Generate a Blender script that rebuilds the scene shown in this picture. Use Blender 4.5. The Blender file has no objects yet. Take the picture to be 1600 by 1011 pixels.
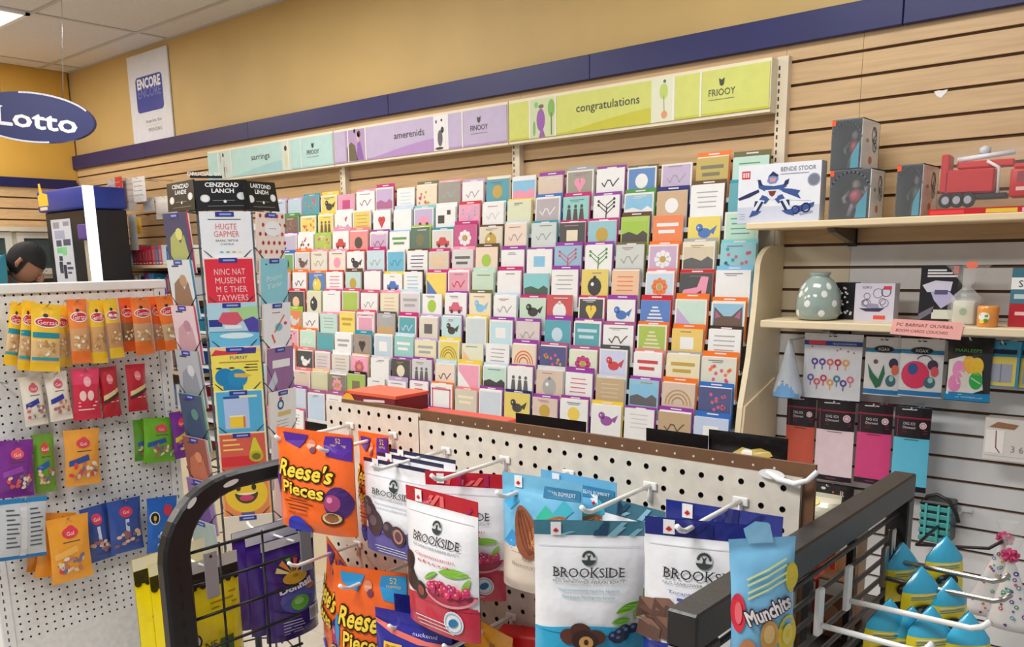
import bpy, bmesh, math, random
from mathutils import Vector, Matrix
from mathutils.geometry import tessellate_polygon
random.seed(7)
sc = bpy.context.scene
COL = sc.collection
# ------------------------------------------------------------------ camera
# room axes: X along the back wall (right +), Y into the wall, Z up; back wall at Y = 0
CAMP = Vector((0.0, -3.1, 1.6))
FPX, PCX, PCY = 1360.6, 786.9, 681.6            # focal length and principal point for a 1600 x 1011 frame
YAW, PITCH, ROLL = math.radians(-40.66), math.radians(11.48), math.radians(0.94)
_f = Vector((math.sin(YAW)*math.cos(PITCH), math.cos(YAW)*math.cos(PITCH), -math.sin(PITCH)))
_r0 = Vector((math.cos(YAW), -math.sin(YAW), 0)); _d0 = _f.cross(_r0)
_R = _r0*math.cos(ROLL) + _d0*math.sin(ROLL); _D = _d0*math.cos(ROLL) - _r0*math.sin(ROLL)
cam_d = bpy.data.cameras.new('camera'); cam = bpy.data.objects.new('camera', cam_d); COL.objects.link(cam)
cam_d.sensor_width = 36.0; cam_d.lens = FPX/1600*36
cam_d.shift_x = (800-PCX)/1600; cam_d.shift_y = (PCY-505.5)/1600
cam_d.clip_start = 0.02; cam_d.clip_end = 60
m = Matrix.Identity(4)
for i in range(3):
    m[i][0] = _R[i]; m[i][1] = -_D[i]; m[i][2] = -_f[i]; m[i][3] = CAMP[i]
cam.matrix_world = m
sc.camera = cam
# ------------------------------------------------------------------ world, light, exposure
sc.view_settings.view_transform = 'Standard'; sc.view_settings.look = 'None'
sc.view_settings.gamma = 1.0; sc.view_settings.use_curve_mapping = False
sc.view_settings.exposure = -0.1
world = bpy.data.worlds.new('world'); sc.world = world; world.use_nodes = True
world.node_tree.nodes['Background'].inputs[0].default_value = (0.90, 0.95, 1.0, 1)
world.node_tree.nodes['Background'].inputs[1].default_value = 0.42
TROFFERS = [(-1.113, -1.12), (-3.553, -1.12), (-5.993, -1.12), (-1.113, -3.56), (-3.553, -3.56), (-5.993, -3.56)]
CEIL = 2.99
for (lx, ly) in TROFFERS:
    ld = bpy.data.lights.new('troffer_light', 'AREA'); ld.shape = 'RECTANGLE'
    ld.size = 1.16; ld.size_y = 0.56; ld.energy = 19 if ly > -2 else 56; ld.color = (1.0, 0.985, 0.95)
    lo = bpy.data.objects.new('troffer_light', ld); COL.objects.link(lo); lo.location = (lx, ly, CEIL-0.03)
# ------------------------------------------------------------------ from a pixel to a point on a known plane of the room
def _ray(px, py):
    return _R*((px-PCX)/FPX) + _D*((py-PCY)/FPX) + _f
def onx(px, py, X): d = _ray(px, py); return CAMP + d*((X-CAMP.x)/d.x)
def ony(px, py, Y): d = _ray(px, py); return CAMP + d*((Y-CAMP.y)/d.y)
def onz(px, py, Z): d = _ray(px, py); return CAMP + d*((Z-CAMP.z)/d.z)
# ------------------------------------------------------------------ colours
def lin(c):
    c /= 255.0
    return c/12.92 if c <= 0.04045 else ((c+0.055)/1.055)**2.4
NAMES = dict(white=(240,240,240), cream=(236,226,196), beige=(216,200,172), tan=(198,162,110), peach=(240,196,150), yellow=(240,208,76), gold=(196,160,40),
    orange=(238,120,40), red=(206,40,48), pink=(240,150,180), rose=(214,84,120), magenta=(196,40,120), mauve=(170,90,140), purple=(150,62,160), lilac=(196,170,214),
    navy=(30,36,110), blue=(50,110,190), skyblue=(130,194,230), paleblue=(196,220,236), teal=(40,150,170), aqua=(130,206,210), mint=(190,224,206), green=(80,150,70), darkgreen=(44,84,64),
    lime=(160,200,50), olive=(110,108,70), brown=(96,66,46), darkbrown=(60,42,34), grey=(168,168,168), lightgrey=(212,212,214), darkgrey=(80,80,84), black=(20,20,24), taupe=(150,134,120), salmon=(232,130,130), cyan=(70,180,226))
def K(c):
    if isinstance(c, str):
        c = NAMES[c] if c in NAMES else tuple(int(c[i:i+2], 16) for i in (0, 2, 4))
    return (lin(c[0]), lin(c[1]), lin(c[2]), 1.0)
# ------------------------------------------------------------------ materials (all node based; body colour from the mesh's own colour layer)
MATS = {}
def mat(name, rough=0.5, metal=0.0, spec=0.5, coat=0.0, noise=0.06, nscale=30.0, bump=0.0, bscale=60.0, alpha=None, emit=0.0, trans=0.0):
    if name in MATS: return MATS[name]
    M = bpy.data.materials.new(name); M.use_nodes = True; nt = M.node_tree; N = nt.nodes; L = nt.links
    b = N['Principled BSDF']; at = N.new('ShaderNodeAttribute'); at.attribute_name = 'Col'
    src = at.outputs['Color']
    tc = N.new('ShaderNodeTexCoord')
    if noise:
        n = N.new('ShaderNodeTexNoise'); n.inputs['Scale'].default_value = nscale; n.inputs['Detail'].default_value = 3
        L.new(tc.outputs['Object'], n.inputs['Vector'])
        mr = N.new('ShaderNodeMapRange'); mr.inputs[1].default_value = 0.3; mr.inputs[2].default_value = 0.7
        mr.inputs[3].default_value = 1-noise; mr.inputs[4].default_value = 1+noise
        L.new(n.outputs['Fac'], mr.inputs[0])
        vm = N.new('ShaderNodeVectorMath'); vm.operation = 'SCALE'
        L.new(src, vm.inputs[0]); L.new(mr.outputs[0], vm.inputs['Scale']); src = vm.outputs[0]
    L.new(src, b.inputs['Base Color'])
    b.inputs['Roughness'].default_value = rough; b.inputs['Metallic'].default_value = metal
    b.inputs['Specular IOR Level'].default_value = spec; b.inputs['Coat Weight'].default_value = coat
    if coat: b.inputs['Coat Roughness'].default_value = 0.12
    if bump:
        n2 = N.new('ShaderNodeTexNoise'); n2.inputs['Scale'].default_value = bscale; n2.inputs['Detail'].default_value = 2
        L.new(tc.outputs['Object'], n2.inputs['Vector'])
        bp = N.new('ShaderNodeBump'); bp.inputs['Strength'].default_value = bump; bp.inputs['Distance'].default_value = 0.01
        L.new(n2.outputs['Fac'], bp.inputs['Height']); L.new(bp.outputs[0], b.inputs['Normal'])
    if emit:
        L.new(src, b.inputs['Emission Color']); b.inputs['Emission Strength'].default_value = emit
    if alpha is not None: b.inputs['Alpha'].default_value = alpha
    if trans: b.inputs['Transmission Weight'].default_value = trans
    MATS[name] = M
    return M
PAPER = mat('paper', 0.55, noise=0.03)
CARD = mat('card_stock', 0.35, spec=0.4, noise=0.02)
FILM = mat('plastic_film', 0.27, spec=0.6, coat=0.25, noise=0.05, nscale=18, bump=0.22, bscale=38)
INK = mat('printed_ink', 0.33, spec=0.5, noise=0.02)
PLASTIC = mat('moulded_plastic', 0.35, noise=0.03)
STEEL = mat('white_coated_wire', 0.3, spec=0.6, noise=0.03)
CHROME = mat('bare_metal', 0.25, metal=0.9, noise=0.05)
BLACKM = mat('black_powder_coat', 0.38, spec=0.5, noise=0.12, nscale=40, bump=0.05, bscale=200)
FOIL = mat('silver_foil_board', 0.22, metal=0.75, noise=0.08, nscale=14)
LAMIN = mat('laminate', 0.45, noise=0.03, nscale=12)
HARD = mat('hardboard', 0.6, noise=0.08, nscale=50)
GLAZE = mat('ceramic_glaze', 0.12, spec=0.6, coat=0.5, noise=0.03)
CLEAR = mat('clear_plastic', 0.08, spec=0.7, noise=0.0, alpha=0.16)
CELLO = mat('cellophane', 0.12, spec=0.8, noise=0.0, alpha=0.24, bump=0.5, bscale=40)
SKIN = mat('skin', 0.5, noise=0.05); HAIR = mat('hair', 0.75, noise=0.3, nscale=120, bump=0.4, bscale=180); CLOTH = mat('cotton', 0.85, noise=0.08, nscale=80, bump=0.2, bscale=40)
LIT = mat('lit_panel', 0.4, noise=0.0, emit=1.3)
TILE = mat('ceiling_tile', 0.9, noise=0.05, nscale=90, bump=0.25, bscale=160)
PAINT = mat('wall_paint', 0.55, noise=0.05, nscale=3.0, bump=0.04, bscale=60)
BAND = mat('blue_laminate', 0.4, noise=0.07, nscale=6)
FLOORM = mat('floor_vinyl', 0.35, noise=0.08, nscale=8)
def wood_mat():
    M = bpy.data.materials.new('maple_slat'); M.use_nodes = True; nt = M.node_tree; N = nt.nodes; L = nt.links
    b = N['Principled BSDF']; at = N.new('ShaderNodeAttribute'); at.attribute_name = 'Col'
    g = N.new('ShaderNodeNewGeometry'); mp = N.new('ShaderNodeMapping'); mp.inputs['Scale'].default_value = (1.6, 6, 26)
    L.new(g.outputs['Position'], mp.inputs['Vector'])
    n = N.new('ShaderNodeTexNoise'); n.inputs['Scale'].default_value = 2.2; n.inputs['Detail'].default_value = 6; n.inputs['Distortion'].default_value = 0.9
    L.new(mp.outputs[0], n.inputs['Vector'])
    mr = N.new('ShaderNodeMapRange'); mr.inputs[1].default_value = 0.3; mr.inputs[2].default_value = 0.7; mr.inputs[3].default_value = 0.88; mr.inputs[4].default_value = 1.1
    L.new(n.outputs['Fac'], mr.inputs[0])
    vm = N.new('ShaderNodeVectorMath'); vm.operation = 'SCALE'; L.new(at.outputs['Color'], vm.inputs[0]); L.new(mr.outputs[0], vm.inputs['Scale'])
    L.new(vm.outputs[0], b.inputs['Base Color']); b.inputs['Roughness'].default_value = 0.42
    return M
WOOD = wood_mat()
# ------------------------------------------------------------------ glyphs of the built-in font as flat meshes
GLY = {}
def load_glyphs():
    chars = [chr(c) for c in range(33, 127)] + ['®', '\u2022']
    tmp = []
    for ch in chars:
        for s in (ch, ch+ch):
            cu = bpy.data.curves.new('g', 'FONT'); cu.body = s; cu.size = 1.0; cu.resolution_u = 2
            o = bpy.data.objects.new('g', cu); COL.objects.link(o); tmp.append((ch, s, o, cu))
    dg = bpy.context.evaluated_depsgraph_get(); dg.update()
    for ch, s, o, cu in tmp:
        me = bpy.data.meshes.new_from_object(o.evaluated_get(dg))
        vs = [(v.co.x, v.co.y) for v in me.vertices]
        if s == ch: GLY[ch] = [vs, [tuple(p.vertices) for p in me.polygons], 0.5]
        elif vs and GLY[ch][0]: GLY[ch][2] = max(v[0] for v in vs) - max(v[0] for v in GLY[ch][0])
        bpy.data.meshes.remove(me)
    for ch, s, o, cu in tmp:
        bpy.data.objects.remove(o); bpy.data.curves.remove(cu)
load_glyphs()
# ------------------------------------------------------------------ mesh builder
class MB:
    def __init__(s): s.V = []; s.F = []; s.C = []; s.S = []
    def add(s, vs, fs, col, smooth=False):
        o = len(s.V); c = K(col) if not (isinstance(col, tuple) and len(col) == 4) else col
        s.V += [tuple(v) for v in vs]
        for f in fs: s.F.append(tuple(i+o for i in f)); s.C.append(c); s.S.append(smooth)
        return s
    def box(s, x0, x1, y0, y1, z0, z1, col):
        return s.add([(x0,y0,z0),(x1,y0,z0),(x1,y1,z0),(x0,y1,z0),(x0,y0,z1),(x1,y0,z1),(x1,y1,z1),(x0,y1,z1)],
                     [(0,3,2,1),(4,5,6,7),(0,1,5,4),(1,2,6,5),(2,3,7,6),(3,0,4,7)], col)
    def rbox(s, x0, x1, y0, y1, z0, z1, col, r=0.004, seg=2):
        bm = bmesh.new(); bmesh.ops.create_cube(bm, size=1.0)
        for v in bm.verts: v.co = Vector(((x0+x1)/2+v.co.x*(x1-x0), (y0+y1)/2+v.co.y*(y1-y0), (z0+z1)/2+v.co.z*(z1-z0)))
        bmesh.ops.bevel(bm, geom=bm.edges[:], offset=r, segments=seg, affect='EDGES', profile=0.5)
        bm.verts.index_update()
        s.add([v.co[:] for v in bm.verts], [tuple(v.index for v in f.verts) for f in bm.faces], col, seg > 1); bm.free(); return s
    def quad(s, a, b, c, d, col): return s.add([a, b, c, d], [(0,1,2,3)], col)
    def poly3(s, pts, col): return s.add(pts, [tuple(range(len(pts)))], col)
    def tube(s, pts, r, col, seg=8, cap=True, closed=False):
        pts = [Vector(p) for p in pts]; n = len(pts)
        t0 = (pts[1]-pts[0]).normalized(); up = Vector((0,0,1)) if abs(t0.z) < 0.9 else Vector((1,0,0))
        u = t0.cross(up).normalized(); vs = []; fs = []
        for i, p in enumerate(pts):
            if closed: t = (pts[(i+1) % n]-pts[i-1]).normalized()
            else: t = ((pts[i]-pts[i-1]).normalized() if i else Vector((0,0,0))) + ((pts[i+1]-pts[i]).normalized() if i < n-1 else Vector((0,0,0)))
            t = t.normalized(); u = (u - t*u.dot(t)).normalized(); w = t.cross(u)
            ri = r[i] if isinstance(r, (list, tuple)) else r
            for k in range(seg):
                a = 2*math.pi*k/seg; vs.append(p + u*math.cos(a)*ri + w*math.sin(a)*ri)
        m = n if closed else n-1
        for i in range(m):
            j = (i+1) % n
            for k in range(seg):
                fs.append((i*seg+k, i*seg+(k+1) % seg, j*seg+(k+1) % seg, j*seg+k))
        if cap and not closed:
            fs.append(tuple(range(seg-1, -1, -1))); fs.append(tuple((n-1)*seg+k for k in range(seg)))
        return s.add(vs, fs, col, seg > 4)
    def beam8(s, pts, hw, hh, col, side=(1,0,0), ch=.004):   # rectangular tube with softened corners; hh may be a list
        pts = [Vector(p) for p in pts]; sd = Vector(side); vs = []; fs = []; n = len(pts)
        for i, p in enumerate(pts):
            t = ((pts[i]-pts[i-1]).normalized() if i else Vector((0,0,0))) + ((pts[i+1]-pts[i]).normalized() if i < n-1 else Vector((0,0,0)))
            t.normalize(); w = t.cross(sd).normalized(); H = hh[i] if isinstance(hh, list) else hh
            for a, b in ((-hw+ch,-H),(hw-ch,-H),(hw,-H+ch),(hw,H-ch),(hw-ch,H),(-hw+ch,H),(-hw,H-ch),(-hw,-H+ch)): vs.append(p + sd*a + w*b)
        for i in range(n-1):
            for k in range(8): fs.append((i*8+k, i*8+(k+1) % 8, i*8+8+(k+1) % 8, i*8+8+k))
        fs.append(tuple(range(7,-1,-1))); fs.append(tuple((n-1)*8+k for k in range(8)))
        return s.add(vs, fs, col)
    def beam(s, pts, hw, hh, col, side=(1,0,0)):      # rectangular bar swept along pts: hw along 'side', hh across
        pts = [Vector(p) for p in pts]; sd = Vector(side); vs = []; fs = []; n = len(pts)
        for i, p in enumerate(pts):
            t = ((pts[i]-pts[i-1]).normalized() if i else Vector((0,0,0))) + ((pts[i+1]-pts[i]).normalized() if i < n-1 else Vector((0,0,0)))
            t.normalize(); w = t.cross(sd).normalized()
            sc_ = 1.0
            if 0 < i < n-1: sc_ = 1/max(0.5, t.dot((pts[i]-pts[i-1]).normalized()))
            for a, b in ((-1,-1),(1,-1),(1,1),(-1,1)): vs.append(p + sd*hw*a + w*hh*b*sc_)
        for i in range(n-1):
            for k in range(4): fs.append((i*4+k, i*4+(k+1) % 4, i*4+4+(k+1) % 4, i*4+4+k))
        fs.append((3,2,1,0)); fs.append(tuple((n-1)*4+k for k in range(4)))
        return s.add(vs, fs, col)
    def lathe(s, prof, col, seg=24, cx=0, cy=0, smooth=True):
        vs = []; fs = []; n = len(prof)
        for r, z in prof:
            for k in range(seg):
                a = 2*math.pi*k/seg; vs.append((cx+r*math.cos(a), cy+r*math.sin(a), z))
        for i in range(n-1):
            for k in range(seg): fs.append((i*seg+k, i*seg+(k+1) % seg, (i+1)*seg+(k+1) % seg, (i+1)*seg+k))
        fs.append(tuple(range(seg-1, -1, -1))); fs.append(tuple((n-1)*seg+k for k in range(seg)))
        return s.add(vs, fs, col, smooth)
    def prism(s, pts2, y0, y1, col, plane='xz'):     # outline extruded through its thickness
        n = len(pts2)
        if plane == 'xz': A = [(x, y0, z) for x, z in pts2]; B = [(x, y1, z) for x, z in pts2]
        else: A = [(y0, x, z) for x, z in pts2]; B = [(y1, x, z) for x, z in pts2]
        tri = [tuple(t) for t in tessellate_polygon([[Vector((x, z, 0)) for x, z in pts2]])]
        fs = tri + [tuple(i+n for i in t[::-1]) for t in tri] + [(i, (i+1) % n, (i+1) % n+n, i+n) for i in range(n)]
        return s.add(A+B, fs, col)
    # -------- flat print laid on a surface M(u, v, lift)
    def pp(s, M, pts, col, e=0.0004, mx=None):
        tri = [[pts[i] for i in t] for t in tessellate_polygon([[Vector((u, v, 0)) for u, v in pts]])]
        if mx:
            out = []; st = tri
            while st:
                t = st.pop(); L = [math.dist(t[i], t[(i+1) % 3]) for i in range(3)]; k = max(range(3), key=lambda i: L[i])
                if L[k] > mx:
                    a, b, c = t[k], t[(k+1) % 3], t[(k+2) % 3]; mm = ((a[0]+b[0])/2, (a[1]+b[1])/2)
                    st.append([a, mm, c]); st.append([mm, b, c])
                else: out.append(t)
            tri = out
        vs = []; fs = []
        for t in tri:
            o = len(vs); vs += [M(u, v, e) for u, v in t]; fs.append((o, o+1, o+2))
        return s.add(vs, fs, col, mx is not None)
    def rect(s, M, u0, u1, v0, v1, col, e=0.0004, mx=None): return s.pp(M, [(u0,v0),(u1,v0),(u1,v1),(u0,v1)], col, e, mx)
    def ell(s, M, u, v, ru, rv, col, e=0.0004, rot=0.0, n=18, mx=None, a0=0.0, a1=None):
        c, q = math.cos(rot), math.sin(rot); a1 = 2*math.pi if a1 is None else a1; full = abs(a1-a0-2*math.pi) < 1e-6
        P = []
        for k in range(n if full else n+1):
            a = a0+(a1-a0)*k/n; x, y = ru*math.cos(a), rv*math.sin(a); P.append((u+c*x-q*y, v+q*x+c*y))
        return s.pp(M, P, col, e, mx)
    def line(s, M, pts, w, col, e=0.0004, mx=None):
        for a, b in zip(pts[:-1], pts[1:]):
            dx, dy = b[0]-a[0], b[1]-a[1]; L = math.hypot(dx, dy) or 1; nx, ny = -dy/L*w/2, dx/L*w/2; ex, ey = dx/L*w*.25, dy/L*w*.25
            s.pp(M, [(a[0]+nx-ex,a[1]+ny-ey),(a[0]-nx-ex,a[1]-ny-ey),(b[0]-nx+ex,b[1]-ny+ey),(b[0]+nx+ex,b[1]+ny+ey)], col, e, mx)
        return s
    def ring(s, M, u, v, r, w, col, e=0.0004, n=20, a0=0.0, a1=None, ry=None):
        a1 = 2*math.pi if a1 is None else a1; ry = ry or r
        return s.line(M, [(u+r*math.cos(a0+(a1-a0)*k/n), v+ry*math.sin(a0+(a1-a0)*k/n)) for k in range(n+1)], w, col, e)
    def text(s, M, txt, u, v, h, col, e=0.0006, fit=None, align='c', slant=0.0, rot=0.0, fat=0.0, serif=False, arc=0.0, sx=1.0):
        k = h/0.73; x = 0.0; items = []
        for ch in txt:
            if ch == ' ' or ch not in GLY: x += 0.3; continue
            items.append((ch, x)); x += GLY[ch][2]
        W = x*k*sx; 
        if fit: sx *= fit/W; W = fit
        x0 = {'c': -W/2, 'l': 0.0, 'r': -W}[align]
        cr, sr = math.cos(rot), math.sin(rot)
        def tr(x, y, de=0.0):
            y2 = y*k - h/2; x2 = x0 + x*k*sx + slant*y2 + 0.0; y2 += arc*(1-(2*(x2/W) if W else 0)**2) if arc else 0
            return M(u+cr*x2-sr*y2, v+sr*x2+cr*y2, e+de)
        for ch, cx in items:
            vs, fs, ad = GLY[ch]
            offs = [(0,0)] if not fat else [(fat*math.cos(a)/k, fat*math.sin(a)/k) for a in [i*math.pi/4 for i in range(8)]]
            for oi, (ox, oy) in enumerate(offs):
                s.add([tr(cx+x+ox, y+oy, .00006*oi) for x, y in vs], fs, col)
            if serif and ch in 'BRKIDEFHLPMNITYCOS':
                xs = [p[0] for p in vs]; lo, hi = min(xs), max(xs); st = 0.11
                def bar(a, b, yy):
                    s.add([tr(cx+a, yy), tr(cx+b, yy), tr(cx+b, yy+0.05), tr(cx+a, yy+0.05)], [(0,1,2,3)], col)
                if ch in 'BRKIDEFHLPMN':
                    bar(lo-0.07, lo+st+0.06, 0.0); bar(lo-0.07, lo+st+0.06, 0.68)
                if ch in 'RKHN': bar(hi-st-0.05, hi+0.05, 0.0)
                if ch in 'K': bar(hi-st-0.08, hi+0.03, 0.68)
        return s
    def mesh(s, name):
        me = bpy.data.meshes.new(name); me.from_pydata(s.V, [], s.F)
        ca = me.color_attributes.new('Col', 'FLOAT_COLOR', 'CORNER')
        buf = []
        for f, c in zip(s.F, s.C): buf += list(c)*len(f)
        ca.data.foreach_set('color', buf)
        me.polygons.foreach_set('use_smooth', s.S)
        me.update(); return me
def flat(y=0.0, sgn=-1):                   # a face in the local XZ plane looking towards -Y
    return lambda u, v, e: (u, y+sgn*e, v)
def link(name, me, mt, parent=None, loc=None, rot=None):
    o = bpy.data.objects.new(name, me); COL.objects.link(o)
    if me is not None:
        if not me.materials: me.materials.append(mt)
    if parent is not None: o.parent = parent
    if loc is not None: o.location = loc
    if rot is not None: o.rotation_euler = rot if isinstance(rot, (tuple, list)) else (0, 0, rot)
    return o
def tag(o, label, cat, group=None):
    o['label'] = label; o['category'] = cat
    if group: o['group'] = group
    return o
def thing(name, label, cat, loc=(0,0,0), rot=0.0, group=None):
    o = link(name, None, None, None, loc, rot); o.empty_display_size = 0.05
    return tag(o, label, cat, group)
def part(name, mb, mt, parent, label=None, kind=None, loc=None, rot=None):
    o = link(name, mb.mesh(name) if isinstance(mb, MB) else mb, mt, parent, loc, rot)
    if label: o['label'] = label
    if kind: o['kind'] = kind
    return o
def single(name, mb, mt, label, cat, loc=(0,0,0), rot=0.0, group=None):
    return tag(link(name, mb.mesh(name) if isinstance(mb, MB) else mb, mt, None, loc, rot), label, cat, group)
def struct(name, mb, mt, parent=None, loc=None, rot=None):
    o = link(name, mb.mesh(name), mt, parent, loc, rot)
    o['kind'] = 'structure'; return o
# ================================================================== the room
XW = -6.82                                     # left wall
SP = 0.0775                                    # slat pitch
BB, BT = 2.307, 2.402                          # blue band on the back wall
XR = 1.6
YELLOW = (202,171,110)
SLATC, GROOVE = (206,172,128), (100,68,42)
WSLAT = (230,230,232)
b = MB(); b.box(XW-0.1, XR, 0.012, 0.15, 0, CEIL+0.1, YELLOW); wall_back = struct('wall_back', b, PAINT)
b = MB(); b.box(XW-0.1, XR, 0.006, 0.0125, 0.0, BB+0.03, GROOVE); part('groove_backing', b, HARD, wall_back)
JOINTS = [XW, -4.905, -3.71, -2.53, -1.335, -1.075, 0.12, XR]
zt = 2.284; rows = []
k = 0
zg = ony(1400, 71.4, 0).z                      # a groove seen at the right; the rest follow at the slat pitch
while zg + k*SP < BB: k += 1
g0 = zg + (k-1)*SP
for i in range(30):
    top = g0 - 0.0055 - (i-1)*SP; bot = g0 + 0.0045 - i*SP
    if i == 0: top = BB+0.02
    if bot < 0.03: break
    for a, c in zip(JOINTS[:-1], JOINTS[1:]):
        if c <= -1.5 and -3.75 < a and top < 0.9: continue
        col = SLATC
        if top < 1.70 and a >= -1.08: col = WSLAT
        elif top < 1.35 and a >= -1.34: col = WSLAT
        elif top < 1.70 and a >= -1.34: col = (222,208,182)
        s = MB(); s.box(a+0.0006, c-0.0006, -0.006, 0.008, bot, top, col)
        part('slat', s, WOOD if col is SLATC else LAMIN, wall_back)
# left wall
b = MB(); b.box(XW-0.15, XW-0.012, -7.2, 0.0, 0, CEIL+0.1, (222,172,74)); wall_left = struct('wall_left', b, PAINT)
b = MB(); b.box(XW-0.0125, XW-0.006, -3.6, 0.0, 0, 2.2, GROOVE); part('groove_backing', b, HARD, wall_left)
for i in range(27):
    top = 2.165-0.004-i*SP; 
    if top < 0.1: break
    s = MB(); s.box(XW-0.008, XW+0.006, -3.6, -0.008, top-SP+0.011, top, SLATC); part('slat', s, WOOD, wall_left)
# blue bands
J2 = [XW-0.03, -5.75, -4.55, -3.35, -2.15, -0.95, 0.25, XR]
b = MB(); b.box(J2[0], XR, -0.012, 0.012, BB+0.004, BT-0.004, (24,26,66)); trim = struct('trim_1', b, BAND)
for a, c in zip(J2[:-1], J2[1:]):
    s = MB(); s.rbox(a+0.0012, c-0.0012, -0.03, 0.0, BB, BT, (27,31,92), 0.002, 1); part('band_board', s, BAND, trim)
b = MB(); b.box(XW-0.012, XW+0.024, -4.0, -0.03, 2.163, 2.228, (26,28,84)); struct('trim_2', b, BAND)
# ceiling: 2 x 4 ft lay-in tiles in a T-bar grid
cx0 = -5.383; cy0 = -0.205
b = MB(); b.box(XW-0.1, XR, -7.2, 0.15, CEIL+0.03, CEIL+0.10, (120,118,114)); ceiling = struct('ceiling', b, TILE)
xs = [cx0+1.22*i for i in range(-2, 7)]; ys = [0.012] + [cy0-0.61*i for i in range(0, 12)]
for i in range(len(xs)-1):
    for j in range(len(ys)-1):
        xa, xb = max(xs[i], XW), min(xs[i+1], XR); ya, yb = ys[j+1], ys[j]
        if xb-xa < 0.05: continue
        if any(abs((xa+xb)/2-lx) < 0.3 and ya < ly < yb for lx, ly in TROFFERS): continue
        s = MB(); s.box(xa+0.004, xb-0.004, ya+0.004, yb-0.004, CEIL+0.004, CEIL+0.02, (222,218,213)); part('ceiling_tile', s, TILE, ceiling)
s = MB()
for x in xs:
    if XW < x < XR: s.box(x-0.012, x+0.012, -6.9, 0.0, CEIL-0.001, CEIL+0.03, (190,186,181))
for y in ys[1:]: s.box(XW, XR, y-0.012, y+0.012, CEIL-0.0016, CEIL+0.03, (190,186,181))
s.box(XW, XR, -0.012, 0.012, CEIL-0.002, CEIL+0.03, (190,186,181)); part('ceiling_grid', s, PLASTIC, ceiling)
for n_, (lx, ly) in enumerate(TROFFERS):
    t = thing('ceiling_light', f'recessed ceiling light, {["first","second","third"][n_ % 3]} from the right in the {["row over the card aisle","row behind the camera"][n_//3]}', 'ceiling light', (lx, ly, CEIL), 0, 'recessed ceiling lights')
    s = MB()
    for a in (-1, 1):
        s.box(min(a*0.6, a*0.575), max(a*0.6, a*0.575), -0.3, 0.3, -0.012, 0.02, 'white'); s.box(-0.6, 0.6, min(a*0.3, a*0.275), max(a*0.3, a*0.275), -0.012, 0.02, 'white')
    part('frame', s, PLASTIC, t)
    s = MB(); s.box(-0.575, 0.575, -0.275, 0.275, -0.004, 0.006, 'white'); part('diffuser', s, mat('diffuser', 0.4, noise=0, emit=3.0), t)
# floor
b = MB(); b.box(XW-0.1, XR, -7.2, 0.15, -0.1, -0.004, (120,112,104)); floor = struct('floor', b, FLOORM)
for i in range(28):
    for j in range(14):
        x = XW+0.305*i; y = -0.305*(j+1)
        if x > XR-0.3: continue
        s = MB() if (i, j) == (0, 0) else None
        if s: s.box(0, 0.303, 0, 0.303, -0.004, 0.0, (196,188,176)); ftile = s.mesh('floor_tile'); ftile.materials.append(FLOORM)
        part('floor_tile', ftile, FLOORM, floor, loc=(x, y, 0))
# slotted uprights on the wall
for i, (x, lab) in enumerate([(-1.335, 'cream slotted wall upright at the right end of the lime sign'), (-2.535, 'cream slotted wall upright under the joint of the purple and lime signs'), (-3.715, 'cream slotted wall upright under the joint of the mint and purple signs')]):
    s = MB(); s.box(x-0.02, x+0.02, -0.036, -0.006, 0.2, 2.27 if i == 0 else 2.2, (226,212,188))
    t = single('wall_upright', s, LAMIN, lab, 'upright', (0,0,0)); t['group'] = 'slotted wall uprights'
    s = MB(); M = flat(-0.036)
    for k in range(60):
        z = 2.24-0.0254*k
        if z > 0.8: s.rect(M, x-0.014, x-0.008, z-0.014, z, (70,52,40), 0.0003)
    part('slots', s, HARD, t, kind='stuff')
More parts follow.
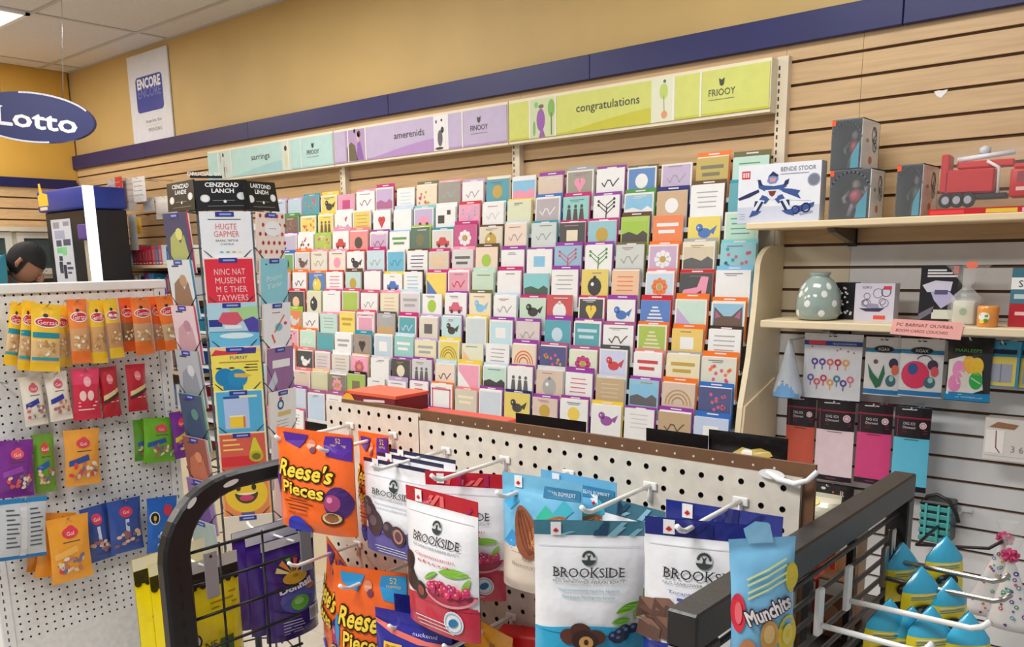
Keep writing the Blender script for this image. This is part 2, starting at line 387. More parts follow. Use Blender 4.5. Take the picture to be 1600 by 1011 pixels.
# header signs above the card rack
def header(name, label, x0, x1, z0, z1, bg, wave, word, wfit, wx, pic1, pic2, logo_x):
    t = thing(name, label, 'sign', ((x0+x1)/2, -0.075, z0), 0, 'category signs over the card rack')
    w = x1-x0; h = z1-z0
    s = MB(); s.box(-w/2, w/2, -0.012, 0.04, 0, h, (232,222,196)); part('sign_case', s, LAMIN, t)
    s = MB(); s.box(-w/2+0.004, w/2-0.004, -0.016, -0.0122, 0.012, h-0.012, bg); part('sign_panel', s, PLASTIC, t)
    s = MB(); M = flat(-0.016); u = lambda f: -w/2+f*w; v = lambda f: 0.012+f*(h-0.024)
    pts = [(u(0.22+0.46*k/12), v(0.02+0.36*math.sin(math.pi/2*k/12)**1.2)) for k in range(13)] + [(u(0.68), v(0.02))]
    s.pp(M, pts, wave, 0.0005)
    s.rect(M, u(0.0), u(1.0), v(0.0), v(0.05), wave, 0.0004)
    for f0, f1, bgp in (pic1[:3], pic2[:3]):
        s.rect(M, u(f0), u(f1), v(0.0), v(1.0), bgp, 0.0006)
    for shp in pic1[3:]+pic2[3:]:
        k_ = shp[0]
        if k_ == 'e': s.ell(M, u(shp[1]), v(shp[2]), shp[3], shp[4], shp[5], 0.001)
        elif k_ == 'p': s.pp(M, [(u(a), v(c)) for a, c in shp[1]], shp[2], 0.0009)
        elif k_ == 'l': s.line(M, [(u(a), v(c)) for a, c in shp[1]], shp[2], shp[3], 0.0011)
    for f in (0.10, 0.215, 0.68, 0.775): 
        s.rect(M, u(f)-0.0035, u(f)+0.0035, v(0), v(1), (236,232,224), 0.0012)
    part('sign_print', s, INK, t)
    s = MB(); s.text(M, word, u(wx), v(0.62), 0.033, (60,56,66), 0.0014, fit=wfit)
    s.text(M, logo_x[1], u(logo_x[0]), v(0.50), 0.024, (70,66,60), 0.0014, fit=0.105)
    s.rect(M, u(logo_x[0])-0.05, u(logo_x[0])+0.05, v(0.33), v(0.345), (140,130,110), 0.0012)
    s.pp(M, [(u(logo_x[0])-0.011, v(0.80)), (u(logo_x[0])-0.008, v(0.66)), (u(logo_x[0]), v(0.62)), (u(logo_x[0])+0.008, v(0.66)), (u(logo_x[0])+0.011, v(0.80)), (u(logo_x[0]), v(0.76))], (50,56,40), 0.0014)
    part('lettering', s, INK, t)
    return t
hz0, hz1 = 2.085, 2.262
header('header_sign', 'lime green hanging sign reading congratulations above the card rack', -2.528, -1.352, hz0, hz1, (208,212,110), (198,194,50), 'congratulations', 0.30, 0.43,
    [0.10, 0.215, (206,214,170), ('e', 0.15, 0.45, 0.022, 0.045, (150,90,170)), ('p', [(0.14,0.0),(0.155,0.3),(0.17,0.0)], (150,90,170)), ('e', 0.152, 0.8, 0.014, 0.008, (110,100,60)), ('l', [(0.197,0.05),(0.197,0.6)], 0.006, (90,130,70)), ('e', 0.197, 0.72, 0.018, 0.035, (130,180,80)), ('e', 0.12, 0.25, 0.007, 0.03, (120,180,120)), ('e', 0.13, 0.85, 0.01, 0.012, (130,190,130))],
    [0.60, 0.685, (222,224,196), ('e', 0.645, 0.7, 0.018, 0.028, (190,206,100)), ('e', 0.648, 0.16, 0.013, 0.014, (226,150,110)), ('l', [(0.645,0.6),(0.648,0.25)], 0.003, (120,150,70)), ('e', 0.648, 0.93, 0.006, 0.006, (90,80,80))], (0.845, 'FRIOOY'))
header('header_sign', 'lilac hanging sign reading amerenids between the mint and lime signs', -3.708, -2.534, hz0, hz1, (190,176,206), (176,140,196), 'amerenids', 0.21, 0.48,
    [0.08, 0.205, (176,150,190), ('p', [(0.09,0.02),(0.088,0.45),(0.12,0.62),(0.145,0.5),(0.16,0.02)], (104,96,80)), ('p', [(0.155,0.02),(0.16,0.55),(0.18,0.62),(0.2,0.02)], (140,96,170)), ('e', 0.165, 0.75, 0.011, 0.022, (216,176,160)), ('e', 0.172, 0.84, 0.013, 0.016, (60,36,44)), ('e', 0.145, 0.95, 0.008, 0.01, (30,24,30))],
    [0.62, 0.70, (232,228,232), ('e', 0.655, 0.35, 0.016, 0.036, (90,86,96)), ('e', 0.668, 0.58, 0.01, 0.014, (30,28,36)), ('e', 0.665, 0.86, 0.006, 0.006, (40,36,40)), ('e', 0.635, 0.83, 0.005, 0.008, (60,56,60)), ('e', 0.65, 0.06, 0.026, 0.006, (60,40,50))], (0.86, 'FINOOY'))
header('header_sign', 'mint green hanging sign reading sarrings at the left end of the sign row', -4.90, -3.714, hz0, hz1, (178,214,210), (160,202,206), 'sarrings', 0.18, 0.46,
    [0.10, 0.215, (196,214,206), ('e', 0.15, 0.45, 0.012, 0.04, (196,190,200)), ('e', 0.145, 0.85, 0.009, 0.012, (70,40,40)), ('l', [(0.15,0.05),(0.15,0.4)], 0.008, (90,80,90)), ('l', [(0.12,0.6),(0.12,0.95)], 0.006, (120,160,160)), ('e', 0.17, 0.3, 0.006, 0.02, (206,160,150))],
    [0.63, 0.70, (206,216,206), ('e', 0.66, 0.75, 0.012, 0.014, (60,44,40)), ('e', 0.66, 0.35, 0.009, 0.04, (222,206,150))], (0.86, 'PRIOOY'))
# ------------------------------------------------------------------ the card rack
RX0, RX1 = -4.905, -1.335
def rowY(r): return -0.085-0.0268*r
def rowZ(r): return 1.948-0.1005*r              # upper edge of the cards in tier r
NR = 13; CH = 0.152
rack = thing('card_rack', 'long tiered greeting card rack standing against the slat wall', 'card rack', (0,0,0))
s = MB(); s.box(RX0, RX1, -0.046, -0.037, 0.45, 1.83, (228,218,198)); part('back_panel', s, LAMIN, rack)
s = MB(); s.box(RX0, RX1, -0.46, -0.008, 0.0, 0.45, (222,206,176)); part('base_cabinet', s, LAMIN, rack)
SEC = [(-4.905, -3.715), (-3.715, -2.535), (-2.535, -1.345)]
tier = None
for r in range(NR):
    for (a, c) in SEC:
        s = MB(); z = rowZ(r)-CH; y = rowY(r)
        s.box(a+0.004, c-0.004, y-0.004, -0.046, z-0.007, z-0.0018, (226,226,224)); s.box(a+0.004, c-0.004, y-0.0055, y-0.003, z-0.006, z+0.010, (222,222,226))
        part('tier', s, PLASTIC, rack)
# side panel on the right with the curved top
prof = [(-0.008, 1.632), (-0.09, 1.632)] + [(-0.09-0.115*math.sin(a), 1.552+0.08*math.cos(a)) for a in [math.pi/2*k/8 for k in range(1, 9)]] + [(-0.22,1.42),(-0.25,1.25),(-0.30,1.08),(-0.315,0.96),(-0.36,0.45),(-0.46,0.43),(-0.46,0.0),(-0.008,0.0)]
s = MB(); s.prism(prof, -1.331, -1.311, (232,216,184), plane='yz'); part('side_panel', s, LAMIN, rack)
s = MB(); prof2 = [(-0.05,0.45),(-0.05,1.16),(-0.292,1.085),(-0.31,0.96),(-0.36,0.45)]; s.prism(prof2, -1.3105, -1.303, (236,214,178), plane='yz'); part('kick_panel', s, LAMIN, rack)
# ---- cards: one row string for each tier and section; background, motif, motif colour, divider tab
def motif(s, M, w, h, code, c1):
    top = 0.0
    R = random.random
    def c(a, b_, rr, col, ry=None, e=0.0006): s.ell(M, a*w, -b_*h, rr*w, (ry or rr)*w, col, e, n=12)
    if code == 'o': c(0, .36, .22, c1)
    elif code == 'l':
        for k in range(4): s.rect(M, -w*(.34-.08*R()), w*(.34-.1*R()), -h*(.14+.11*k)-.004, -h*(.14+.11*k), c1, 0.0006)
    elif code == 'L':
        for k in range(6): s.rect(M, -w*(.1+.05*k), w*(.1+.05*k), -h*(.16+.09*k)-.006, -h*(.16+.09*k), c1, 0.0006)
    elif code == 't':
        s.line(M, [(0,-h*.62),(0.02*w,-h*.3)], .006, c1, 0.0006)
        for k in range(5): s.line(M, [(0,-h*(.5-.06*k)), ((-1)**k*w*.3,-h*(.3-.05*k))], .004, c1, 0.0006); c((-1)**k*.3, .3-.05*k, .045, c1)
    elif code == 'h': 
        c(-.09,.3,.12,c1); c(.09,.3,.12,c1); s.pp(M, [(-.2*w,-h*.33),(.2*w,-h*.33),(0,-h*.58)], c1, 0.0007)
    elif code == 'f':
        for k in range(8): c(.2*math.cos(k*.785), .36-.15*math.sin(k*.785), .09, c1)
        c(0,.36,.09,'gold', e=0.0009)
    elif code == 'p':
        s.rect(M, -w*.46, w*.46, -h*.62, -h*.12, c1[0] if isinstance(c1, list) else c1, 0.0005)
        k_ = c1[1] if isinstance(c1, list) else 'darkgrey'
        s.pp(M, [(-w*.46,-h*.62),(-w*.46,-h*.42),(-w*.2,-h*.36),(w*.1,-h*.44),(w*.3,-h*.34),(w*.46,-h*.42),(w*.46,-h*.62)], k_, 0.0008)
    elif code == 's': s.rect(M, -w*.22, w*.22, -h*.5, -h*.2, c1, 0.0006)
    elif code == 'q': s.rect(M, -w*.38, -w*.05, -h*.5, -h*.25, c1, 0.0006); s.rect(M, w*.08, w*.26, -h*.24, -h*.1, c1, 0.0006)
    elif code == 'w': s.line(M, [(w*(-.3+.1*k), -h*(.36+.1*math.sin(k*1.9))) for k in range(7)], .005, c1, 0.0006)
    elif code == 'b':
        c(.02,.4,.2,c1,.14); c(-.14,.27,.11,c1); s.pp(M, [(w*.15,-h*.36),(w*.4,-h*.22),(w*.3,-h*.44)], c1, 0.0007); c(-.17,.26,.022,'white', e=0.001)
    elif code == 'c':
        s.rect(M, -w*.3, w*.32, -h*.5, -h*.36, c1, 0.0006); s.pp(M, [(-w*.2,-h*.36),(-w*.12,-h*.24),(w*.12,-h*.24),(w*.2,-h*.36)], c1, 0.0006); c(-.17,.5,.07,'black', e=.0009); c(.18,.5,.07,'black', e=.0009)
    elif code == 'd':
        for k in range(11): c(-.36+.72*R(), .14+.42*R(), .05, c1 if k % 2 else 'rose')
    elif code == 'r':
        for k in (.38,.28,.18): s.ring(M, 0, -h*.5, w*k, .006, c1, 0.0006, 12, 0, math.pi)
    elif code == 'g':
        for a in ((-.44,-.38,.1,.9),(.38,.44,.1,.9)): s.rect(M, w*a[0], w*a[1], -h*.9, -h*.1, c1, 0.0006)
        s.rect(M, -w*.44, w*.44, -h*.15, -h*.1, c1, 0.0006)
    elif code == 'F':
        for k in (-.26,.0,.24):
            c(k,.26,.06,c1); s.pp(M, [(w*(k-.1),-h*.62),(w*(k-.06),-h*.32),(w*(k+.06),-h*.32),(w*(k+.1),-h*.62)], c1, 0.0006)
    elif code == 'x':
        s.pp(M, [(-w*.45,-h*.66),(-w*.45,-h*.2),(w*.1,-h*.66)], c1, 0.0006)
    elif code == 'T':
        s.rect(M, -w*.36, w*.36, -h*.26, -h*.18, c1, 0.0006); s.rect(M, -w*.3, w*.25, -h*.42, -h*.34, c1, 0.0006)
    elif code == 'A':
        c(0,.42,.26,c1,.28); c(-.08,.36,.06,'white',e=.0009); c(0,.2,.06,c1)
    elif code == 'k':     # cat ears and head
        s.pp(M, [(-w*.42,-h*.6),(-w*.4,-h*.12),(-w*.12,-h*.34),(w*.12,-h*.34),(w*.42,-h*.1),(w*.44,-h*.6)], c1, 0.0006)
        s.pp(M, [(-w*.37,-h*.4),(-w*.36,-h*.2),(-w*.2,-h*.36)], 'mauve', 0.0009); s.pp(M, [(w*.37,-h*.4),(w*.38,-h*.18),(w*.2,-h*.36)], 'mauve', 0.0009)
    elif code == 'S':     # shoe
        s.pp(M, [(-w*.4,-h*.5),(-w*.36,-h*.42),(w*.05,-h*.35),(w*.16,-h*.08),(w*.38,-h*.1),(w*.3,-h*.6),(w*.2,-h*.6),(w*.18,-h*.42),(-w*.05,-h*.56),(-w*.36,-h*.58)], c1, 0.0006)
MW = dict(o='a round spot', l='lines of writing', L='a tree of stripes', t='a branching tree', h='a heart', f='a flower', p='a landscape picture', s='a square', q='two blocks', w='a wavy line', b='a bird', c='a little car', d='scattered dots', r='rainbow arcs', g='a frame', F='three figures', x='a corner wedge', T='two bold words', A='an apple shape', k='a cat', S='a high heel shoe')
MW['-'] = 'no picture'
P = lambda a, b_: [a, b_]
CARDS = {
 2: ["white p:skyblue/pink yellow|beige - white purple|taupe h pink grey|white w black purple|blue o white olive|lilac w grey taupe|gold T olive orange|mint l green olive",
     "cream - white yellow|grey w white blue|aqua F darkbrown magenta|white t black purple|skyblue p:skyblue/white green|tan o white navy|white l grey brown|teal - white teal",
     "cream w grey paleblue|lightgrey w grey teal|black s cream magenta|aqua o gold magenta|lime p:lime/darkbrown brown|orange T white navy|yellow b blue orange|mint l teal mint",
     "white - white purple|white s skyblue purple|skyblue t rose purple|white t green purple|lightgrey w grey olive|lilac f white orange|cream p:beige/darkgrey grey|aqua d teal aqua",
     "white - white magenta|aqua p:aqua/darkgreen purple|white l grey purple|yellow A black brown|peach l orange grey|paleblue f orange salmon|black S pink red|white - white skyblue",
     "white w grey paleblue|mint b black magenta|red A white magenta|black h yellow magenta|white b blue purple|blue L white red|mint x lilac orange|skyblue k brown orange",
     "paleblue s white purple|lightgrey w grey purple|teal o paleblue purple|teal T paleblue purple|white w brown mauve|lime L cream orange|yellow s white orange|white l grey darkbrown",
     "white l grey teal|cream r orange purple|navy d gold mauve|cream f magenta mauve|paleblue b red darkgrey|white T red salmon|cream T gold grey|cream d orange orange",
     "mint p:mint/black paleblue|white F darkgrey purple|beige A grey lightgrey|white l rose purple|tan l beige lightgrey|skyblue p:skyblue/darkgrey purple|beige r tan orange|navy d rose blue",
     "paleblue - white purple|yellow b black navy|beige o gold purple|white o yellow purple|white b purple yellow|white l lightgrey purple|tan w brown purple|paleblue s white blue",
     "white l grey purple|cream - white purple|pink o white purple|white f rose purple|cream l grey purple|white - white purple|mint t green purple|white l grey blue"],
 1: ["pink s magenta cream|white w mauve pink|lilac p:lilac/mauve magenta|white l paleblue mauve|cream d gold olive|taupe w grey pink|white w grey lilac|teal o gold cream",
     "white d aqua white|yellow l gold brown|white h red white|white - white paleblue|lilac c pink aqua|white q black white|pink t lilac red|white w lightgrey white",
     "white c red pink|salmon o darkbrown salmon|lilac w mauve purple|white T green skyblue|darkgreen o olive lime|lightgrey c red teal|magenta f white magenta|cream A gold brown",
     "cream o pink pink|white b black red|paleblue w grey magenta|cyan w teal teal|white l navy brown|beige T peach magenta|lightgrey T darkgrey pink|cream o lime brown",
     "white l rose red|mint o gold brown|white - white mauve|white c blue yellow|white l skyblue darkbrown|yellow x blue magenta|pink w red pink|mint - white mint",
     "white - white rose|lime - white rose|white w grey rose|cream l pink pink|lightgrey T grey paleblue|white o lime purple|white c rose purple|cream b skyblue olive",
     "mint l grey pink|yellow T gold rose|pink g white rose|grey p:grey/tan darkgrey|teal w paleblue magenta|cream s darkgrey lilac|paleblue b black purple|lightgrey - white yellow",
     "teal - white mauve|white T grey white|taupe h black teal|paleblue s white lilac|aqua T white paleblue|cream T grey lilac|yellow r gold yellow|cream x peach mauve",
     "lightgrey l grey rose|cream l grey white|pink f rose peach|white - white lightgrey|black o cream purple|lightgrey F darkgrey purple|cream w darkgrey paleblue|pink x white yellow",
     "beige - white peach|olive f pink lightgrey|lime s olive black|white - white purple|white c rose lilac|white s red purple|white g rose orange|beige T cream salmon",
     "paleblue - white mauve|white l grey mauve|cream w rose mauve|white h red purple|yellow - white purple|pink l white purple|white f teal purple|cream s rose purple"],
 0: ["white l mint lilac|white w lightgrey lilac|lilac o white white|mint w white lilac|paleblue w lightgrey lilac|paleblue l mint lilac|teal d gold teal|yellow b black yellow",
     "white l grey white|gold o brown green|cream l grey pink|green d gold green|olive F brown green|brown d green green|yellow d orange green|yellow F brown yellow",
     "pink f white pink|white d rose pink|lilac - white purple|cream w grey blue|lilac l purple purple|lilac - white purple|white d brown white|lime d yellow lime",
     "mint l grey orange|green o black orange|white l grey blue|yellow f orange blue|skyblue l white blue|green o black blue|lightgrey b brown orange|cream w grey pink",
     "lilac w purple orange|white t green orange|beige f orange orange|lilac F mauve orange|lilac w purple orange|lilac w mauve orange|white w black orange|blue A yellow orange",
     "cream A brown orange|beige A darkbrown orange|white o orange red|black A peach red|beige A brown red|peach A darkgreen red|black o peach red|cream A black lime",
     "white l grey blue|navy o black blue|orange b navy green|white l grey green|navy b skyblue blue|navy o blue blue|orange b lightgrey lime|white w brown lilac",
     "cream l grey orange|tan w brown orange|white d rose orange|tan b brown orange|cream f tan orange|tan b darkbrown orange|pink d rose orange|mint w white orange",
     "white - white red|tan w brown orange|white T green orange|black o white orange|peach f orange orange|orange w brown orange|white T green orange|black b white salmon",
     "white l grey purple|aqua b darkgreen red|white l grey red|grey - white red|mint b darkgreen red|aqua b black red|white l skyblue salmon|beige - white salmon",
     "white l grey purple|yellow t gold purple|white o navy purple|lightgrey - white purple|yellow w tan purple|yellow t gold purple|white A black purple|paleblue - white purple",
     "rose g salmon red|rose g pink red|white l grey purple|salmon - white red|rose - white rose|rose g salmon rose|paleblue l grey rose|white l grey rose"]}
ORD = ['first','second','third','fourth','fifth','sixth','seventh','eighth','ninth','tenth','eleventh','twelfth']
SECN = {0: 'under the mint sign', 1: 'under the lilac sign', 2: 'under the lime sign'}
SPL = dict(paleblue='pale blue', skyblue='sky blue', darkgreen='dark green', darkbrown='dark brown', lightgrey='light grey', darkgrey='dark grey')
for sct in (0, 1, 2):
    a, c_ = SEC[sct]; cw = (c_-a)/8
    for r, line_ in enumerate(CARDS[sct]):
        for ci, ent in enumerate(line_.split('|')):
            if sct == 0 and ci < 4: continue                       # behind the card spinner
            if sct == 0 and ci == 4 and r < 9 and r > 1: continue
            if sct == 2 and r >= 10: continue
            bg, mo, tabc = ent.split(' ')[0], ent.split(' ')[1], ent.split(' ')[-1]
            c1 = ent.split(' ')[2] if ':' not in mo else None
            if ':' in mo: mo, cc = mo.split(':'); c1 = cc.split('/')
            w = cw-0.012-0.012*random.random(); h = CH+random.uniform(-.008, .010)
            t = thing('greeting_card', f'{SPL.get(bg, bg)} card with {MW[mo]}, {ORD[r]} tier, {ORD[ci]} from left {SECN[sct]}', 'greeting card',
                      (a+cw*(ci+.5)+random.uniform(-.004, .004), rowY(r), rowZ(r)-CH), (math.radians(-3.2+random.uniform(-.6, .6)), 0, random.uniform(-.05, .05)), 'greeting cards on the tiered rack')
            s = MB(); base = NAMES[bg]; base = tuple(max(0, min(255, int((q*.84+.16*224)*random.uniform(.95, 1.03)))) for q in base) if bg != 'white' else base
            th = random.uniform(.002, .0045)
            edge = (236,234,230)
            s.box(-w/2, w/2, 0, th, 0, h, edge)
            M = lambda u, v, e: (u, -e, v+h)
            bord = random.random() < .3 and bg not in ('white', 'cream')
            s.rect(M, -w/2*(.9 if bord else 1), w/2*(.9 if bord else 1), -h, -.006 if bord else -.0003, base, 0.0002)
            motif(s, M, w, h, mo, c1)
            if random.random() < .55 and mo not in 'lTL':
                q_ = random.choice([(110,110,120),(170,120,140),(90,120,150),(160,140,100),(230,230,230)]); v_ = random.choice([.06,.07,.08])
                s.rect(M, -w*random.uniform(.1,.34), w*random.uniform(.1,.34), -h*(v_+.022), -h*v_, q_, .0007)
                if random.random() < .5: s.rect(M, -w*.2, w*random.uniform(0,.2), -h*(v_+.06), -h*(v_+.045), q_, .0007)
            s.C = [tuple(q*.90+.10*.62 for q in c[:3])+(1.0,) for c in s.C]
            part('card', s, CARD, t)
            s = MB(); ew = w-.004; eh = h+random.uniform(-.004, .006); s.box(-ew/2, ew/2, th+.0008, th+.0055, 0.0, eh, random.choice([(244,242,238), (238,234,224), (240,236,240), (240,228,214)])); part('envelope', s, PAPER, t)
            if random.random() < .92:
                s = MB(); tw = w+.006; hh = h+random.uniform(.008, .022); s.box(-tw/2, tw/2, th+.0062, th+.0072, 0.0, hh, tabc)
                M2 = lambda u, v, e: (u, th+.0062-e, v)
                s.rect(M2, -tw*.16, tw*.16, hh-.010, hh-.0055, (236,226,236), 0.0003); part('divider_tab', s, CARD, t)
# ================================================================== helpers for hanging goods
def proj(p):
    q = Vector(p)-CAMP; z = q.dot(_f); return (FPX*q.dot(_R)/z+PCX, FPX*q.dot(_D)/z+PCY)
def make_bag(w, h, d, kind, bands, seed=0, nx=14, ny=24, backcol=None):
    """hanging bag, local origin at the middle of its upper edge, front towards -Y; returns body builder and print map"""
    rnd = random.Random(seed); ph = [rnd.uniform(0, 6.28) for _ in range(4)]
    def prof(t):
        if kind == 'pouch':
            if t < .13: return 0.03
            return (min(1, (t-.13)/.45))**.7 * (1-0.25*max(0, (t-.9)/.1)) + .03
        if kind == 'pillow':
            q = min(1, max(0, (t-.09)/.82)); return math.sin(math.pi*q)**.55*0.97+.02 if 0 < q < 1 else .02
        if kind == 'flat': return .5
        return 1
    def half(t):
        if kind == 'pillow': return w/2*(1-.07*math.sin(math.pi*min(1, max(0, t)))**.8)
        return w/2*(1-.015*math.sin(math.pi*t))
    def bul(u, v):
        t = min(1, max(0, -v/h)); x = min(1, abs(u)/(w/2))
        e = (1-x**2.6)**.75 if x < 1 else 0
        wr = .05*math.sin(9*t+4*u/w+ph[0])*e + .03*math.sin(23*t-7*u/w+ph[1])*e
        return d/2*(prof(t)*(e+.02)+wr*min(1, prof(t)*1.2)) + .0004
    def M(u, v, e):
        t = min(1, max(0, -v/h)); return (u*half(t)/(w/2), -bul(u, v)-(e*1.3+.0007 if e else 0), v)
    b_ = MB()
    ts = sorted(set([i/ny for i in range(ny+1)] + [bb[0] for bb in bands if 0 < bb[0] < 1]))
    us = [-w/2+w*i/nx for i in range(nx+1)]
    for sgn in (1, -1):
        for j in range(len(ts)-1):
            tm = (ts[j]+ts[j+1])/2; col = [bb[1] for bb in bands if bb[0] <= tm][-1]
            if sgn < 0 and backcol: col = backcol
            vs = []
            for t in (ts[j], ts[j+1]):
                for u in us:
                    p = M(u, -t*h, 0); vs.append((p[0], p[1] if sgn > 0 else -p[1]*.6, p[2]))
            n = nx+1; fs = [(i, i+1, n+i+1, n+i) for i in range(nx)]
            if sgn > 0: fs = [f[::-1] for f in fs]
            b_.add(vs, fs, col, True)
    return b_, M
def weld(o):
    bm = bmesh.new(); bm.from_mesh(o.data); bmesh.ops.remove_doubles(bm, verts=bm.verts[:], dist=1e-5); bm.to_mesh(o.data); bm.free()
def bag_at(name, label, cat, group, loc, yaw, tilt, w, h, d, kind, bands, seed, art=None, lean=0.0, mt=None, nx=26, ny=40):
    t = thing(name, label, cat, loc, (lean, tilt, yaw), group)
    body, M = make_bag(w, h, d, kind, bands, seed, nx, ny)
    o = part('bag_body', body, mt or FILM, t); weld(o)
    if art:
        s = MB(); tx = MB(); art(s, tx, M, w, h)
        if s.V: part('printed_design', s, INK, t)
        if tx.V: part('lettering', tx, INK, t)
    return t
def bag_on_x(X, top, bot, wpx, **k):
    T = onx(top[0], top[1], X); B = onx(bot[0], bot[1], X); L = (T-B).length
    ppm = (proj(T+Vector((0,.05,0)))[0]-proj(T)[0])/.05
    return dict(loc=T, yaw=math.pi/2, tilt=-math.asin((B.y-T.y)/L), w=wpx/ppm, h=L)
def bag_on_z(Z, tl, tr, hpx):
    A = onz(tl[0], tl[1], Z); B = onz(tr[0], tr[1], Z); c = (A+B)/2; d = B-A
    ppm = (proj(c)[1]-proj(c+Vector((0,0,.05)))[1])/.05
    return dict(loc=c, yaw=math.atan2(d.y, d.x), tilt=0.0, w=d.length, h=hpx/ppm)
def pegpanel(u0, u1, v0, v1, pu, pv, ou, ov, r, col, to3, hv0=None):
    """sheet with real round holes on a grid; to3(u, v, depth) maps to the room"""
    s = MB(); dark = (12,10,10)
    nu0 = math.ceil((u0+r*2-ou)/pu); nu1 = math.floor((u1-r*2-ou)/pu); hv0 = v0 if hv0 is None else hv0
    nv0 = math.ceil((hv0+r*2-ov)/pv); nv1 = math.floor((v1-r*2-ov)/pv)
    ua, ub = ou+(nu0-.5)*pu, ou+(nu1+.5)*pu; va, vb = ov+(nv0-.5)*pv, ov+(nv1+.5)*pv
    ua, ub, va, vb = max(ua, u0), min(ub, u1), max(va, v0), min(vb, v1)
    def q(a, b_, c, d): 
        if b_-a > 1e-6 and d-c > 1e-6: s.add([to3(a,c,0), to3(b_,c,0), to3(b_,d,0), to3(a,d,0)], [(0,1,2,3)], col)
    q(u0, u1, v0, va); q(u0, u1, vb, v1); q(u0, ua, va, vb); q(ub, u1, va, vb)
    for i in range(nu0, nu1+1):
        for j in range(nv0, nv1+1):
            cu, cv = ou+i*pu, ov+j*pv
            a, b_, c, d = max(ua, cu-pu/2), min(ub, cu+pu/2), max(va, cv-pv/2), min(vb, cv+pv/2)
            out = [(b_,cv),(b_,d),(cu,d),(a,d),(a,cv),(a,c),(cu,c),(b_,c)]
            inn = [(cu+r*math.cos(k*math.pi/4), cv+r*math.sin(k*math.pi/4)) for k in range(8)]
            vs = [to3(x, y, 0) for x, y in out] + [to3(x, y, 0) for x, y in inn]
            s.add(vs, [(k, (k+1) % 8, (k+1) % 8+8, k+8) for k in range(8)], col)
            vs = [to3(x, y, 0) for x, y in inn] + [to3(x, y, .005) for x, y in inn]
            s.add(vs, [(k+8, (k+1) % 8+8, (k+1) % 8, k) for k in range(8)] , (52,44,38))
            s.add(vs[8:], [tuple(range(8))], dark)
    return s
# ================================================================== white pegboard gondola on the left
LX = -2.83
lg = thing('pegboard_gondola', 'white perforated gondola hung with small snack bags at the left', 'display stand', (LX, -1.88, 0))
to = lambda u, v, d: (-d, u+1.88, v)
hz = onx(7, 462, LX); hzz = hz.z
s = pegpanel(-2.165, -1.605, 0.16, 1.533, .0254, .0254, hz.y, hzz, .0036, (222,221,220), to, hv0=.42); part('pegboard_panel', s, HARD, lg)
s = MB(); s.box(-.05, -.006, -.285, .275, 0.16, 1.53, (206,206,206)); part('back_board', s, HARD, lg)
for y0, y1 in ((-2.205, -2.166), (-1.604, -1.565)):
    s = MB(); s.rbox(-.05, .006, y0+1.88, y1+1.88, 0, 1.548, (226,226,226), .003, 1)
    o = part('upright', s, PLASTIC, lg)
    s = MB()
    for k in range(44): z = 1.50-.0254*k; s.add([(.0063, y0+1.895, z), (.0063, y0+1.899, z), (.0063, y0+1.899, z+.012), (.0063, y0+1.895, z+.012)], [(0,1,2,3)], (60,60,64))
    part('slots', s, HARD, o, kind='stuff')
s = MB(); s.rbox(-.055, .010, -.326, .318, 1.522, 1.552, (232,232,230), .003, 1); part('top_rail', s, PLASTIC, lg)
s = MB(); s.rbox(-.06, .14, -.326, .300, 0, .16, (224,224,224), .004, 1); part('base_deck', s, PLASTIC, lg)
def C3(x, y): return (x*.2473, 430+y*.2473)
def C4(x, y): return (x*.3667, 640+y*.3667)
YEL, ORG, AMB = (246,196,40), (240,120,40), (240,164,50)
def art_nut(col, band, logo='Gerzas'):
    def f(s, tx, M, w, h):
        s.ell(M, 0, -h*.27, w*.44, h*.085, (250,240,226), .0006, mx=.02); s.ell(M, 0, -h*.27, w*.40, h*.065, (206,40,60), .0009, mx=.02)
        s.ell(M, -w*.05, -h*.17, w*.09, h*.028, (50,36,40), .0009)
        tx.text(M, logo, 0, -h*.27, h*.072, (252,240,236), .0012, fit=w*.7)
        if band:
            s.rect(M, -w*.47, w*.47, -h*.50, -h*.42, (30,140,160), .0006, mx=.015); s.rect(M, -w*.47, w*.47, -h*.83, -h*.79, (50,160,170), .0006, mx=.015)
        for k in range(16): s.ell(M, random.uniform(-.34, .34)*w, -h*random.uniform(.54, .77), w*.09, h*.022, random.choice([(214,170,110), (190,140,84), (232,206,160), (250,240,220)]), .0008+.00003*k, rot=random.random()*3, n=10)
    return f
def art_snack(c2, c3):
    def f(s, tx, M, w, h):
        s.ell(M, 0, -h*.24, w*.2, h*.085, c2, .0006, mx=.02); s.ell(M, w*.03, -h*.18, w*.09, h*.05, c2, .0007, mx=.02)
        tx.text(M, 'Gol', 0, -h*.25, h*.06, (250,240,236), .001)
        s.rect(M, -w*.2, w*.22, -h*.385, -h*.37, (90,70,60), .0006)
        s.pp(M, [(-w*.42,-h*.64),(-w*.42,-h*.54),(w*.12,-h*.44),(w*.16,-h*.54)], c3, .0007, mx=.02)
        for k in range(20): s.ell(M, random.uniform(-.36, .4)*w, -h*random.uniform(.6, .84), w*.075, h*.03, random.choice([(232,200,160), (200,120,100), (120,110,150), (236,226,206), c2]), .0008+.00003*k, rot=random.random()*3, n=10)
    return f
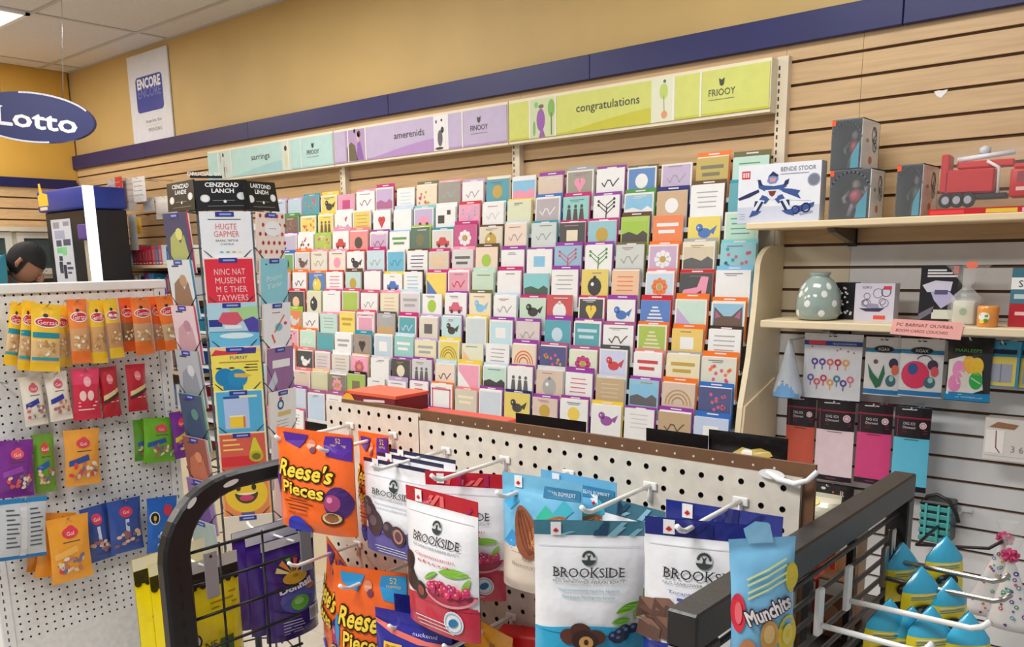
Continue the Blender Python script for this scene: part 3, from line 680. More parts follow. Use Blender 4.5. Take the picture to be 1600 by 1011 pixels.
def art_red(s, tx, M, w, h):
    s.ell(M, 0, -h*.24, w*.17, h*.1, (240,130,140), .0006, mx=.02); tx.text(M, 'Gol', 0, -h*.24, h*.06, (255,240,240), .001)
    s.pp(M, [(-w*.42,-h*.66),(-w*.42,-h*.56),(w*.4,-h*.42),(w*.42,-h*.5)], (226,206,150), .0006, mx=.02)
    s.pp(M, [(-w*.42,-h*.74),(-w*.42,-h*.66),(w*.42,-h*.5),(w*.42,-h*.58)], (80,40,36), .0007, mx=.02)
    tx.rect(M, -w*.1, w*.36, -h*.70, -h*.685, (250,220,220), .0012)
def art_pink(s, tx, M, w, h):
    s.ell(M, 0, -h*.25, w*.14, h*.1, (250,170,180), .0006, mx=.02); tx.text(M, 'Gol', 0, -h*.25, h*.055, (255,240,240), .001)
    for k, a in enumerate((-.2, .08)): s.ell(M, a*w, -h*.52, w*.12, h*.1, (246,206,196), .0007+k*.0001, mx=.02)
    for k in range(3): tx.rect(M, -w*.36, w*(.34-.06*k), -h*(.665+.07*k), -h*(.64+.07*k), (252,206,210), .0012)
def art_back(s, tx, M, w, h):
    s.rect(M, -w*.5, w*.5, -h*.08, 0, (40,130,190), .0006, mx=.03)
    for a in (-.38, .12):
        for k in range(9): tx.rect(M, w*a, w*(a+random.uniform(.16, .3)), -h*(.17+.075*k)-h*.022, -h*(.17+.075*k), (80,84,92), .001)
    s.rect(M, -w*.08, w*.06, -h*.95, -h*.09, (206,208,212), .0006, mx=.03)
def art_choc(s, tx, M, w, h):
    s.ell(M, w*.0, -h*.23, w*.2, h*.1, (214,60,90), .0006, mx=.02); tx.text(M, 'Gol', 0, -h*.23, h*.06, (250,240,236), .001)
    s.rect(M, -w*.06, w*.06, -h*.62, -h*.36, (206,214,236), .0006)
    for k in range(18): s.ell(M, random.uniform(-.36, .36)*w, -h*random.uniform(.6, .86), w*.08, h*.035, random.choice([(206,150,130), (230,196,170), (150,100,110), (110,90,150)]), .0008+.00003*k, n=10)
def art_blue(s, tx, M, w, h):
    s.ell(M, -w*.3, -h*.36, w*.16, h*.12, (240,236,230), .0006, mx=.02); s.ell(M, -w*.3, -h*.36, w*.13, h*.1, (24,20,24), .0009, mx=.02); s.ell(M, -w*.3, -h*.36, w*.05, h*.05, (220,180,90), .0012)
    s.ell(M, w*.15, -h*.24, w*.16, h*.1, (214,60,90), .0006, mx=.02)
    for k in range(14): s.ell(M, random.uniform(-.2, .4)*w, -h*random.uniform(.55, .86), w*.07, h*.035, random.choice([(120,190,240), (240,240,250), (200,160,140)]), .0008+.00003*k, n=10)
GN = 'snack bags on the white pegboard'
LB = [ # name, label, top px, bottom px, width px, depth lift, bands, art
 ('tube', 'yellow nut tube bag, leftmost in the top row, teal bands', C3(112,172), C3(62,568), 88*.2473, .060, [(0,YEL),(.5,(226,190,140)),(.84,YEL)], art_nut(YEL,1)),
 ('tube', 'narrow yellow nut tube bag, second in the top row', C3(182,162), C3(150,602), 82*.2473, .085, [(0,YEL),(.5,(214,176,130)),(.86,YEL)], art_nut(YEL,1)),
 ('bag', 'plump yellow nut bag right behind the widest yellow logo bag', C3(365,190), C3(388,580), 130*.2473, .050, [(0,YEL),(.45,(222,180,120)),(.85,YEL)], art_nut(YEL,0)),
 ('bag', 'wide yellow nut bag with the largest red logo, third in the top row', C3(290,182), C3(285,608), 190*.2473, .105, [(0,YEL),(.42,(240,200,90)),(.55,(226,186,130)),(.86,YEL)], art_nut(YEL,1)),
 ('bag', 'orange nut bag between the wide yellow bag and two slim yellow bags', C3(480,152), C3(520,556), 128*.2473, .080, [(0,ORG),(.2,(240,140,60)),(.45,(216,160,110)),(.8,ORG)], art_nut(ORG,0)),
 ('tube', 'slim yellow nut bag just right of the first orange bag', C3(602,155), C3(632,556), 108*.2473, .070, [(0,YEL),(.42,(220,170,110)),(.82,YEL)], art_nut(YEL,0)),
 ('tube', 'slim yellow nut bag at the middle of the top row, beside the red-orange bag', C3(690,150), C3(745,522), 92*.2473, .085, [(0,YEL),(.4,(206,150,100)),(.82,YEL)], art_nut(YEL,0)),
 ('tube', 'dark orange nut bag half hidden behind its right neighbour', C3(785,142), C3(825,482), 84*.2473, .055, [(0,(230,96,40)),(.45,(150,110,70)),(.8,(236,104,40))], art_nut(ORG,0)),
 ('bag', 'bright orange nut bag, second from the right in the top row', C3(880,140), C3(920,500), 122*.2473, .090, [(0,ORG),(.45,(206,160,120)),(.76,ORG)], art_nut(ORG,0)),
 ('tube', 'thin orange nut bag squeezed between the two rightmost orange bags', C3(975,135), C3(1018,474), 70*.2473, .060, [(0,(236,104,36)),(.5,(200,150,120)),(.8,ORG)], art_nut(ORG,0)),
 ('bag', 'orange nut bag at the right end of the top row', C3(1035,130), C3(1112,470), 122*.2473, .085, [(0,ORG),(.5,(206,170,130)),(.8,ORG)], art_nut(ORG,0)),
 ('bag', 'cream snack bag with blue banner, leftmost in the second row', C3(188,638), C3(236,948), 150*.2473, .045, [(0,(232,222,206))], art_snack((214,90,110),(50,56,150))),
 ('bag', 'cream snack bag with blue banner beside the pink bag', C3(345,612), C3(392,916), 146*.2473, .065, [(0,(232,222,206))], art_snack((206,80,100),(50,56,150))),
 ('bag', 'pink and red wafer bag in the second row', C3(535,590), C3(555,912), 178*.2473, .060, [(0,(226,60,100)),(.3,(214,40,70))], art_pink),
 ('bag', 'dark red chocolate bag touching the pink bag', C3(672,580), C3(712,892), 120*.2473, .045, [(0,(190,26,44))], art_red),
 ('bag', 'dark red chocolate bag hanging alone at the right of the second row', C3(852,562), C3(876,858), 124*.2473, .055, [(0,(190,26,44))], art_red),
 ('bag', 'purple mixed snack bag at the left edge of the third row', C4(66,130), C4(72,372), 150*.3667, .060, [(0,(122,40,140))], art_snack((230,90,100),(150,70,170))),
 ('bag', 'olive green snack bag beside the purple bag', C4(180,104), C4(198,352), 92*.3667, .035, [(0,(104,150,40))], art_snack((206,70,60),(40,90,160))),
 ('bag', 'amber snack bag hanging alone in the third row', C4(345,84), C4(355,322), 152*.3667, .045, [(0,(236,160,60))], art_snack((220,70,80),(50,80,150))),
 ('bag', 'green snack bag behind the brighter green bag', C4(620,40), C4(630,214), 110*.3667, .030, [(0,(90,150,36))], art_snack((214,80,90),(60,90,160))),
 ('bag', 'bright green snack bag at the right of the third row', C4(680,34), C4(680,224), 138*.3667, .060, [(0,(110,180,40))], art_snack((226,80,90),(50,90,170))),
 ('bag', 'violet snack bag at the right end of the third row', C4(758,8), C4(785,204), 78*.3667, .075, [(0,(116,40,150))], art_snack((226,60,90),(226,200,60))),
 ('bag', 'silver back of a snack bag with blue top strip, bottom row', C4(98,376), C4(98,634), 205*.3667, .085, [(0,(196,200,206)),(.94,(40,110,170))], art_back),
 ('bag', 'amber snack bag furthest back of the three amber bags', C4(205,448), C4(178,690), 130*.3667, .025, [(0,(226,140,40))], None),
 ('bag', 'amber snack bag in the middle of the three amber bags', C4(250,440), C4(222,712), 150*.3667, .050, [(0,(232,148,40))], None),
 ('bag', 'amber snack bag in front of the other two amber bags', C4(285,456), C4(312,726), 178*.3667, .085, [(0,(238,160,44))], art_snack((226,60,80),(240,180,90))),
 ('bag', 'navy chocolate bag next to the amber bags', C4(395,412), C4(437,640), 118*.3667, .040, [(0,(44,74,150))], art_choc),
 ('bag', 'navy chocolate bag in the middle of the three blue bags', C4(525,382), C4(545,604), 142*.3667, .060, [(0,(46,80,160))], art_choc),
 ('bag', 'bright blue snack bag with a black round badge at the right', C4(690,372), C4(690,604), 128*.3667, .075, [(0,(30,104,200))], art_blue)]
for i, (nm, lab, tp, bt, wp, lift, bands, art) in enumerate(LB):
    k = bag_on_x(LX+lift, tp, bt, wp)
    dd = .026 if nm == 'tube' else .030
    bag_at('snack_bag', lab, 'snack bag', GN, k['loc'], k['yaw'], k['tilt'], k['w'], k['h'], dd*min(1, k['w']/.06), 'pillow', bands, i, art, nx=10, ny=16)
def peg_hook(label, base, L, axis, col=(240,240,240), r=.0026, tip=.012, mt=None, group=None, plate=True, ztip=0.0):
    """wire hook: back plate, shank, raised tip; axis is the horizontal direction it sticks out"""
    t = thing('peg_hook', label, 'hook', base, math.atan2(axis[1], axis[0])+math.pi/2, group)
    s = MB(); s.tube([(0,0,0), (0,-L*.5,ztip*.5), (0,-L*.88,ztip), (0,-L*.95,ztip+tip*.35), (0,-L,ztip+tip)], r, col, 8); part('shank', s, mt or STEEL, t)
    if plate:
        s = MB(); s.rbox(-.010, .010, -.003, -.0005, -.006, .005, col, .001, 1); s.tube([(0,0,0),(0,-.002,-.022)], r, col, 6); part('back_plate', s, mt or STEEL, t)
    return t
GREY = (170,172,176)
for i, (p, lab, L) in enumerate([(C4(400,70), 'thin grey peg hook empty beside the lone amber bag', .07), (C4(490,48), 'thin grey peg hook left of the bright green bags', .08), (C3(0,677), 'thin grey peg hook at the left edge between the snack rows', .06)]):
    q = onx(p[0], p[1], LX); peg_hook(lab, (LX+.001, q.y, q.z), L, (1,0), GREY, .0018, .008, CHROME, 'grey hooks on the white pegboard', plate=False)
# one hook behind each group of hanging bags
for i, (nm, lab, tp, bt, wp, lift, bands, art) in enumerate(LB):
    q = onx(tp[0], tp[1], LX+lift)
    if i in (0, 3, 4, 8, 10, 12, 13, 16, 21, 22, 25, 27):
        peg_hook('grey hook of the ' + ' '.join(lab.split(',')[0].split()[:12]), (LX+.001, q.y, q.z-.006), lift+.02, (1,0), GREY, .0018, .008, CHROME, 'grey hooks on the white pegboard', plate=False)
def bag_on_y(Y, tl, tr, hpx):
    A = ony(tl[0], tl[1], Y); B = ony(tr[0], tr[1], Y); c = (A+B)/2
    ppm = (proj(c)[1]-proj(c+Vector((0,0,.05)))[1])/.05
    return dict(loc=c, yaw=0.0, tilt=0.0, w=(B-A).length, h=hpx/ppm)
# ================================================================== front pegboard display
PY = -2.14
fg = thing('pegboard_display', 'cream pegboard display with brown top edge in the foreground', 'display stand', (-0.8, PY, 0))
toF = lambda u, v, d: (u+.8, d, v)
h1 = ony(517, 637, PY); h2 = ony(792, 693.4, PY)
s = pegpanel(-1.242, -1.006, .30, 1.358, .0254, .0254, h1.x, h1.z, .0040, (218,210,196), toF, hv0=.86); part('pegboard_panel', s, HARD, fg)
s = pegpanel(-1.004, -.374, .30, 1.3475, .0265, .0258, h2.x, h2.z, .0040, (218,210,196), toF, hv0=.86); part('pegboard_panel', s, HARD, fg)
s = MB(); s.box(-.442, -.206, .0051, .0057, .30, 1.3578, (206,196,180)); s.box(-.204, .426, .0051, .0057, .30, 1.347, (206,196,180)); part('panel_core', s, HARD, fg)
s = MB(); s.box(-.405, .44, .0058, .011, .30, 1.3635, (112,78,52)); part('hardboard_back', s, HARD, fg)
s = MB(); M = flat(.0058)
for k in range(24):
    u = h2.x+.8+.012+.0265*(k-8)
    if -.19 < u < .43: s.ell(M, u, 1.3535, .0016, .0016, (216,206,190), .0003, n=8)
part('pilot_holes', s, HARD, fg, kind='stuff')
s = MB(); s.box(-.46, .44, -.02, .345, .0, .30, (70,66,64)); part('base', s, BLACKM, fg)
# shelf behind the pegboard on which goods lie
s = MB(); s.box(-.44, .44, .02, .33, 1.075, 1.09, (60,58,58)); part('rear_shelf', s, BLACKM, fg)
s = MB(); s.box(-.44, .16, .10, .33, 1.262, 1.272, (60,58,58)); part('rear_shelf', s, BLACKM, fg)
s = MB(); s.box(-.44, .44, .33, .345, .30, 1.09, (60,58,58)); s.box(-.44, .16, .33, .345, 1.09, 1.272, (60,58,58)); part('rear_panel', s, BLACKM, fg)
# ---- black end frames
fr = thing('end_frame', 'black steel end frame with a rounded top corner left of the orange bags', 'frame', (-1.36, -2.39, 0))
pts = [(0,.25,1.222),(0,.13,1.221)] + [(0, .13-.13*math.sin(q), 1.10+.12*math.cos(q)) for q in [math.pi/2*k/9 for k in range(1,10)]] + [(0,0,.0)]
s = MB(); s.beam8(pts, .014, [.016,.016]+[.016+.010*k/9 for k in range(1,10)]+[.026], (22,22,26), ch=.005); part('tube', s, BLACKM, fr)
s = MB()
for k in range(22): 
    z = 1.08-.032*k; s.add([(.0143,-.003,z),(.0143,.003,z),(.0143,.003,z+.014),(.0143,-.003,z+.014)], [(0,1,2,3)], (6,6,8))
part('slots', s, BLACKM, fr, kind='stuff')
for k, (a, lab) in enumerate([((405,757), 0), ((310,770), 0)]):
    p = onx(a[0], a[1], -1.345)
wz = [onx(358, 847, -1.36).z, onx(307, 937, -1.36).z, onx(315, 1003, -1.36).z]
wz = [wz[0]-.062*k for k in range(8)]
for z in wz:
    s = MB(); s.tube([(0,.022,z),(0,.25,z)], .003, (22,22,26), 6); part('wire', s, BLACKM, fr)
for y in (.09, .18):
    s = MB(); s.tube([(-.006,y,wz[0]+.003),(-.006,y,.3)], .0026, (22,22,26), 6); part('wire', s, BLACKM, fr)
# white scuff where the paint is gone
for (px, py, L) in ((361, 755, .016), (300, 786, .012)):
    p = onx(px, py, -1.3455); s = MB(); s.ell(lambda u, v, e: (.0143+e, p.y+2.39+u, p.z+v), 0, 0, L, .005, (232,230,228), .0004, rot=.2 if px > 330 else .75); part('chipped_patch', s, PAPER, fr)
fr2 = thing('end_frame', 'black square-tube end frame with close horizontal bars at the lower right', 'frame', (-.34, -1.8, 0))
FB, FA = onx(1433, 735, -.325), onx(1090, 971, -.325)
zt_ = (FB.z+FA.z)/2; L_ = FB.y-FA.y
s = MB(); s.rbox(-.015, .015, FA.y+1.8, FB.y+1.8, zt_-.034, zt_, (44,42,42), .002, 1); part('top_rail', s, BLACKM, fr2)
for y, wy in ((FA.y, .045), (FB.y-.024, .024)):
    s = MB(); s.rbox(-.015, .015, y+1.8, y+1.8+wy, 0, zt_-.0345, (40,40,42), .002, 1); part('post', s, BLACKM, fr2)
for k in range(14):
    z = zt_-.034-.018-.0262*k
    s = MB(); s.tube([(.002, FA.y+1.8+.045, z), (.002, FB.y+1.8-.024, z)], .0033, (62,58,56), 6); part('bar', s, BLACKM, fr2)
for y in (-1.86, -2.03, -2.17):
    s = MB(); s.box(-.012, -.004, y+1.8-.006, y+1.8+.006, .3, zt_-.0345, (20,20,22)); part('upright_bar', s, BLACKM, fr2)
# ---- white hooks
HK = [((548,664),(425,691)),((615,679),(501,708)),((698,703),(574,741)),((790,717),(676,777)),((889.5,739),(784.5,788)),((1017,758),(918,823)),((1158,782),(1075,847))]
HL = ['white peg hook furthest left, through the large orange bag', 'white peg hook right of the large orange bag', 'white peg hook through the white and purple pouches', 'white peg hook through the red topped pouches', 'white peg hook through the almond bag', 'white peg hook through the teal topped pouches', 'white peg hook through the navy topped pouches']
for (b0, t0), lab in zip(HK, HL):
    B = ony(b0[0], b0[1], PY); peg_hook(lab, (B.x, PY-.0005, B.z), .155, (0,-1), (246,244,240), .0031, .010, group='white hooks on the front pegboard', ztip=-.004)
for (px, py, lab) in ((560,849,'white peg hook above the lower orange bags, left'), (640,880,'white peg hook through the lower orange bag with the blue corner'), (716,936,'white peg hook through the dark blue candy bag'), (800,962,'white peg hook beside the amber and navy bag')):
    B = ony(px, py, PY); peg_hook(lab, (B.x, PY-.0005, B.z), .15, (0,-1), (246,244,240), .0031, .010, group='white hooks on the front pegboard', ztip=-.004)
# cable-tie loop at the right end
p = ony(1245, 748, PY-.004); t = thing('cable_tie', 'white plastic loop at the right end of the front pegboard', 'cable tie', p)
s = MB(); s.tube([(-.036,.001,.003),(-.02,-.004,-.003),(0,-.006,-.005),(.013,-.002,.0),(.021,.006,.010)], [.0032,.0035,.0035,.003,.0032], (240,240,240), 8); s.ell(flat(0), -.03, .001, .016, .006, (236,236,236), .001); part('loop', s, PLASTIC, t)
# ---- artwork of the foreground bags
def leaf(s, M, u, v, L, W, rot, col, e=.0010):
    c, q = math.cos(rot), math.sin(rot)
    P = [(L*(k/10-.5), W*math.sin(math.pi*k/10)**.8) for k in range(11)] + [(L*(k/10-.5), -W*.8*math.sin(math.pi*k/10)**.8) for k in range(9, 0, -1)]
    s.pp(M, [(u+c*x-q*y, v+q*x+c*y) for x, y in P], col, e, mx=.02)
    s.line(M, [(u-c*L*.5, v-q*L*.5), (u+c*L*.5, v+q*L*.5)], L*.03, (196,226,130), e+.0003)
def tree_logo(s, M, u, v, r, col=(60,66,64)):
    s.ell(M, u, v, r, r, (206,210,208), .0006, n=20)
    s.ell(M, u, v-r*.05, r, r*.95, col, .0009, n=12, a0=math.pi*1.08, a1=math.pi*1.92)
    s.pp(M, [(u-r*.3,v-r*.6),(u-r*.13,v),(u-r*.3,v+r*.5),(u,v+r*.25),(u+r*.3,v+r*.5),(u+r*.13,v),(u+r*.3,v-r*.6)], col, .0010)
    for k in range(9):
        a = .2+2.75*k/8; s.ell(M, u+r*.72*math.cos(a), v+r*.1+r*.68*math.sin(a), r*.17, r*.17, col, .0011, n=8)
def maple(s, M, u, v, k):
    s.rect(M, u-k, u+k, v-k*1.3, v+k*1.3, (246,244,244), .0008)
    P = [(0,.55),(.12,.3),(.28,.38),(.24,.1),(.5,.16),(.42,-.02),(.55,-.1),(.2,-.32),(.05,-.3),(.05,-.5),(-.05,-.5),(-.05,-.3),(-.2,-.32),(-.55,-.1),(-.42,-.02),(-.5,.16),(-.24,.1),(-.28,.38),(-.12,.3)]
    s.pp(M, [(u+x*k*1.05, v-k*.35+y*k*1.05) for x, y in P], (206,30,40), .0011)
def foil_glints(s, M, w, v0, v1, c1, c2, seed):  # light and dark streaks painted over the foil top as its reflections
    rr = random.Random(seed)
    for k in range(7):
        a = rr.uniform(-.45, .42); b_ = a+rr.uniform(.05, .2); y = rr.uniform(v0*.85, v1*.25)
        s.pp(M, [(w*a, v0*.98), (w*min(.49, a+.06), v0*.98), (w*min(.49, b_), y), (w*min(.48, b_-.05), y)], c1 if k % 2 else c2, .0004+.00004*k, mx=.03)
def art_pouch(top, glint, low, lowy, fruit, sub, words, navy=False):
    def f(s, tx, M, w, h):
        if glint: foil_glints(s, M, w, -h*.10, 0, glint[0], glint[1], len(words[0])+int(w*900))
        maple(s, M, -w*.30, -h*.052, w*.047)
        s.line(M, [(-w*.46,-h*.165),(w*.46,-h*.165)], h*.004, (206,208,212), .0005, mx=.03)
        tree_logo(s, M, 0, -h*.235, w*.068)
        tx.text(M, 'BROOKSIDE', 0, -h*.325, h*.062, (40,38,44), .0018, fit=w*.66, serif=True)
        tx.text(M, 'NUS SANKOWER INERARI BOATY', 0, -h*.385, h*.018, (110,110,116), .0014, fit=w*.66)
        for k, wd in enumerate(words): tx.text(M, wd, 0, -h*(.44+.042*k), h*.021, sub, .0014, fit=w*(.56-.08*k))
        # coloured lower part with a wavy edge
        n = 14; P = [(-w*.497+w*.994*k/n, -h*(lowy+.028*math.sin(2.2+4.6*k/n))) for k in range(n+1)]
        s.pp(M, P+[(w*.497,-h*(lowy+.035)),(-w*.497,-h*(lowy+.035))], low, .0005, mx=.015)
        fruit(s, M, w, h)
        for k in range(3): tx.rect(M, -w*(.27-.02*k), w*(.2+.03*k), -h*(.895+.03*k)-h*.007, -h*(.895+.03*k), (226,232,240), .0016)
    f.low = (lowy, low)
    return f
def nuts(s, M, u, v, r, inner=True):
    for k, (a, b_, q, c) in enumerate([(-1.3,.1,.9,(96,52,40)),(-.4,.7,.9,(84,46,38)),(.9,.15,.9,(90,50,40)),(0,-.2,1.15,(58,34,32))]): s.ell(M, u+a*r, v+b_*r, q*r, q*r*.8, c, .0009+.0002*k, mx=.015)
    if inner: s.ell(M, u+.1*r, v-.35*r, .62*r, .6*r, (216,164,96), .0019); s.ell(M, u+.1*r, v-.3*r, .2*r, .26*r, (70,40,34), .0021)
def berries(s, M, u, v, r, col, n, hl, sp=1.6):
    rr = random.Random(n)
    for k in range(n):
        a = rr.uniform(-1.4, 1.4); b_ = rr.uniform(-.8, .8); s.ell(M, u+a*r*sp, v+b_*r*1.6, r, r, tuple(int(q*rr.uniform(.8, 1.2)) for q in col), .0011+.00006*k, n=10); s.ell(M, u+a*r*sp-.2*r, v+b_*r*1.6+.3*r, r*.4, r*.35, hl, .0012+.00006*k, n=8)
def fr_teal(s, M, w, h):
    leaf(s, M, w*.36, -h*.56, w*.24, w*.045, .35, (120,180,50)); leaf(s, M, w*.30, -h*.645, w*.18, w*.04, .1, (110,172,50)); leaf(s, M, w*.45, -h*.60, w*.16, w*.03, 1.2, (150,200,70))
    nuts(s, M, -w*.03, -h*.76, w*.105); berries(s, M, w*.33, -h*.735, w*.048, (46,52,92), 9, (120,130,170))
def fr_red(s, M, w, h):
    leaf(s, M, w*.26, -h*.52, w*.36, w*.05, .05, (130,186,60)); leaf(s, M, -w*.02, -h*.57, w*.2, w*.03, .5, (120,176,60)); leaf(s, M, w*.4, -h*.6, w*.2, w*.035, 1.1, (150,200,80))
    s.pp(M, [(-w*.5,-h*.72),(-w*.5,-h*.42),(-w*.36,-h*.5),(-w*.2,-h*.66),(w*.0,-h*.72)], (64,40,38), .0007, mx=.02)
    for k, (a, b_) in enumerate([(-.38,.52),(-.3,.66),(-.17,.70)]): s.ell(M, w*a, -h*b_, w*.09, w*.095, (52,32,32), .0009+.0001*k, mx=.02)
    s.ell(M, -w*.16, -h*.70, w*.05, w*.055, (150,70,60), .0016)
    s.ell(M, w*.21, -h*.665, w*.29, h*.1, (176,60,84), .0008, mx=.02, a0=math.pi, a1=2*math.pi); s.ring(M, w*.21, -h*.67, w*.28, w*.025, (226,150,160), .0022, 16, math.pi*1.02, math.pi*1.98, ry=h*.085)
    berries(s, M, w*.21, -h*.64, w*.034, (206,60,100), 60, (246,160,180), 4.6)
    s.ell(M, w*.26, -h*.87, w*.115, w*.115, (240,240,244), .0010); s.ell(M, w*.26, -h*.87, w*.06, w*.04, (40,120,170), .0014, rot=.5); s.ring(M, w*.26, -h*.87, w*.095, w*.012, (150,190,210), .0013)
def fr_purple(s, M, w, h):
    for k, (a, b_, q) in enumerate([(-.42,.50,.10),(-.36,.57,.12),(-.27,.66,.14),(-.04,.69,.085),(.1,.74,.11)]): s.ell(M, w*a, -h*b_, w*q, w*q, (74,56,64), .0009+.0001*k, mx=.02); s.ell(M, w*(a-.03), -h*(b_-.02), w*q*.5, w*q*.4, (112,92,98), .0011+.0001*k)
    s.ell(M, w*.11, -h*.74, w*.07, w*.08, (196,140,130), .0018); s.ell(M, w*.11, -h*.74, w*.045, w*.055, (110,70,74), .0020)
    leaf(s, M, w*.34, -h*.6, w*.22, w*.04, .8, (120,180,60)); berries(s, M, w*.36, -h*.70, w*.05, (70,76,110), 7, (140,146,180))
def fr_blue(s, M, w, h):
    for k, (a, b_, q) in enumerate([(-.42,.60,.15),(-.3,.56,.12),(-.26,.68,.14),(-.44,.72,.12)]):
        u, v = w*a, -h*b_; q *= w; s.pp(M, [(u-q,v-q*.7),(u-q*.8,v+q*.6),(u+q*.3,v+q*.8),(u+q,v+q*.3),(u+q*.8,v-q*.7)], (92,64,54), .0009+.0003*k, mx=.02); s.pp(M, [(u-q*.8,v+q*.6),(u+q*.3,v+q*.8),(u+q,v+q*.3),(u-q*.1,v+q*.1)], (126,92,78), .0010+.0003*k, mx=.02)
WHT = (238,238,242)
GP = 'chocolate pouches on the front pegboard'
def pouch(label, k, bands, art, seed, d=.045, yaw=None, tilt=0.0, h=None, lean=0.0):
    if art: bands = bands+[(art.low[0]+.03, art.low[1])]
    return bag_at('chocolate_pouch', label, 'snack pouch', GP, k['loc'], k['yaw'] if yaw is None else yaw, tilt, k['w'], h or k['h'], d, 'pouch', bands, seed, art, lean=lean)
TEAL = (70,128,148); NAVY = (34,44,130); REDT = (190,32,48)
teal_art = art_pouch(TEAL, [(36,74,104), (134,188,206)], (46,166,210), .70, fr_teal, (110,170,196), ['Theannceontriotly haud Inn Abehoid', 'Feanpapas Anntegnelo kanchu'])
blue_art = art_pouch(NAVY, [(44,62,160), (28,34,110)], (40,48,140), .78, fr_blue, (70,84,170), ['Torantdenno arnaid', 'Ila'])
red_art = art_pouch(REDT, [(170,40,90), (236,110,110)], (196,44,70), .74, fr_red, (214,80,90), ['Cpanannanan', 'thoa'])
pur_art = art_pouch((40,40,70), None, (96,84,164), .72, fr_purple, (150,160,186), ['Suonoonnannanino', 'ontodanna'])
pouch('white pouch with teal foil top and blueberries, front of its hook', bag_on_z(1.296, (834,812), (1008,815), 232), [(0,TEAL),(.098,WHT)], teal_art, 1)
pouch('white pouch with teal foil top, hidden behind the blueberry pouch', bag_on_z(1.305, (905,765), (1040,800), 230), [(0,(62,112,134)),(.11,WHT)], teal_art, 2, d=.022)
pouch('white pouch with navy foil top and chocolate chunks, front of its hook', bag_on_z(1.313, (1008,806), (1206,824), 246), [(0,NAVY),(.115,WHT)], blue_art, 3, d=.05)
pouch('white pouch with navy foil top behind the chocolate chunk pouch', bag_on_z(1.308, (1041,780), (1224,808), 245), [(0,(36,48,140)),(.15,WHT)], blue_art, 4, d=.022)
pouch('white and red pomegranate pouch hanging in front, turned sideways', bag_on_z(1.288, (634,757), (747,785), 222), [(0,REDT),(.105,WHT)], red_art, 5, d=.036)
pouch('white and red pomegranate pouch behind the turned one', bag_on_z(1.306, (664,735), (788,742), 202), [(0,REDT),(.11,WHT)], red_art, 6, d=.022)
k1 = bag_on_y(-2.245, (568,711), (672,737), 150)
for i, (dy, dz, lab) in enumerate([(0, 0, 'white and purple pouch with dark berries, front of three'), (.032, .004, 'white and purple pouch in the middle of three'), (.06, .007, 'white and purple pouch at the back of three')]):
    kk = dict(k1); kk['loc'] = k1['loc']+Vector((.004*i, dy*.75, dz)); pouch(lab, kk, [(0,(38,40,72)),(.04,WHT)], pur_art, 7+i, d=.024)
# almond bag
def art_almond(s, tx, M, w, h):
    maple(s, M, -w*.28, -h*.06, w*.05)
    s.rect(M, w*.05, w*.48, -h*.16, -h*.07, (60,130,170), .0005, mx=.03); tx.text(M, 'BEAN BOMRERT', w*.26, -h*.115, h*.035, (230,240,246), .0012, fit=w*.34)
    for k, (a, b_, c) in enumerate([(-.36,.2,(70,170,220)),(.1,.28,(60,190,160)),(.3,.22,(70,180,200)),(-.2,.4,(90,190,220)),(-.3,.52,(60,150,210))]): s.pp(M, [(w*(a-.1),-h*(b_+.05)),(w*a,-h*(b_-.06)),(w*(a+.12),-h*(b_+.02)),(w*(a+.02),-h*(b_+.1))], c, .0005+.00005*k, mx=.03)
    s.pp(M, [(-w*.3,-h*.64),(-w*.3,-h*.60),(w*.3,-h*.60),(w*.3,-h*.64)], (222,206,190), .0006, mx=.02)
    def alm(u, v, L, W, rot, c1, c2):
        c, q = math.cos(rot), math.sin(rot); P = []
        for k in range(20):
            a = 2*math.pi*k/20; x = L*math.cos(a); y = W*math.sin(a)*(1-.35*math.cos(a)); P.append((u+c*x-q*y, v+q*x+c*y))
        s.pp(M, P, c1, .0011, mx=.02)
        for k in (-.5, -.15, .2, .5):
            s.line(M, [(u+c*L*t-q*W*k*(1-t*t)*1.0, v+q*L*t+c*W*k*(1-t*t)*1.0) for t in (-.8, -.4, 0, .4, .8)], L*.045, c2, .0015)
    alm(-w*.1, -h*.46, w*.29, w*.15, 2.0, (142,80,52), (116,62,40)); alm(w*.16, -h*.44, w*.26, w*.14, .75, (176,104,60), (222,160,104))
    tx.text(M, 'Reall', -w*.05, -h*.68, h*.04, (130,100,90), .0014); tx.text(M, 'Bovonyaand', -w*.02, -h*.74, h*.03, (150,120,110), .0014, fit=w*.5)
ka = bag_on_z(1.326, (790,735), (906,757), 182)
bag_at('almond_bag', 'light blue bag printed with two large almonds, front of its hook', 'snack bag', 'almond bags', ka['loc'], ka['yaw']+.12, 0, ka['w'], ka['h'], .045, 'pouch', [(0,(120,190,226)),(.60,(222,206,190))], 21, art_almond)
bag_at('almond_bag', 'light blue bag mostly hidden behind the almond bag', 'snack bag', 'almond bags', ka['loc']+Vector((.028, .04, -.002)), ka['yaw'], 0, ka['w'], ka['h'], .02, 'pouch', [(0,(110,180,220)),(.60,(222,206,190))], 22, art_almond)
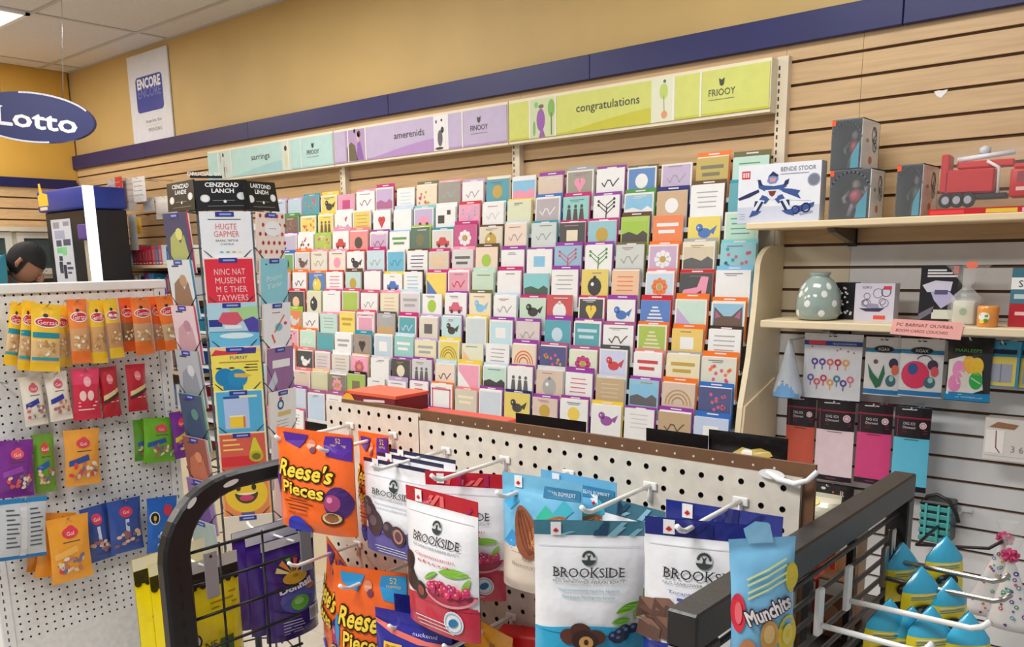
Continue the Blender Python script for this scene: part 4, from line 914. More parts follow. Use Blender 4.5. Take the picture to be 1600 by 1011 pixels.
# orange peanut butter candy bags
RO = (244,104,30)
def outl(tx, M, txt, u, v, h, fit, e, rot=0.0, slant=0.0, c=(250,214,70)):
    tx.text(M, txt, u, v, h, (40,26,14), e, fit=fit, fat=h*.13, rot=rot, slant=slant); tx.text(M, txt, u, v, h, c, e+.0005, fit=fit, fat=h*.035, rot=rot, slant=slant)
def art_reese(blue=False):
    def f(s, tx, M, w, h):
        P1 = (84,40,150) if not blue else (50,150,210)
        s.pp(M, [(-w*.40,-h*.04),(-w*.06,-h*.045),(-w*.10,-h*.10),(-w*.16,-h*.18),(-w*.38,-h*.13)], P1, .0006, mx=.02)
        s.pp(M, [(w*.16,-h*.035),(w*.49,-h*.02),(w*.49,-h*.25),(w*.2,-h*.22),(w*.13,-h*.12)], P1, .0006, mx=.02)
        tx.text(M, '52', w*.32, -h*.065, h*.05, (250,220,120), .0012); tx.text(M, 'VANSSROSE', w*.32, -h*.115, h*.025, (250,214,120), .0012, fit=w*.2)
        s.ell(M, -w*.02, -h*.13, w*.055, h*.045, (226,150,120), .0010); s.ell(M, w*.02, -h*.18, w*.04, h*.03, (120,60,90), .0011)
        s.ell(M, -w*.47, -h*.53, w*.05, h*.14, P1, .0006, mx=.02)
        outl(tx, M, "Reese's", -w*.05, -h*.385, h*.16, w*.74, .0012, rot=-.03, slant=.22)
        outl(tx, M, 'Pieces', -w*.06, -h*.565, h*.125, w*.58, .0012, rot=-.03)
        for k, q in enumerate((.26, .42, .3, .26)): tx.rect(M, -w*(.12+q/2), -w*(.12-q/2), -h*(.67+.032*k)-h*.009, -h*(.67+.032*k), (110,44,20), .0012)
        tx.text(M, 'NANE LONOE', -w*.12, -h*.81, h*.026, (60,26,16), .0012, fit=w*.28)
        s.ell(M, w*.36, -h*.66, w*.14, h*.16, (72,36,110), .0006, mx=.02); s.ell(M, w*.31, -h*.66, w*.085, h*.085, (170,70,120), .0009, mx=.02); s.ell(M, w*.29, -h*.63, w*.03, h*.03, (226,140,180), .0012)
        s.ell(M, w*.30, -h*.82, w*.115, h*.07, (80,40,30), .0010, mx=.02); s.ell(M, w*.30, -h*.81, w*.10, h*.055, (226,190,140), .0013); s.ell(M, w*.30, -h*.81, w*.07, h*.036, (150,96,60), .0016)
        s.ell(M, -w*.13, -h*1.0, w*.17, h*.16, (40,50,190) if not blue else P1, .0008, mx=.02, a0=.0, a1=math.pi)
    return f
kr = bag_on_z(1.341, (432,666), (552,681), 158)
GR = 'orange candy bags on the front pegboard'
bag_at('candy_bag', 'large orange candy bag with yellow script, upper left of the front pegboard', 'candy bag', GR, kr['loc'], kr['yaw'], 0.0, kr['w'], kr['h'], .045, 'pouch', [(0,RO)], 31, art_reese())
kr2 = bag_on_z(1.330, (537,676), (571,688), 172)
bag_at('candy_bag', 'orange candy bag turned edgeways right of the large orange bag', 'candy bag', GR, kr2['loc']+Vector((.004,.035,0)), -.12, -.04, .085, kr2['h'], .04, 'pouch', [(0,RO)], 32, art_reese())
kl = bag_on_z(1.118, (503,846), (550,874), 178)
bag_at('candy_bag', 'orange candy bag turned sideways at the left of the lower row', 'candy bag', GR, kl['loc'], -.42, .10, .135, kl['h']*1.02, .04, 'pouch', [(0,RO)], 33, art_reese())
kl = bag_on_z(1.120, (535,882), (622,897), 195)
bag_at('candy_bag', 'orange candy bag with light blue corners in the lower row', 'candy bag', GR, kl['loc'], kl['yaw']+.1, 0, .135, kl['h'], .04, 'pouch', [(0,RO)], 34, art_reese(True))
# dark blue chocolate bags along the lower edge
def art_mm(s, tx, M, w, h):
    s.pp(M, [(-w*.49,-h*.13),(-w*.49,-h*.09),(-w*.2,-h*.16),(w*.2,-h*.21),(w*.49,-h*.21),(w*.49,-h*.24),(w*.1,-h*.25),(-w*.25,-h*.2)], (236,120,110), .0006, mx=.02)
    s.pp(M, [(-w*.36,-h*.36),(-w*.36,-h*.28),(-w*.1,-h*.28),(-w*.1,-h*.36)], (246,196,70), .0007, mx=.02); tx.text(M, 'ERUGTM', -w*.23, -h*.32, h*.04, (90,50,40), .0012, fit=w*.2)
    tx.text(M, 'nuckennl', w*.18, -h*.16, h*.035, (220,220,250), .0012, fit=w*.32); tx.text(M, 'berveuli y', w*.2, -h*.31, h*.05, (200,210,250), .0012, fit=w*.4)
    tx.text(M, 'm m', -w*.02, -h*.46, h*.16, (250,246,246), .0010, fit=w*.82, fat=h*.03); tx.text(M, 'm m', -w*.02, -h*.46, h*.16, (80,44,36), .0016, fit=w*.82, fat=h*.008)
kc = bag_on_z(1.085, (586,948), (706,972), 150)
bag_at('chocolate_bag', 'dark blue chocolate bag with white outlined letters at the lower edge', 'candy bag', 'blue chocolate bags', kc['loc'], kc['yaw'], 0, kc['w'], .17, .04, 'pouch', [(0,(44,40,150))], 41, art_mm)
kc2 = bag_on_z(1.088, (600,935), (664,943), 150)
bag_at('chocolate_bag', 'darker blue chocolate bag hidden behind the lettered one', 'candy bag', 'blue chocolate bags', kc['loc']+Vector((.0,.04,.012)), kc['yaw']+.1, 0, kc['w']*.95, .17, .02, 'pouch', [(0,(24,30,110))], 42, None)
def art_amb(s, tx, M, w, h):
    s.pp(M, [(-w*.495,-h*.30),(w*.495,-h*.22),(w*.495,-h*.96),(-w*.495,-h*.96)], (34,36,130), .0006, mx=.02)
    s.line(M, [(-w*.49,-h*.36),(w*.49,-h*.28)], h*.012, (190,196,230), .0009); s.pp(M, [(-w*.495,-h*.6),(-w*.495,-h*.42),(w*.2,-h*.52),(w*.1,-h*.7)], (180,70,50), .0009, mx=.02)
    tx.text(M, 'ae', w*.2, -h*.14, h*.05, (120,70,20), .0012)
kc3 = bag_on_z(1.075, (726,952), (789,996), 150)
bag_at('chocolate_bag', 'amber and navy candy bag tilted below the pomegranate pouches', 'candy bag', 'blue chocolate bags', kc3['loc'], kc3['yaw']+.25, .10, .12, .17, .035, 'pouch', [(0,(236,160,40))], 43, art_amb)
kc4 = bag_on_z(1.06, (788,990), (846,990), 120)
t = thing('candy_box', 'plain red candy box at the lower edge left of the teal pouch', 'box', kc4['loc']+Vector((0,.01,-.13)), kc4['yaw']-.3)
s = MB(); s.rbox(-.045, .045, -.02, .02, 0, .13, (206,24,28), .003, 1); part('box_body', s, CARD, t)
s = MB(); s.line(flat(-.02), [(-.042,.118),(.042,.10)], .0015, (246,170,150), .0004); part('printed_design', s, INK, t)
# ---- blue biscuit bag hung on the right frame
def art_munch(s, tx, M, w, h):
    for k, a in enumerate((.13, .17, .22, .26)): s.line(M, [(-w*.28,-h*(a+.13)),(w*.34,-h*(a+.01))], h*.014, (226,236,170), .0008, mx=.03)
    s.ell(M, -w*.42, -h*.50, w*.1, h*.14, (220,50,70), .0006, mx=.02); s.ell(M, -w*.42, -h*.50, w*.05, h*.08, (240,110,120), .0008)
    outl_ = lambda e, c, fa: tx.text(M, 'Munchits', w*.03, -h*.47, h*.105, c, e, fit=w*.76, fat=fa, rot=.38)
    outl_(.0010, (84,30,44), h*.016); outl_(.0015, (250,246,246), h*.005)
    s.ell(M, w*.44, -h*.27, w*.12, h*.10, (240,214,60), .0006, mx=.02); s.ell(M, w*.36, -h*.66, w*.18, h*.14, (244,214,50), .0006, mx=.02); s.ell(M, w*.36, -h*.66, w*.1, h*.08, (250,226,110), .0009)
    s.ell(M, w*.05, -h*.66, w*.15, h*.12, (226,170,90), .0010, mx=.02); s.ell(M, w*.04, -h*.64, w*.09, h*.07, (240,200,130), .0012); s.ell(M, -w*.28, -h*.78, w*.13, h*.1, (230,150,100), .0010, mx=.02)
p = onx(1190, 858, -.290)
t = bag_at('biscuit_bag', 'light blue biscuit bag with tilted lettering hung on the black frame', 'snack bag', None, p+Vector((0,0,.010)), math.radians(40), -.04, .056, .125, .026, 'pillow', [(0,(130,196,236))], 51, art_munch)
s = MB(); s.pp(flat(-.002), [(-.012,-.004),(-.015,.008),(-.005,.014),(.006,.012),(.009,-.004)], (150,210,244), 0); s.pp(flat(.002, 1), [(-.012,-.004),(-.015,.008),(-.005,.014),(.006,.012),(.009,-.004)][::-1], (150,210,244), 0); part('hang_tab', s, FILM, t)
# ---- bags hung outside the left frame
YB = (246,226,30)
def art_emoji(s, tx, M, w, h):
    s.rect(M, -w*.5, w*.5, -h*.09, 0, (240,240,240), .0005, mx=.03); s.rect(M, -w*.5, w*.5, -h*.19, -h*.09, (30,28,26), .0005, mx=.03)
    for k in range(9): s.ell(M, w*(-.46+.115*k), -h*.19, w*.04, h*.02, (30,28,26), .0007, n=10)
    for k, a in enumerate((.28, .32, .36, .40)): tx.rect(M, w*.05, w*(.42-.05*(k % 2)), -h*a-h*.012, -h*a, (180,150,20), .0010)
    for k, (a, b_) in enumerate([(-.28,.45),(-.22,.56),(-.28,.66)]): s.ell(M, w*a, -h*b_, w*.09, h*.045, (240,236,226), .0008+.0002*k); s.ring(M, w*a, -h*b_, w*.08, w*.02, (40,34,30), .0016, 10)
    tx.text(M, 'NE', -w*.02, -h*.62, h*.06, (70,60,20), .001); s.rect(M, w*.1, w*.3, -h*.72, -h*.6, (80,110,50), .0007, mx=.03); s.ell(M, -w*.1, -h*.85, w*.2, h*.07, (236,180,150), .0007, mx=.02); s.rect(M, w*.2, w*.46, -h*.94, -h*.8, (206,206,226), .0007, mx=.03)
zy = onx(310, 876, -1.40)
for i, (dx, dy, lab) in enumerate([(0, 0, 'yellow bag with black scalloped top seen behind the black frame leg'), (-.048, .004, 'yellow bag with black scalloped top, second behind the frame leg'), (-.095, -.004, 'yellow bag with black scalloped top, furthest left of three')]):
    bag_at('gummy_bag', lab, 'candy bag', 'yellow bags outside the left frame', (zy.x+dx, zy.y+dy, zy.z+.002*i), math.pi/2+.05*i, .0, .155, .25, .045, 'pouch', [(0,YB)], 61+i, art_emoji, nx=12)
def art_burst(s, tx, M, w, h):
    s.rect(M, -w*.5, w*.5, -h*.085, 0, (240,240,242), .0005, mx=.03)
    for k, c in enumerate([(240,200,70), (226,90,60), (120,190,70), (250,150,60), (246,230,140)]):
        a = .5+.5*k; s.pp(M, [(-w*.02,-h*.36),(w*.3*math.cos(a)-w*.05,-h*.36+h*.17*math.sin(a)),(w*.3*math.cos(a+.3)-w*.05,-h*.36+h*.16*math.sin(a+.3))], c, .0007+.0001*k, mx=.02)
    s.ell(M, 0, -h*.39, w*.24, h*.06, (230,176,60), .0013, mx=.02); s.ell(M, w*.25, -h*.5, w*.1, h*.035, (206,130,80), .0010, mx=.02)
    tx.text(M, '150', 0, -h*.37, h*.03, (90,50,30), .0022); tx.text(M, 'Donnsil', -w*.02, -h*.47, h*.062, (250,246,252), .0022, fit=w*.62, rot=.1, fat=h*.004)
    s.ell(M, w*.02, -h*.60, w*.34, h*.14, (96,96,180), .0006, mx=.02); s.ell(M, w*.02, -h*.64, w*.17, h*.075, (120,206,70), .0009, mx=.02); s.ell(M, 0, -h*.62, w*.09, h*.035, (180,236,140), .0012)
    s.rect(M, w*.18, w*.46, -h*.86, -h*.72, (236,236,240), .0009, mx=.03)
    for k in range(9): tx.rect(M, w*(.2+.027*k), w*(.21+.027*k), -h*.84, -h*.74, (40,40,50), .0014)
    for k in range(5): tx.rect(M, -w*.3, w*(.02+.03*(k % 3)), -h*(.80+.03*k)-h*.01, -h*(.80+.03*k), (206,200,226), .0012)
zp = onx(448, 838, -1.40)
for i, (dx, lab) in enumerate([(0, 'purple candy bag with green ball, front of three behind the frame wires'), (-.045, 'purple candy bag in the middle of three behind the frame wires'), (-.085, 'purple candy bag at the back of three behind the frame wires')]):
    bag_at('fizz_candy_bag', lab, 'candy bag', 'purple bags outside the left frame', (zp.x+dx, zp.y-.004*i, zp.z+.003*i), math.pi/2, 0, .125, .205, .05, 'pouch', [(0,(70,40,130))], 66+i, art_burst, nx=12)
for q, lab in ((zy, 'white hook carrying the yellow bags'), (zp, 'white hook carrying the purple bags')): peg_hook(lab, (-1.376, q.y, q.z-.006), .16, (-1,0), (240,240,240), .0026, .01, group='white hooks outside the left frame', plate=False)
def label_holder(lab, px, py, cap):
    p = onx(px, py, -1.352); t = thing('label_holder', lab, 'label holder', p)
    s = MB(); s.rbox(.0, .003, -.013, .013, -.085, 0, (150,150,156), .001, 1); part('clip', s, PLASTIC, t)
    if cap:
        s = MB(); P = [(-.02,0)] + [(-.02+.04*(k/10)-.0, .0+.042*math.sin(math.pi*(.1+.9*k/10)/1.6)) for k in range(11)] + [(.02,-.004)]
        s.prism(P, .0005, .0035, (44,66,190), plane='yz'); part('blue_cap', s, PLASTIC, t)
    else:
        s = MB(); s.ell(lambda u, v, e: (.003+e, u, v), 0, -.008, .003, .003, (20,20,24), .0004); part('rivet', s, INK, t)
label_holder('grey label clip on the wires beside the yellow bags', 327, 862, 0)
label_holder('grey label clip with a blue round cap beside the purple bags', 475, 826, 1)
# ================================================================== goods behind the pegboard
BKP = (22,22,24)
def black_pouch(label, k, seed, art=None, tilt=0.0):
    return bag_at('black_pouch', label, 'pouch', 'black pouches behind the pegboard', k['loc'], k['yaw'], tilt, k['w'], .16, .03, 'pouch', [(0,BKP)], seed, art)
def art_goldlogo(s, tx, M, w, h):
    P = [(-.16,.16),(-.05,.11),(.06,.12),(.18,.10),(.30,.12),(.34,.15),(.2,.19),(.06,.18),(-.04,.2)]
    s.pp(M, [(w*a, -h*b_) for a, b_ in P], (206,180,96), .0008, mx=.02); s.ell(M, w*.02, -h*.15, w*.07, h*.035, (240,232,214), .0012); s.ell(M, -w*.3, -h*.19, w*.04, h*.02, (206,206,210), .0008)
    s.line(M, [(-w*.34,-h*.24),(-w*.1,-h*.2),(w*.3,-h*.17)], h*.012, (150,130,70), .0010)
black_pouch('black pouch poking up behind the middle of the brown edge', bag_on_y(-2.075, (806,649), (916,655), 60), 71)
black_pouch('plain black pouch left of the gold printed one', bag_on_y(-2.075, (1010,673), (1107,676), 60), 72)
black_pouch('black pouch with a gold emblem behind the right end of the pegboard', bag_on_y(-2.07, (1108,676), (1232,680), 70), 73, art_goldlogo)
# red wrapped roll and red box on the upper rear shelf
p0 = ony(606, 640, -1.93)
t = thing('wafer_box', 'red and orange wafer box with a round window behind the pegboard', 'box', (p0.x, -1.93, 1.2722))
s = MB(); s.rbox(-.06, .075, -.045, .045, 0, .070, (120,40,50), .004, 1); part('box_body', s, CARD, t)
s = MB(); s.box(-.075, .0752, -.0455, .0455, .066, .072, (232,104,70)); s.prism([(-.075,.0)]+[(-.075-.0+.028*math.cos(a), .036+.036*math.sin(a)) for a in [math.pi*k/8-math.pi/2 for k in range(9)]], -.0457, .0457, (206,70,50)); part('lid', s, CARD, t)
s = MB(); M = flat(-.0458); s.ell(M, -.067, .036, .024, .031, (240,170,60), .0004); s.ell(M, -.067, .036, .016, .022, (226,190,60), .0007); s.ell(M, -.067, .036, .007, .010, (196,140,30), .001)
part('round_window', s, INK, t)
s = MB()
for k, (a, b_) in enumerate([(.06,.2),(.0,.3),(.02,.24),(.04,.16)]): s.line(M, [(-.03+a*.2, .056-.012*k), (-.03+a*.2+b_*.3, .059-.012*k)], .005, (236,206,206), .0006)
part('lettering', s, INK, t)
p0 = ony(715, 660, -1.93)
t = thing('wafer_box', 'flat orange and red box lying behind the brown edge', 'box', (p0.x, -1.93, 1.2722))
s = MB(); s.rbox(-.115, .115, -.05, .05, 0, .040, (222,74,56), .004, 1); part('box_body', s, CARD, t)
s = MB(); s.pp(flat(-.05), [(-.114,.020),(-.114,.036),(-.02,.037),(.0,.03)], (246,200,90), .0004); s.line(flat(-.05), [(-.02,.032),(.09,.028)], .004, (250,190,170), .0006); part('printed_design', s, INK, t)
# packets on the lower rear shelf seen through the bars of the right frame
RB = [((-.445,-.405),(-1.90,-1.86),.135,(206,70,50),'red and white packet furthest left behind the black bars'), ((-.402,-.372),(-1.93,-1.89),.150,(196,150,110),'tan packet behind the black bars'), ((-.452,-.41),(-1.97,-1.93),.075,(214,60,44),'small red box in front of the red packet behind the bars'), ((-.406,-.364),(-1.98,-1.945),.085,(150,100,70),'brown box beside the small red box behind the bars')]
for i, ((xa, xb), (ya, yb), h, col, lab) in enumerate(RB):
    t = thing('packet', lab, 'packet', ((xa+xb)/2, (ya+yb)/2, 1.0902)); w, d = xb-xa, yb-ya
    s = MB(); s.rbox(-w/2, w/2, -d/2, d/2, 0, h, col, .002, 1); part('packet_body', s, CARD, t)
    s = MB(); M = flat(-d/2); s.rect(M, -w*.45, w*.45, h*.72, h*.95, (236,232,226), .0004); s.ell(M, 0, h*.4, w*.25, h*.16, tuple(min(255, q+50) for q in col), .0004); s.rect(M, -w*.35, w*.2, h*.12, h*.16, (240,226,200), .0006)
    Mx = lambda u, v, e: (w/2+e, u, v); s.rect(Mx, -d*.4, d*.4, h*.2, h*.7, tuple(min(255, q+36) for q in col), .0004); part('printed_design', s, INK, t)
t = thing('cello_bag', 'clear bag with yellow and orange sweets above the packets', 'snack bag', ony(1285, 770, -1.93))
body, M = make_bag(.055, .07, .03, 'pillow', [(0,(226,220,196)),(.5,(240,196,140))], 5, 10, 12); part('bag_body', body, FILM, t)
s = MB(); s.ell(M, -.008, -.012, .008, .004, (246,220,90), .0006); part('printed_design', s, INK, t)
# ================================================================== shelves on the right
shelf = MB(); shelf.rbox(-1.325, .6, -.30, -.0065, 1.684, 1.705, (232,210,172), .003, 1)
single('wall_shelf', shelf, LAMIN, 'cream wall shelf carrying the toy boxes', 'shelf', (0,0,0), 0, 'wall shelves on the right')
shelf = MB(); shelf.rbox(-1.257, .6, -.305, -.0065, 1.362, 1.386, (230,212,178), .003, 1)
single('wall_shelf', shelf, LAMIN, 'cream wall shelf carrying the spotted vase', 'shelf', (0,0,0), 0, 'wall shelves on the right')
for i, (x, z, lab) in enumerate([(-1.07, 1.684, 'dark shelf bracket under the toy shelf'), (-1.07, 1.362, 'dark shelf bracket under the vase shelf')]):
    s = MB(); s.prism([(-.008,z-.001),(-.008,z-.05),(-.03,z-.05),(-.2,z-.016),(-.22,z-.001)], x-.012, x+.012, (110,104,100), plane='yz'); s.box(x-.015, x+.015, -.012, -.0065, z-.06, z-.001, (60,56,54)); single('shelf_bracket', s, CHROME, lab, 'bracket', (0,0,0), 0, 'shelf brackets')
def px_ppm(P, ax):
    a = proj(P); b_ = proj(P+Vector(ax)*.05); return math.hypot(a[0]-b_[0], a[1]-b_[1])/.05
# robot construction set
Z1 = 1.7052
p = ony(1216, 300, -.255); w = 131/px_ppm(p, (1,0,0)); h = 93/px_ppm(p, (0,0,1))
w *= .97
t = thing('robot_toy_box', 'white toy box printed with a blue robot on the upper shelf', 'toy box', (p.x, -.235, Z1), .06)
s = MB(); s.box(-w/2, w/2, -.025, .03, 0, h, (232,234,242)); part('box_body', s, CARD, t)
s = MB(); M = flat(-.025); X = lambda f: -w/2+f*w; Y_ = lambda f: h*(1-f)
s.rect(M, X(0.0), X(1.0), Y_(1), Y_(.72), (206,212,230), .0003)
s.rect(M, X(.045), X(.15), Y_(.235), Y_(.10), (206,40,46), .0005); 
for k in range(3): s.rect(M, X(.06+.028*k), X(.08+.028*k), Y_(.21), Y_(.125), (246,210,210), .0008)
s.ell(M, X(.92), Y_(.31), w*.075, w*.075, (150,156,176), .0005); s.ell(M, X(.92), Y_(.31), w*.06, w*.06, (120,124,140), .0007)
B1, B2, B3, WH = (56,84,150), (32,44,92), (110,140,196), (226,230,238)
def pol(P, c, e): s.pp(M, [(X(a), Y_(b_)) for a, b_ in P], c, e)
pol([(.0,.56),(.14,.48),(.26,.42),(.27,.47),(.15,.55),(.02,.60)], B2, .0006); pol([(.52,.42),(.66,.44),(.77,.48),(.74,.53),(.78,.62),(.70,.57),(.55,.48)], B1, .0006)
pol([(.25,.30),(.33,.36),(.45,.38),(.56,.36),(.62,.30),(.60,.40),(.52,.46),(.34,.46),(.26,.40)], B1, .0007); pol([(.24,.26),(.28,.26),(.31,.36),(.27,.36)], B2, .0008); pol([(.58,.30),(.63,.27),(.62,.36),(.56,.38)], B2, .0008)
pol([(.36,.30),(.38,.20),(.42,.16),(.48,.18),(.50,.26),(.47,.33),(.40,.34)], B3, .0009); pol([(.39,.24),(.47,.24),(.46,.31),(.40,.31)], (216,150,150), .0011); pol([(.37,.22),(.43,.13),(.50,.2),(.49,.23),(.43,.2)], B2, .0012)
pol([(.34,.44),(.52,.44),(.49,.58),(.44,.62),(.38,.58)], WH, .0010); pol([(.38,.46),(.48,.46),(.46,.53),(.43,.56),(.40,.53)], (120,50,50), .0012)
for sg in (0, 1):
    f = lambda a: (.43-a) if sg == 0 else (.43+a)
    pol([(f(.02),.58),(f(.12),.52),(f(.16),.60),(f(.08),.68)], B1, .0009); pol([(f(.09),.62),(f(.16),.60),(f(.24),.80),(f(.15),.80)], WH, .0010); pol([(f(.10),.64),(f(.13),.63),(f(.20),.80),(f(.16),.80)], B2, .0012); pol([(f(.12),.80),(f(.24),.78),(f(.28),.90),(f(.18),.86)], B1, .0011); pol([(f(.17),.62),(f(.21),.62),(f(.22),.72),(f(.18),.72)], B2, .0008)
pol([(.66,.80),(.74,.74),(.88,.70),(.94,.68),(.93,.76),(.86,.80),(.78,.84),(.70,.86)], B1, .0007); s.ring(M, X(.72), Y_(.80), w*.045, w*.018, B2, .0010, 10); s.ring(M, X(.84), Y_(.77), w*.05, w*.018, B2, .0010, 10); pol([(.76,.86),(.92,.82),(.93,.86),(.78,.9)], (150,156,180), .0006)
s.line(M, [(X(.55), Y_(.62)), (X(.9), Y_(.66))], .001, B3, .0006)
part('printed_design', s, INK, t)
s = MB(); s.text(M, 'BENDE STOOR', X(.73), Y_(.105), h*.075, (90,94,110), .0008, fit=w*.42); s.rect(M, X(.52), X(.86), Y_(.195), Y_(.18), (150,154,170), .0006)
for k in range(3): s.rect(M, X(.03), X(.10), Y_(.84+.04*k)-.001, Y_(.84+.04*k)+.001, (160,164,176), .0006)
part('lettering', s, INK, t)
FILMC = mat('thin_clear_film', 0.06, spec=0.6, noise=0.0, alpha=0.07)
SILV = mat('silver_card', 0.25, metal=0.0, spec=0.7, noise=0.08, nscale=14)
# clear fronted figure boxes
def figure_box(label, fx0, fx1, ytop, ybot, sidex, Z, Yf, seed, dark):
    a = ony(fx0, (ytop+ybot)/2, Yf); b_ = ony(fx1, (ytop+ybot)/2, Yf)
    w = b_.x-a.x; h = (ybot-ytop)/px_ppm(b_, (0,0,1)); r = onx(sidex, (ytop+ybot)/2, b_.x); d = min(.16, r.y-Yf)
    t = thing('figure_box', label, 'toy box', ((a.x+b_.x)/2, Yf, Z), 0, 'window boxes with toy figures')
    s = MB(); s.box(-w/2, w/2, d-.003, d, 0, h, (58,60,64)); s.box(-w/2, w/2, 0, d-.003, 0, .003, (60,64,70)); s.box(-w/2, w/2, 0, d-.003, h-.003, h, (110,116,122)); s.box(-w/2, -w/2+.002, 0, d-.003, .003, h-.003, (90,94,100)); part('tray', s, CARD, t)
    s = MB(); s.box(w/2-.002, w/2, 0, d, .0, h, (236,238,244)); part('silver_side', s, SILV, t)
    s = MB(); Mx = lambda u, v, e: (w/2+e, u, v); rr = random.Random(seed)
    s.ring(Mx, d*.68, h*.70, d*.13, d*.035, (40,110,140), .0004, 14, ry=h*.16); s.ring(Mx, d*.72, h*.5, d*.10, d*.03, (60,150,170), .0005, 12, ry=h*.12); s.line(Mx, [(d*.6,h*.86),(d*.78,h*.74),(d*.6,h*.6),(d*.8,h*.44)], d*.03, (30,60,80), .0006)
    s.ell(Mx, d*.3, h*.58, d*.09, h*.04, (150,154,164), .0004); s.ell(Mx, d*.5, h*.2, d*.1, h*.08, (206,120,90), .0004); part('printed_design', s, INK, t)
    s = MB(); s.box(-w/2, w/2, -.0008, .0, .002, h-.002, (220,226,230)); part('window_film', s, FILMC, t)
    # toy figure inside
    s = MB(); c = dark; yb = d*.45; 
    s.tube([(-w*.14,yb,.01),(-w*.12,yb,h*.2),(-w*.03,yb,h*.36)], [w*.09,w*.07,w*.08], c, 8); s.tube([(w*.14,yb,.01),(w*.10,yb,h*.2),(w*.03,yb,h*.36)], [w*.09,w*.07,w*.08], c, 8)
    s.tube([(0,yb,h*.34),(0,yb,h*.5),(0,yb,h*.62)], [w*.12,w*.17,w*.1], (176,70,90) if seed % 2 else (110,120,110), 10); s.tube([(-w*.15,yb,h*.58),(-w*.28,yb-.01,h*.44),(-w*.2,yb-.02,h*.34)], w*.055, c, 8); s.tube([(w*.15,yb,h*.58),(w*.28,yb-.01,h*.5),(w*.3,yb-.02,h*.66)], w*.055, c, 8)
    s.lathe([(w*.02,h*.63),(w*.1,h*.67),(w*.11,h*.74),(w*.07,h*.80),(w*.01,h*.82)], (170,160,160), 10, 0, yb); part('toy_figure', s, PLASTIC, t)
    s = MB(); s.pp(flat(0), [(w*.15,.004),(w*.42,.004),(w*.42,h*.55),(w*.2,h*.3)], (90,150,170), .0010); s.rect(flat(0), -w/2, -w*.5+.012, h*.88, h*.99, (236,90,40), .0012); s.ring(flat(0), 0, h*.5, w*.5, w*.05, (90,96,104), .0010, 12, .3, 2.8, ry=h*.45); part('window_print', s, INK, t)
    return t, h
_, hA = figure_box('clear window toy box on the shelf, carrying the second box', 1296, 1360, 263, 343, 1381, Z1, -.255, 1, (120,110,120))
_, hB = figure_box('clear window toy box right of the two stacked boxes', 1400, 1441, 256, 340, 1479, Z1, -.255, 2, (90,96,90))
figure_box('clear window toy box stacked on top of another', 1299, 1347, 181, 262, 1386, Z1+hA+.0008, -.250, 3, (80,96,90))
# toy fire truck in a blister
p = ony(1545, 300, -.23)
t = thing('toy_truck_blister', 'red toy truck sealed in a clear blister on the upper shelf', 'toy', (p.x+.02, -.20, Z1), .10)
t.scale = (1.12, 1.1, 1.28)
RD = (196,34,34)
s = MB(); s.box(-.155, .16, -.055, .06, 0, .014, (190,30,36)); part('blister_card', s, CARD, t)
s = MB(); M = flat(-.055); s.rect(M, -.15, -.07, .002, .011, (230,60,60), .0004); s.rect(M, -.02, .05, .002, .011, (226,190,60), .0004); s.rect(M, .06, .12, .002, .011, (226,180,206), .0004); part('printed_design', s, INK, t)
s = MB(); s.rbox(-.13, .02, -.03, .035, .034, .046, (40,40,44), .002, 1); s.rbox(-.125, -.01, -.034, .036, .047, .10, RD, .004, 1); s.rbox(-.135, -.115, -.034, .036, .05, .135, RD, .003, 1); s.rbox(-.10, .03, -.02, .02, .102, .118, (206,50,46), .003, 1); part('trailer', s, PLASTIC, t)
s = MB(); s.rbox(.025, .075, -.036, .038, .034, .095, RD, .006, 2); s.rbox(.072, .125, -.030, .032, .034, .072, RD, .006, 2); s.rbox(.118, .130, -.028, .030, .036, .066, (206,206,214), .002, 1); s.rbox(.03, .07, -.030, .032, .096, .106, (214,60,50), .003, 1); part('cab', s, PLASTIC, t)
s = MB(); Mc = flat(-.0362); s.rect(Mc, .04, .066, .066, .088, (150,60,60), .0006); s.rect(Mc, .04, .062, .048, .056, (240,190,190), .0006); part('cab_window', s, INK, t)
for x in (-.118, -.092, .09, -.066):
    o = MB(); n = 14
    for y0, y1, r, c in ((-.040,-.022,.017,(26,26,28)),(-.0405,-.038,.009,(170,170,176))):
        pts = [(x+r*math.cos(2*math.pi*k/n), .033+r*math.sin(2*math.pi*k/n)) for k in range(n)]; o.prism(pts, y0, y1, c)
    part('wheel', o, PLASTIC, t)
s = MB(); s.tube([(.0,-.03,.045),(-.002,-.03,.10),(-.03,-.03,.115)], .004, (226,220,220), 6); s.tube([(-.10,-.015,.122),(.03,-.015,.132)], .006, (226,226,230), 6); s.lathe([(.004,.13),(.014,.135),(.014,.145),(.004,.15)], (206,206,210), 10, -.04, 0); part('ladder', s, PLASTIC, t)
s = MB(); s.add([(-.15,-.05,.015),(.155,-.05,.015),(.14,-.045,.125),(.02,-.045,.155),(-.13,-.045,.135),(-.15,.055,.015),(.155,.055,.015),(.14,.05,.125),(.02,.05,.155),(-.13,.05,.135)], [(0,1,2,3,4),(5,9,8,7,6),(1,6,7,2),(2,7,8,3),(3,8,9,4),(4,9,5,0)], (230,230,236)); part('clear_dome', s, FILMC, t)
# heart sticker on a slat
p = ony(1470, 146, -.0065); s = MB(); s.prism([(-.02,.008),(-.008,.010),(.006,.008),(.02,.010),(.016,.0),(.002,-.014),(-.012,-.006)], -.0012, 0, (240,236,232)); single('sticker', s, PAPER, 'small torn white sticker on the bare slat wall', 'sticker', (p.x, -.0062, p.z))
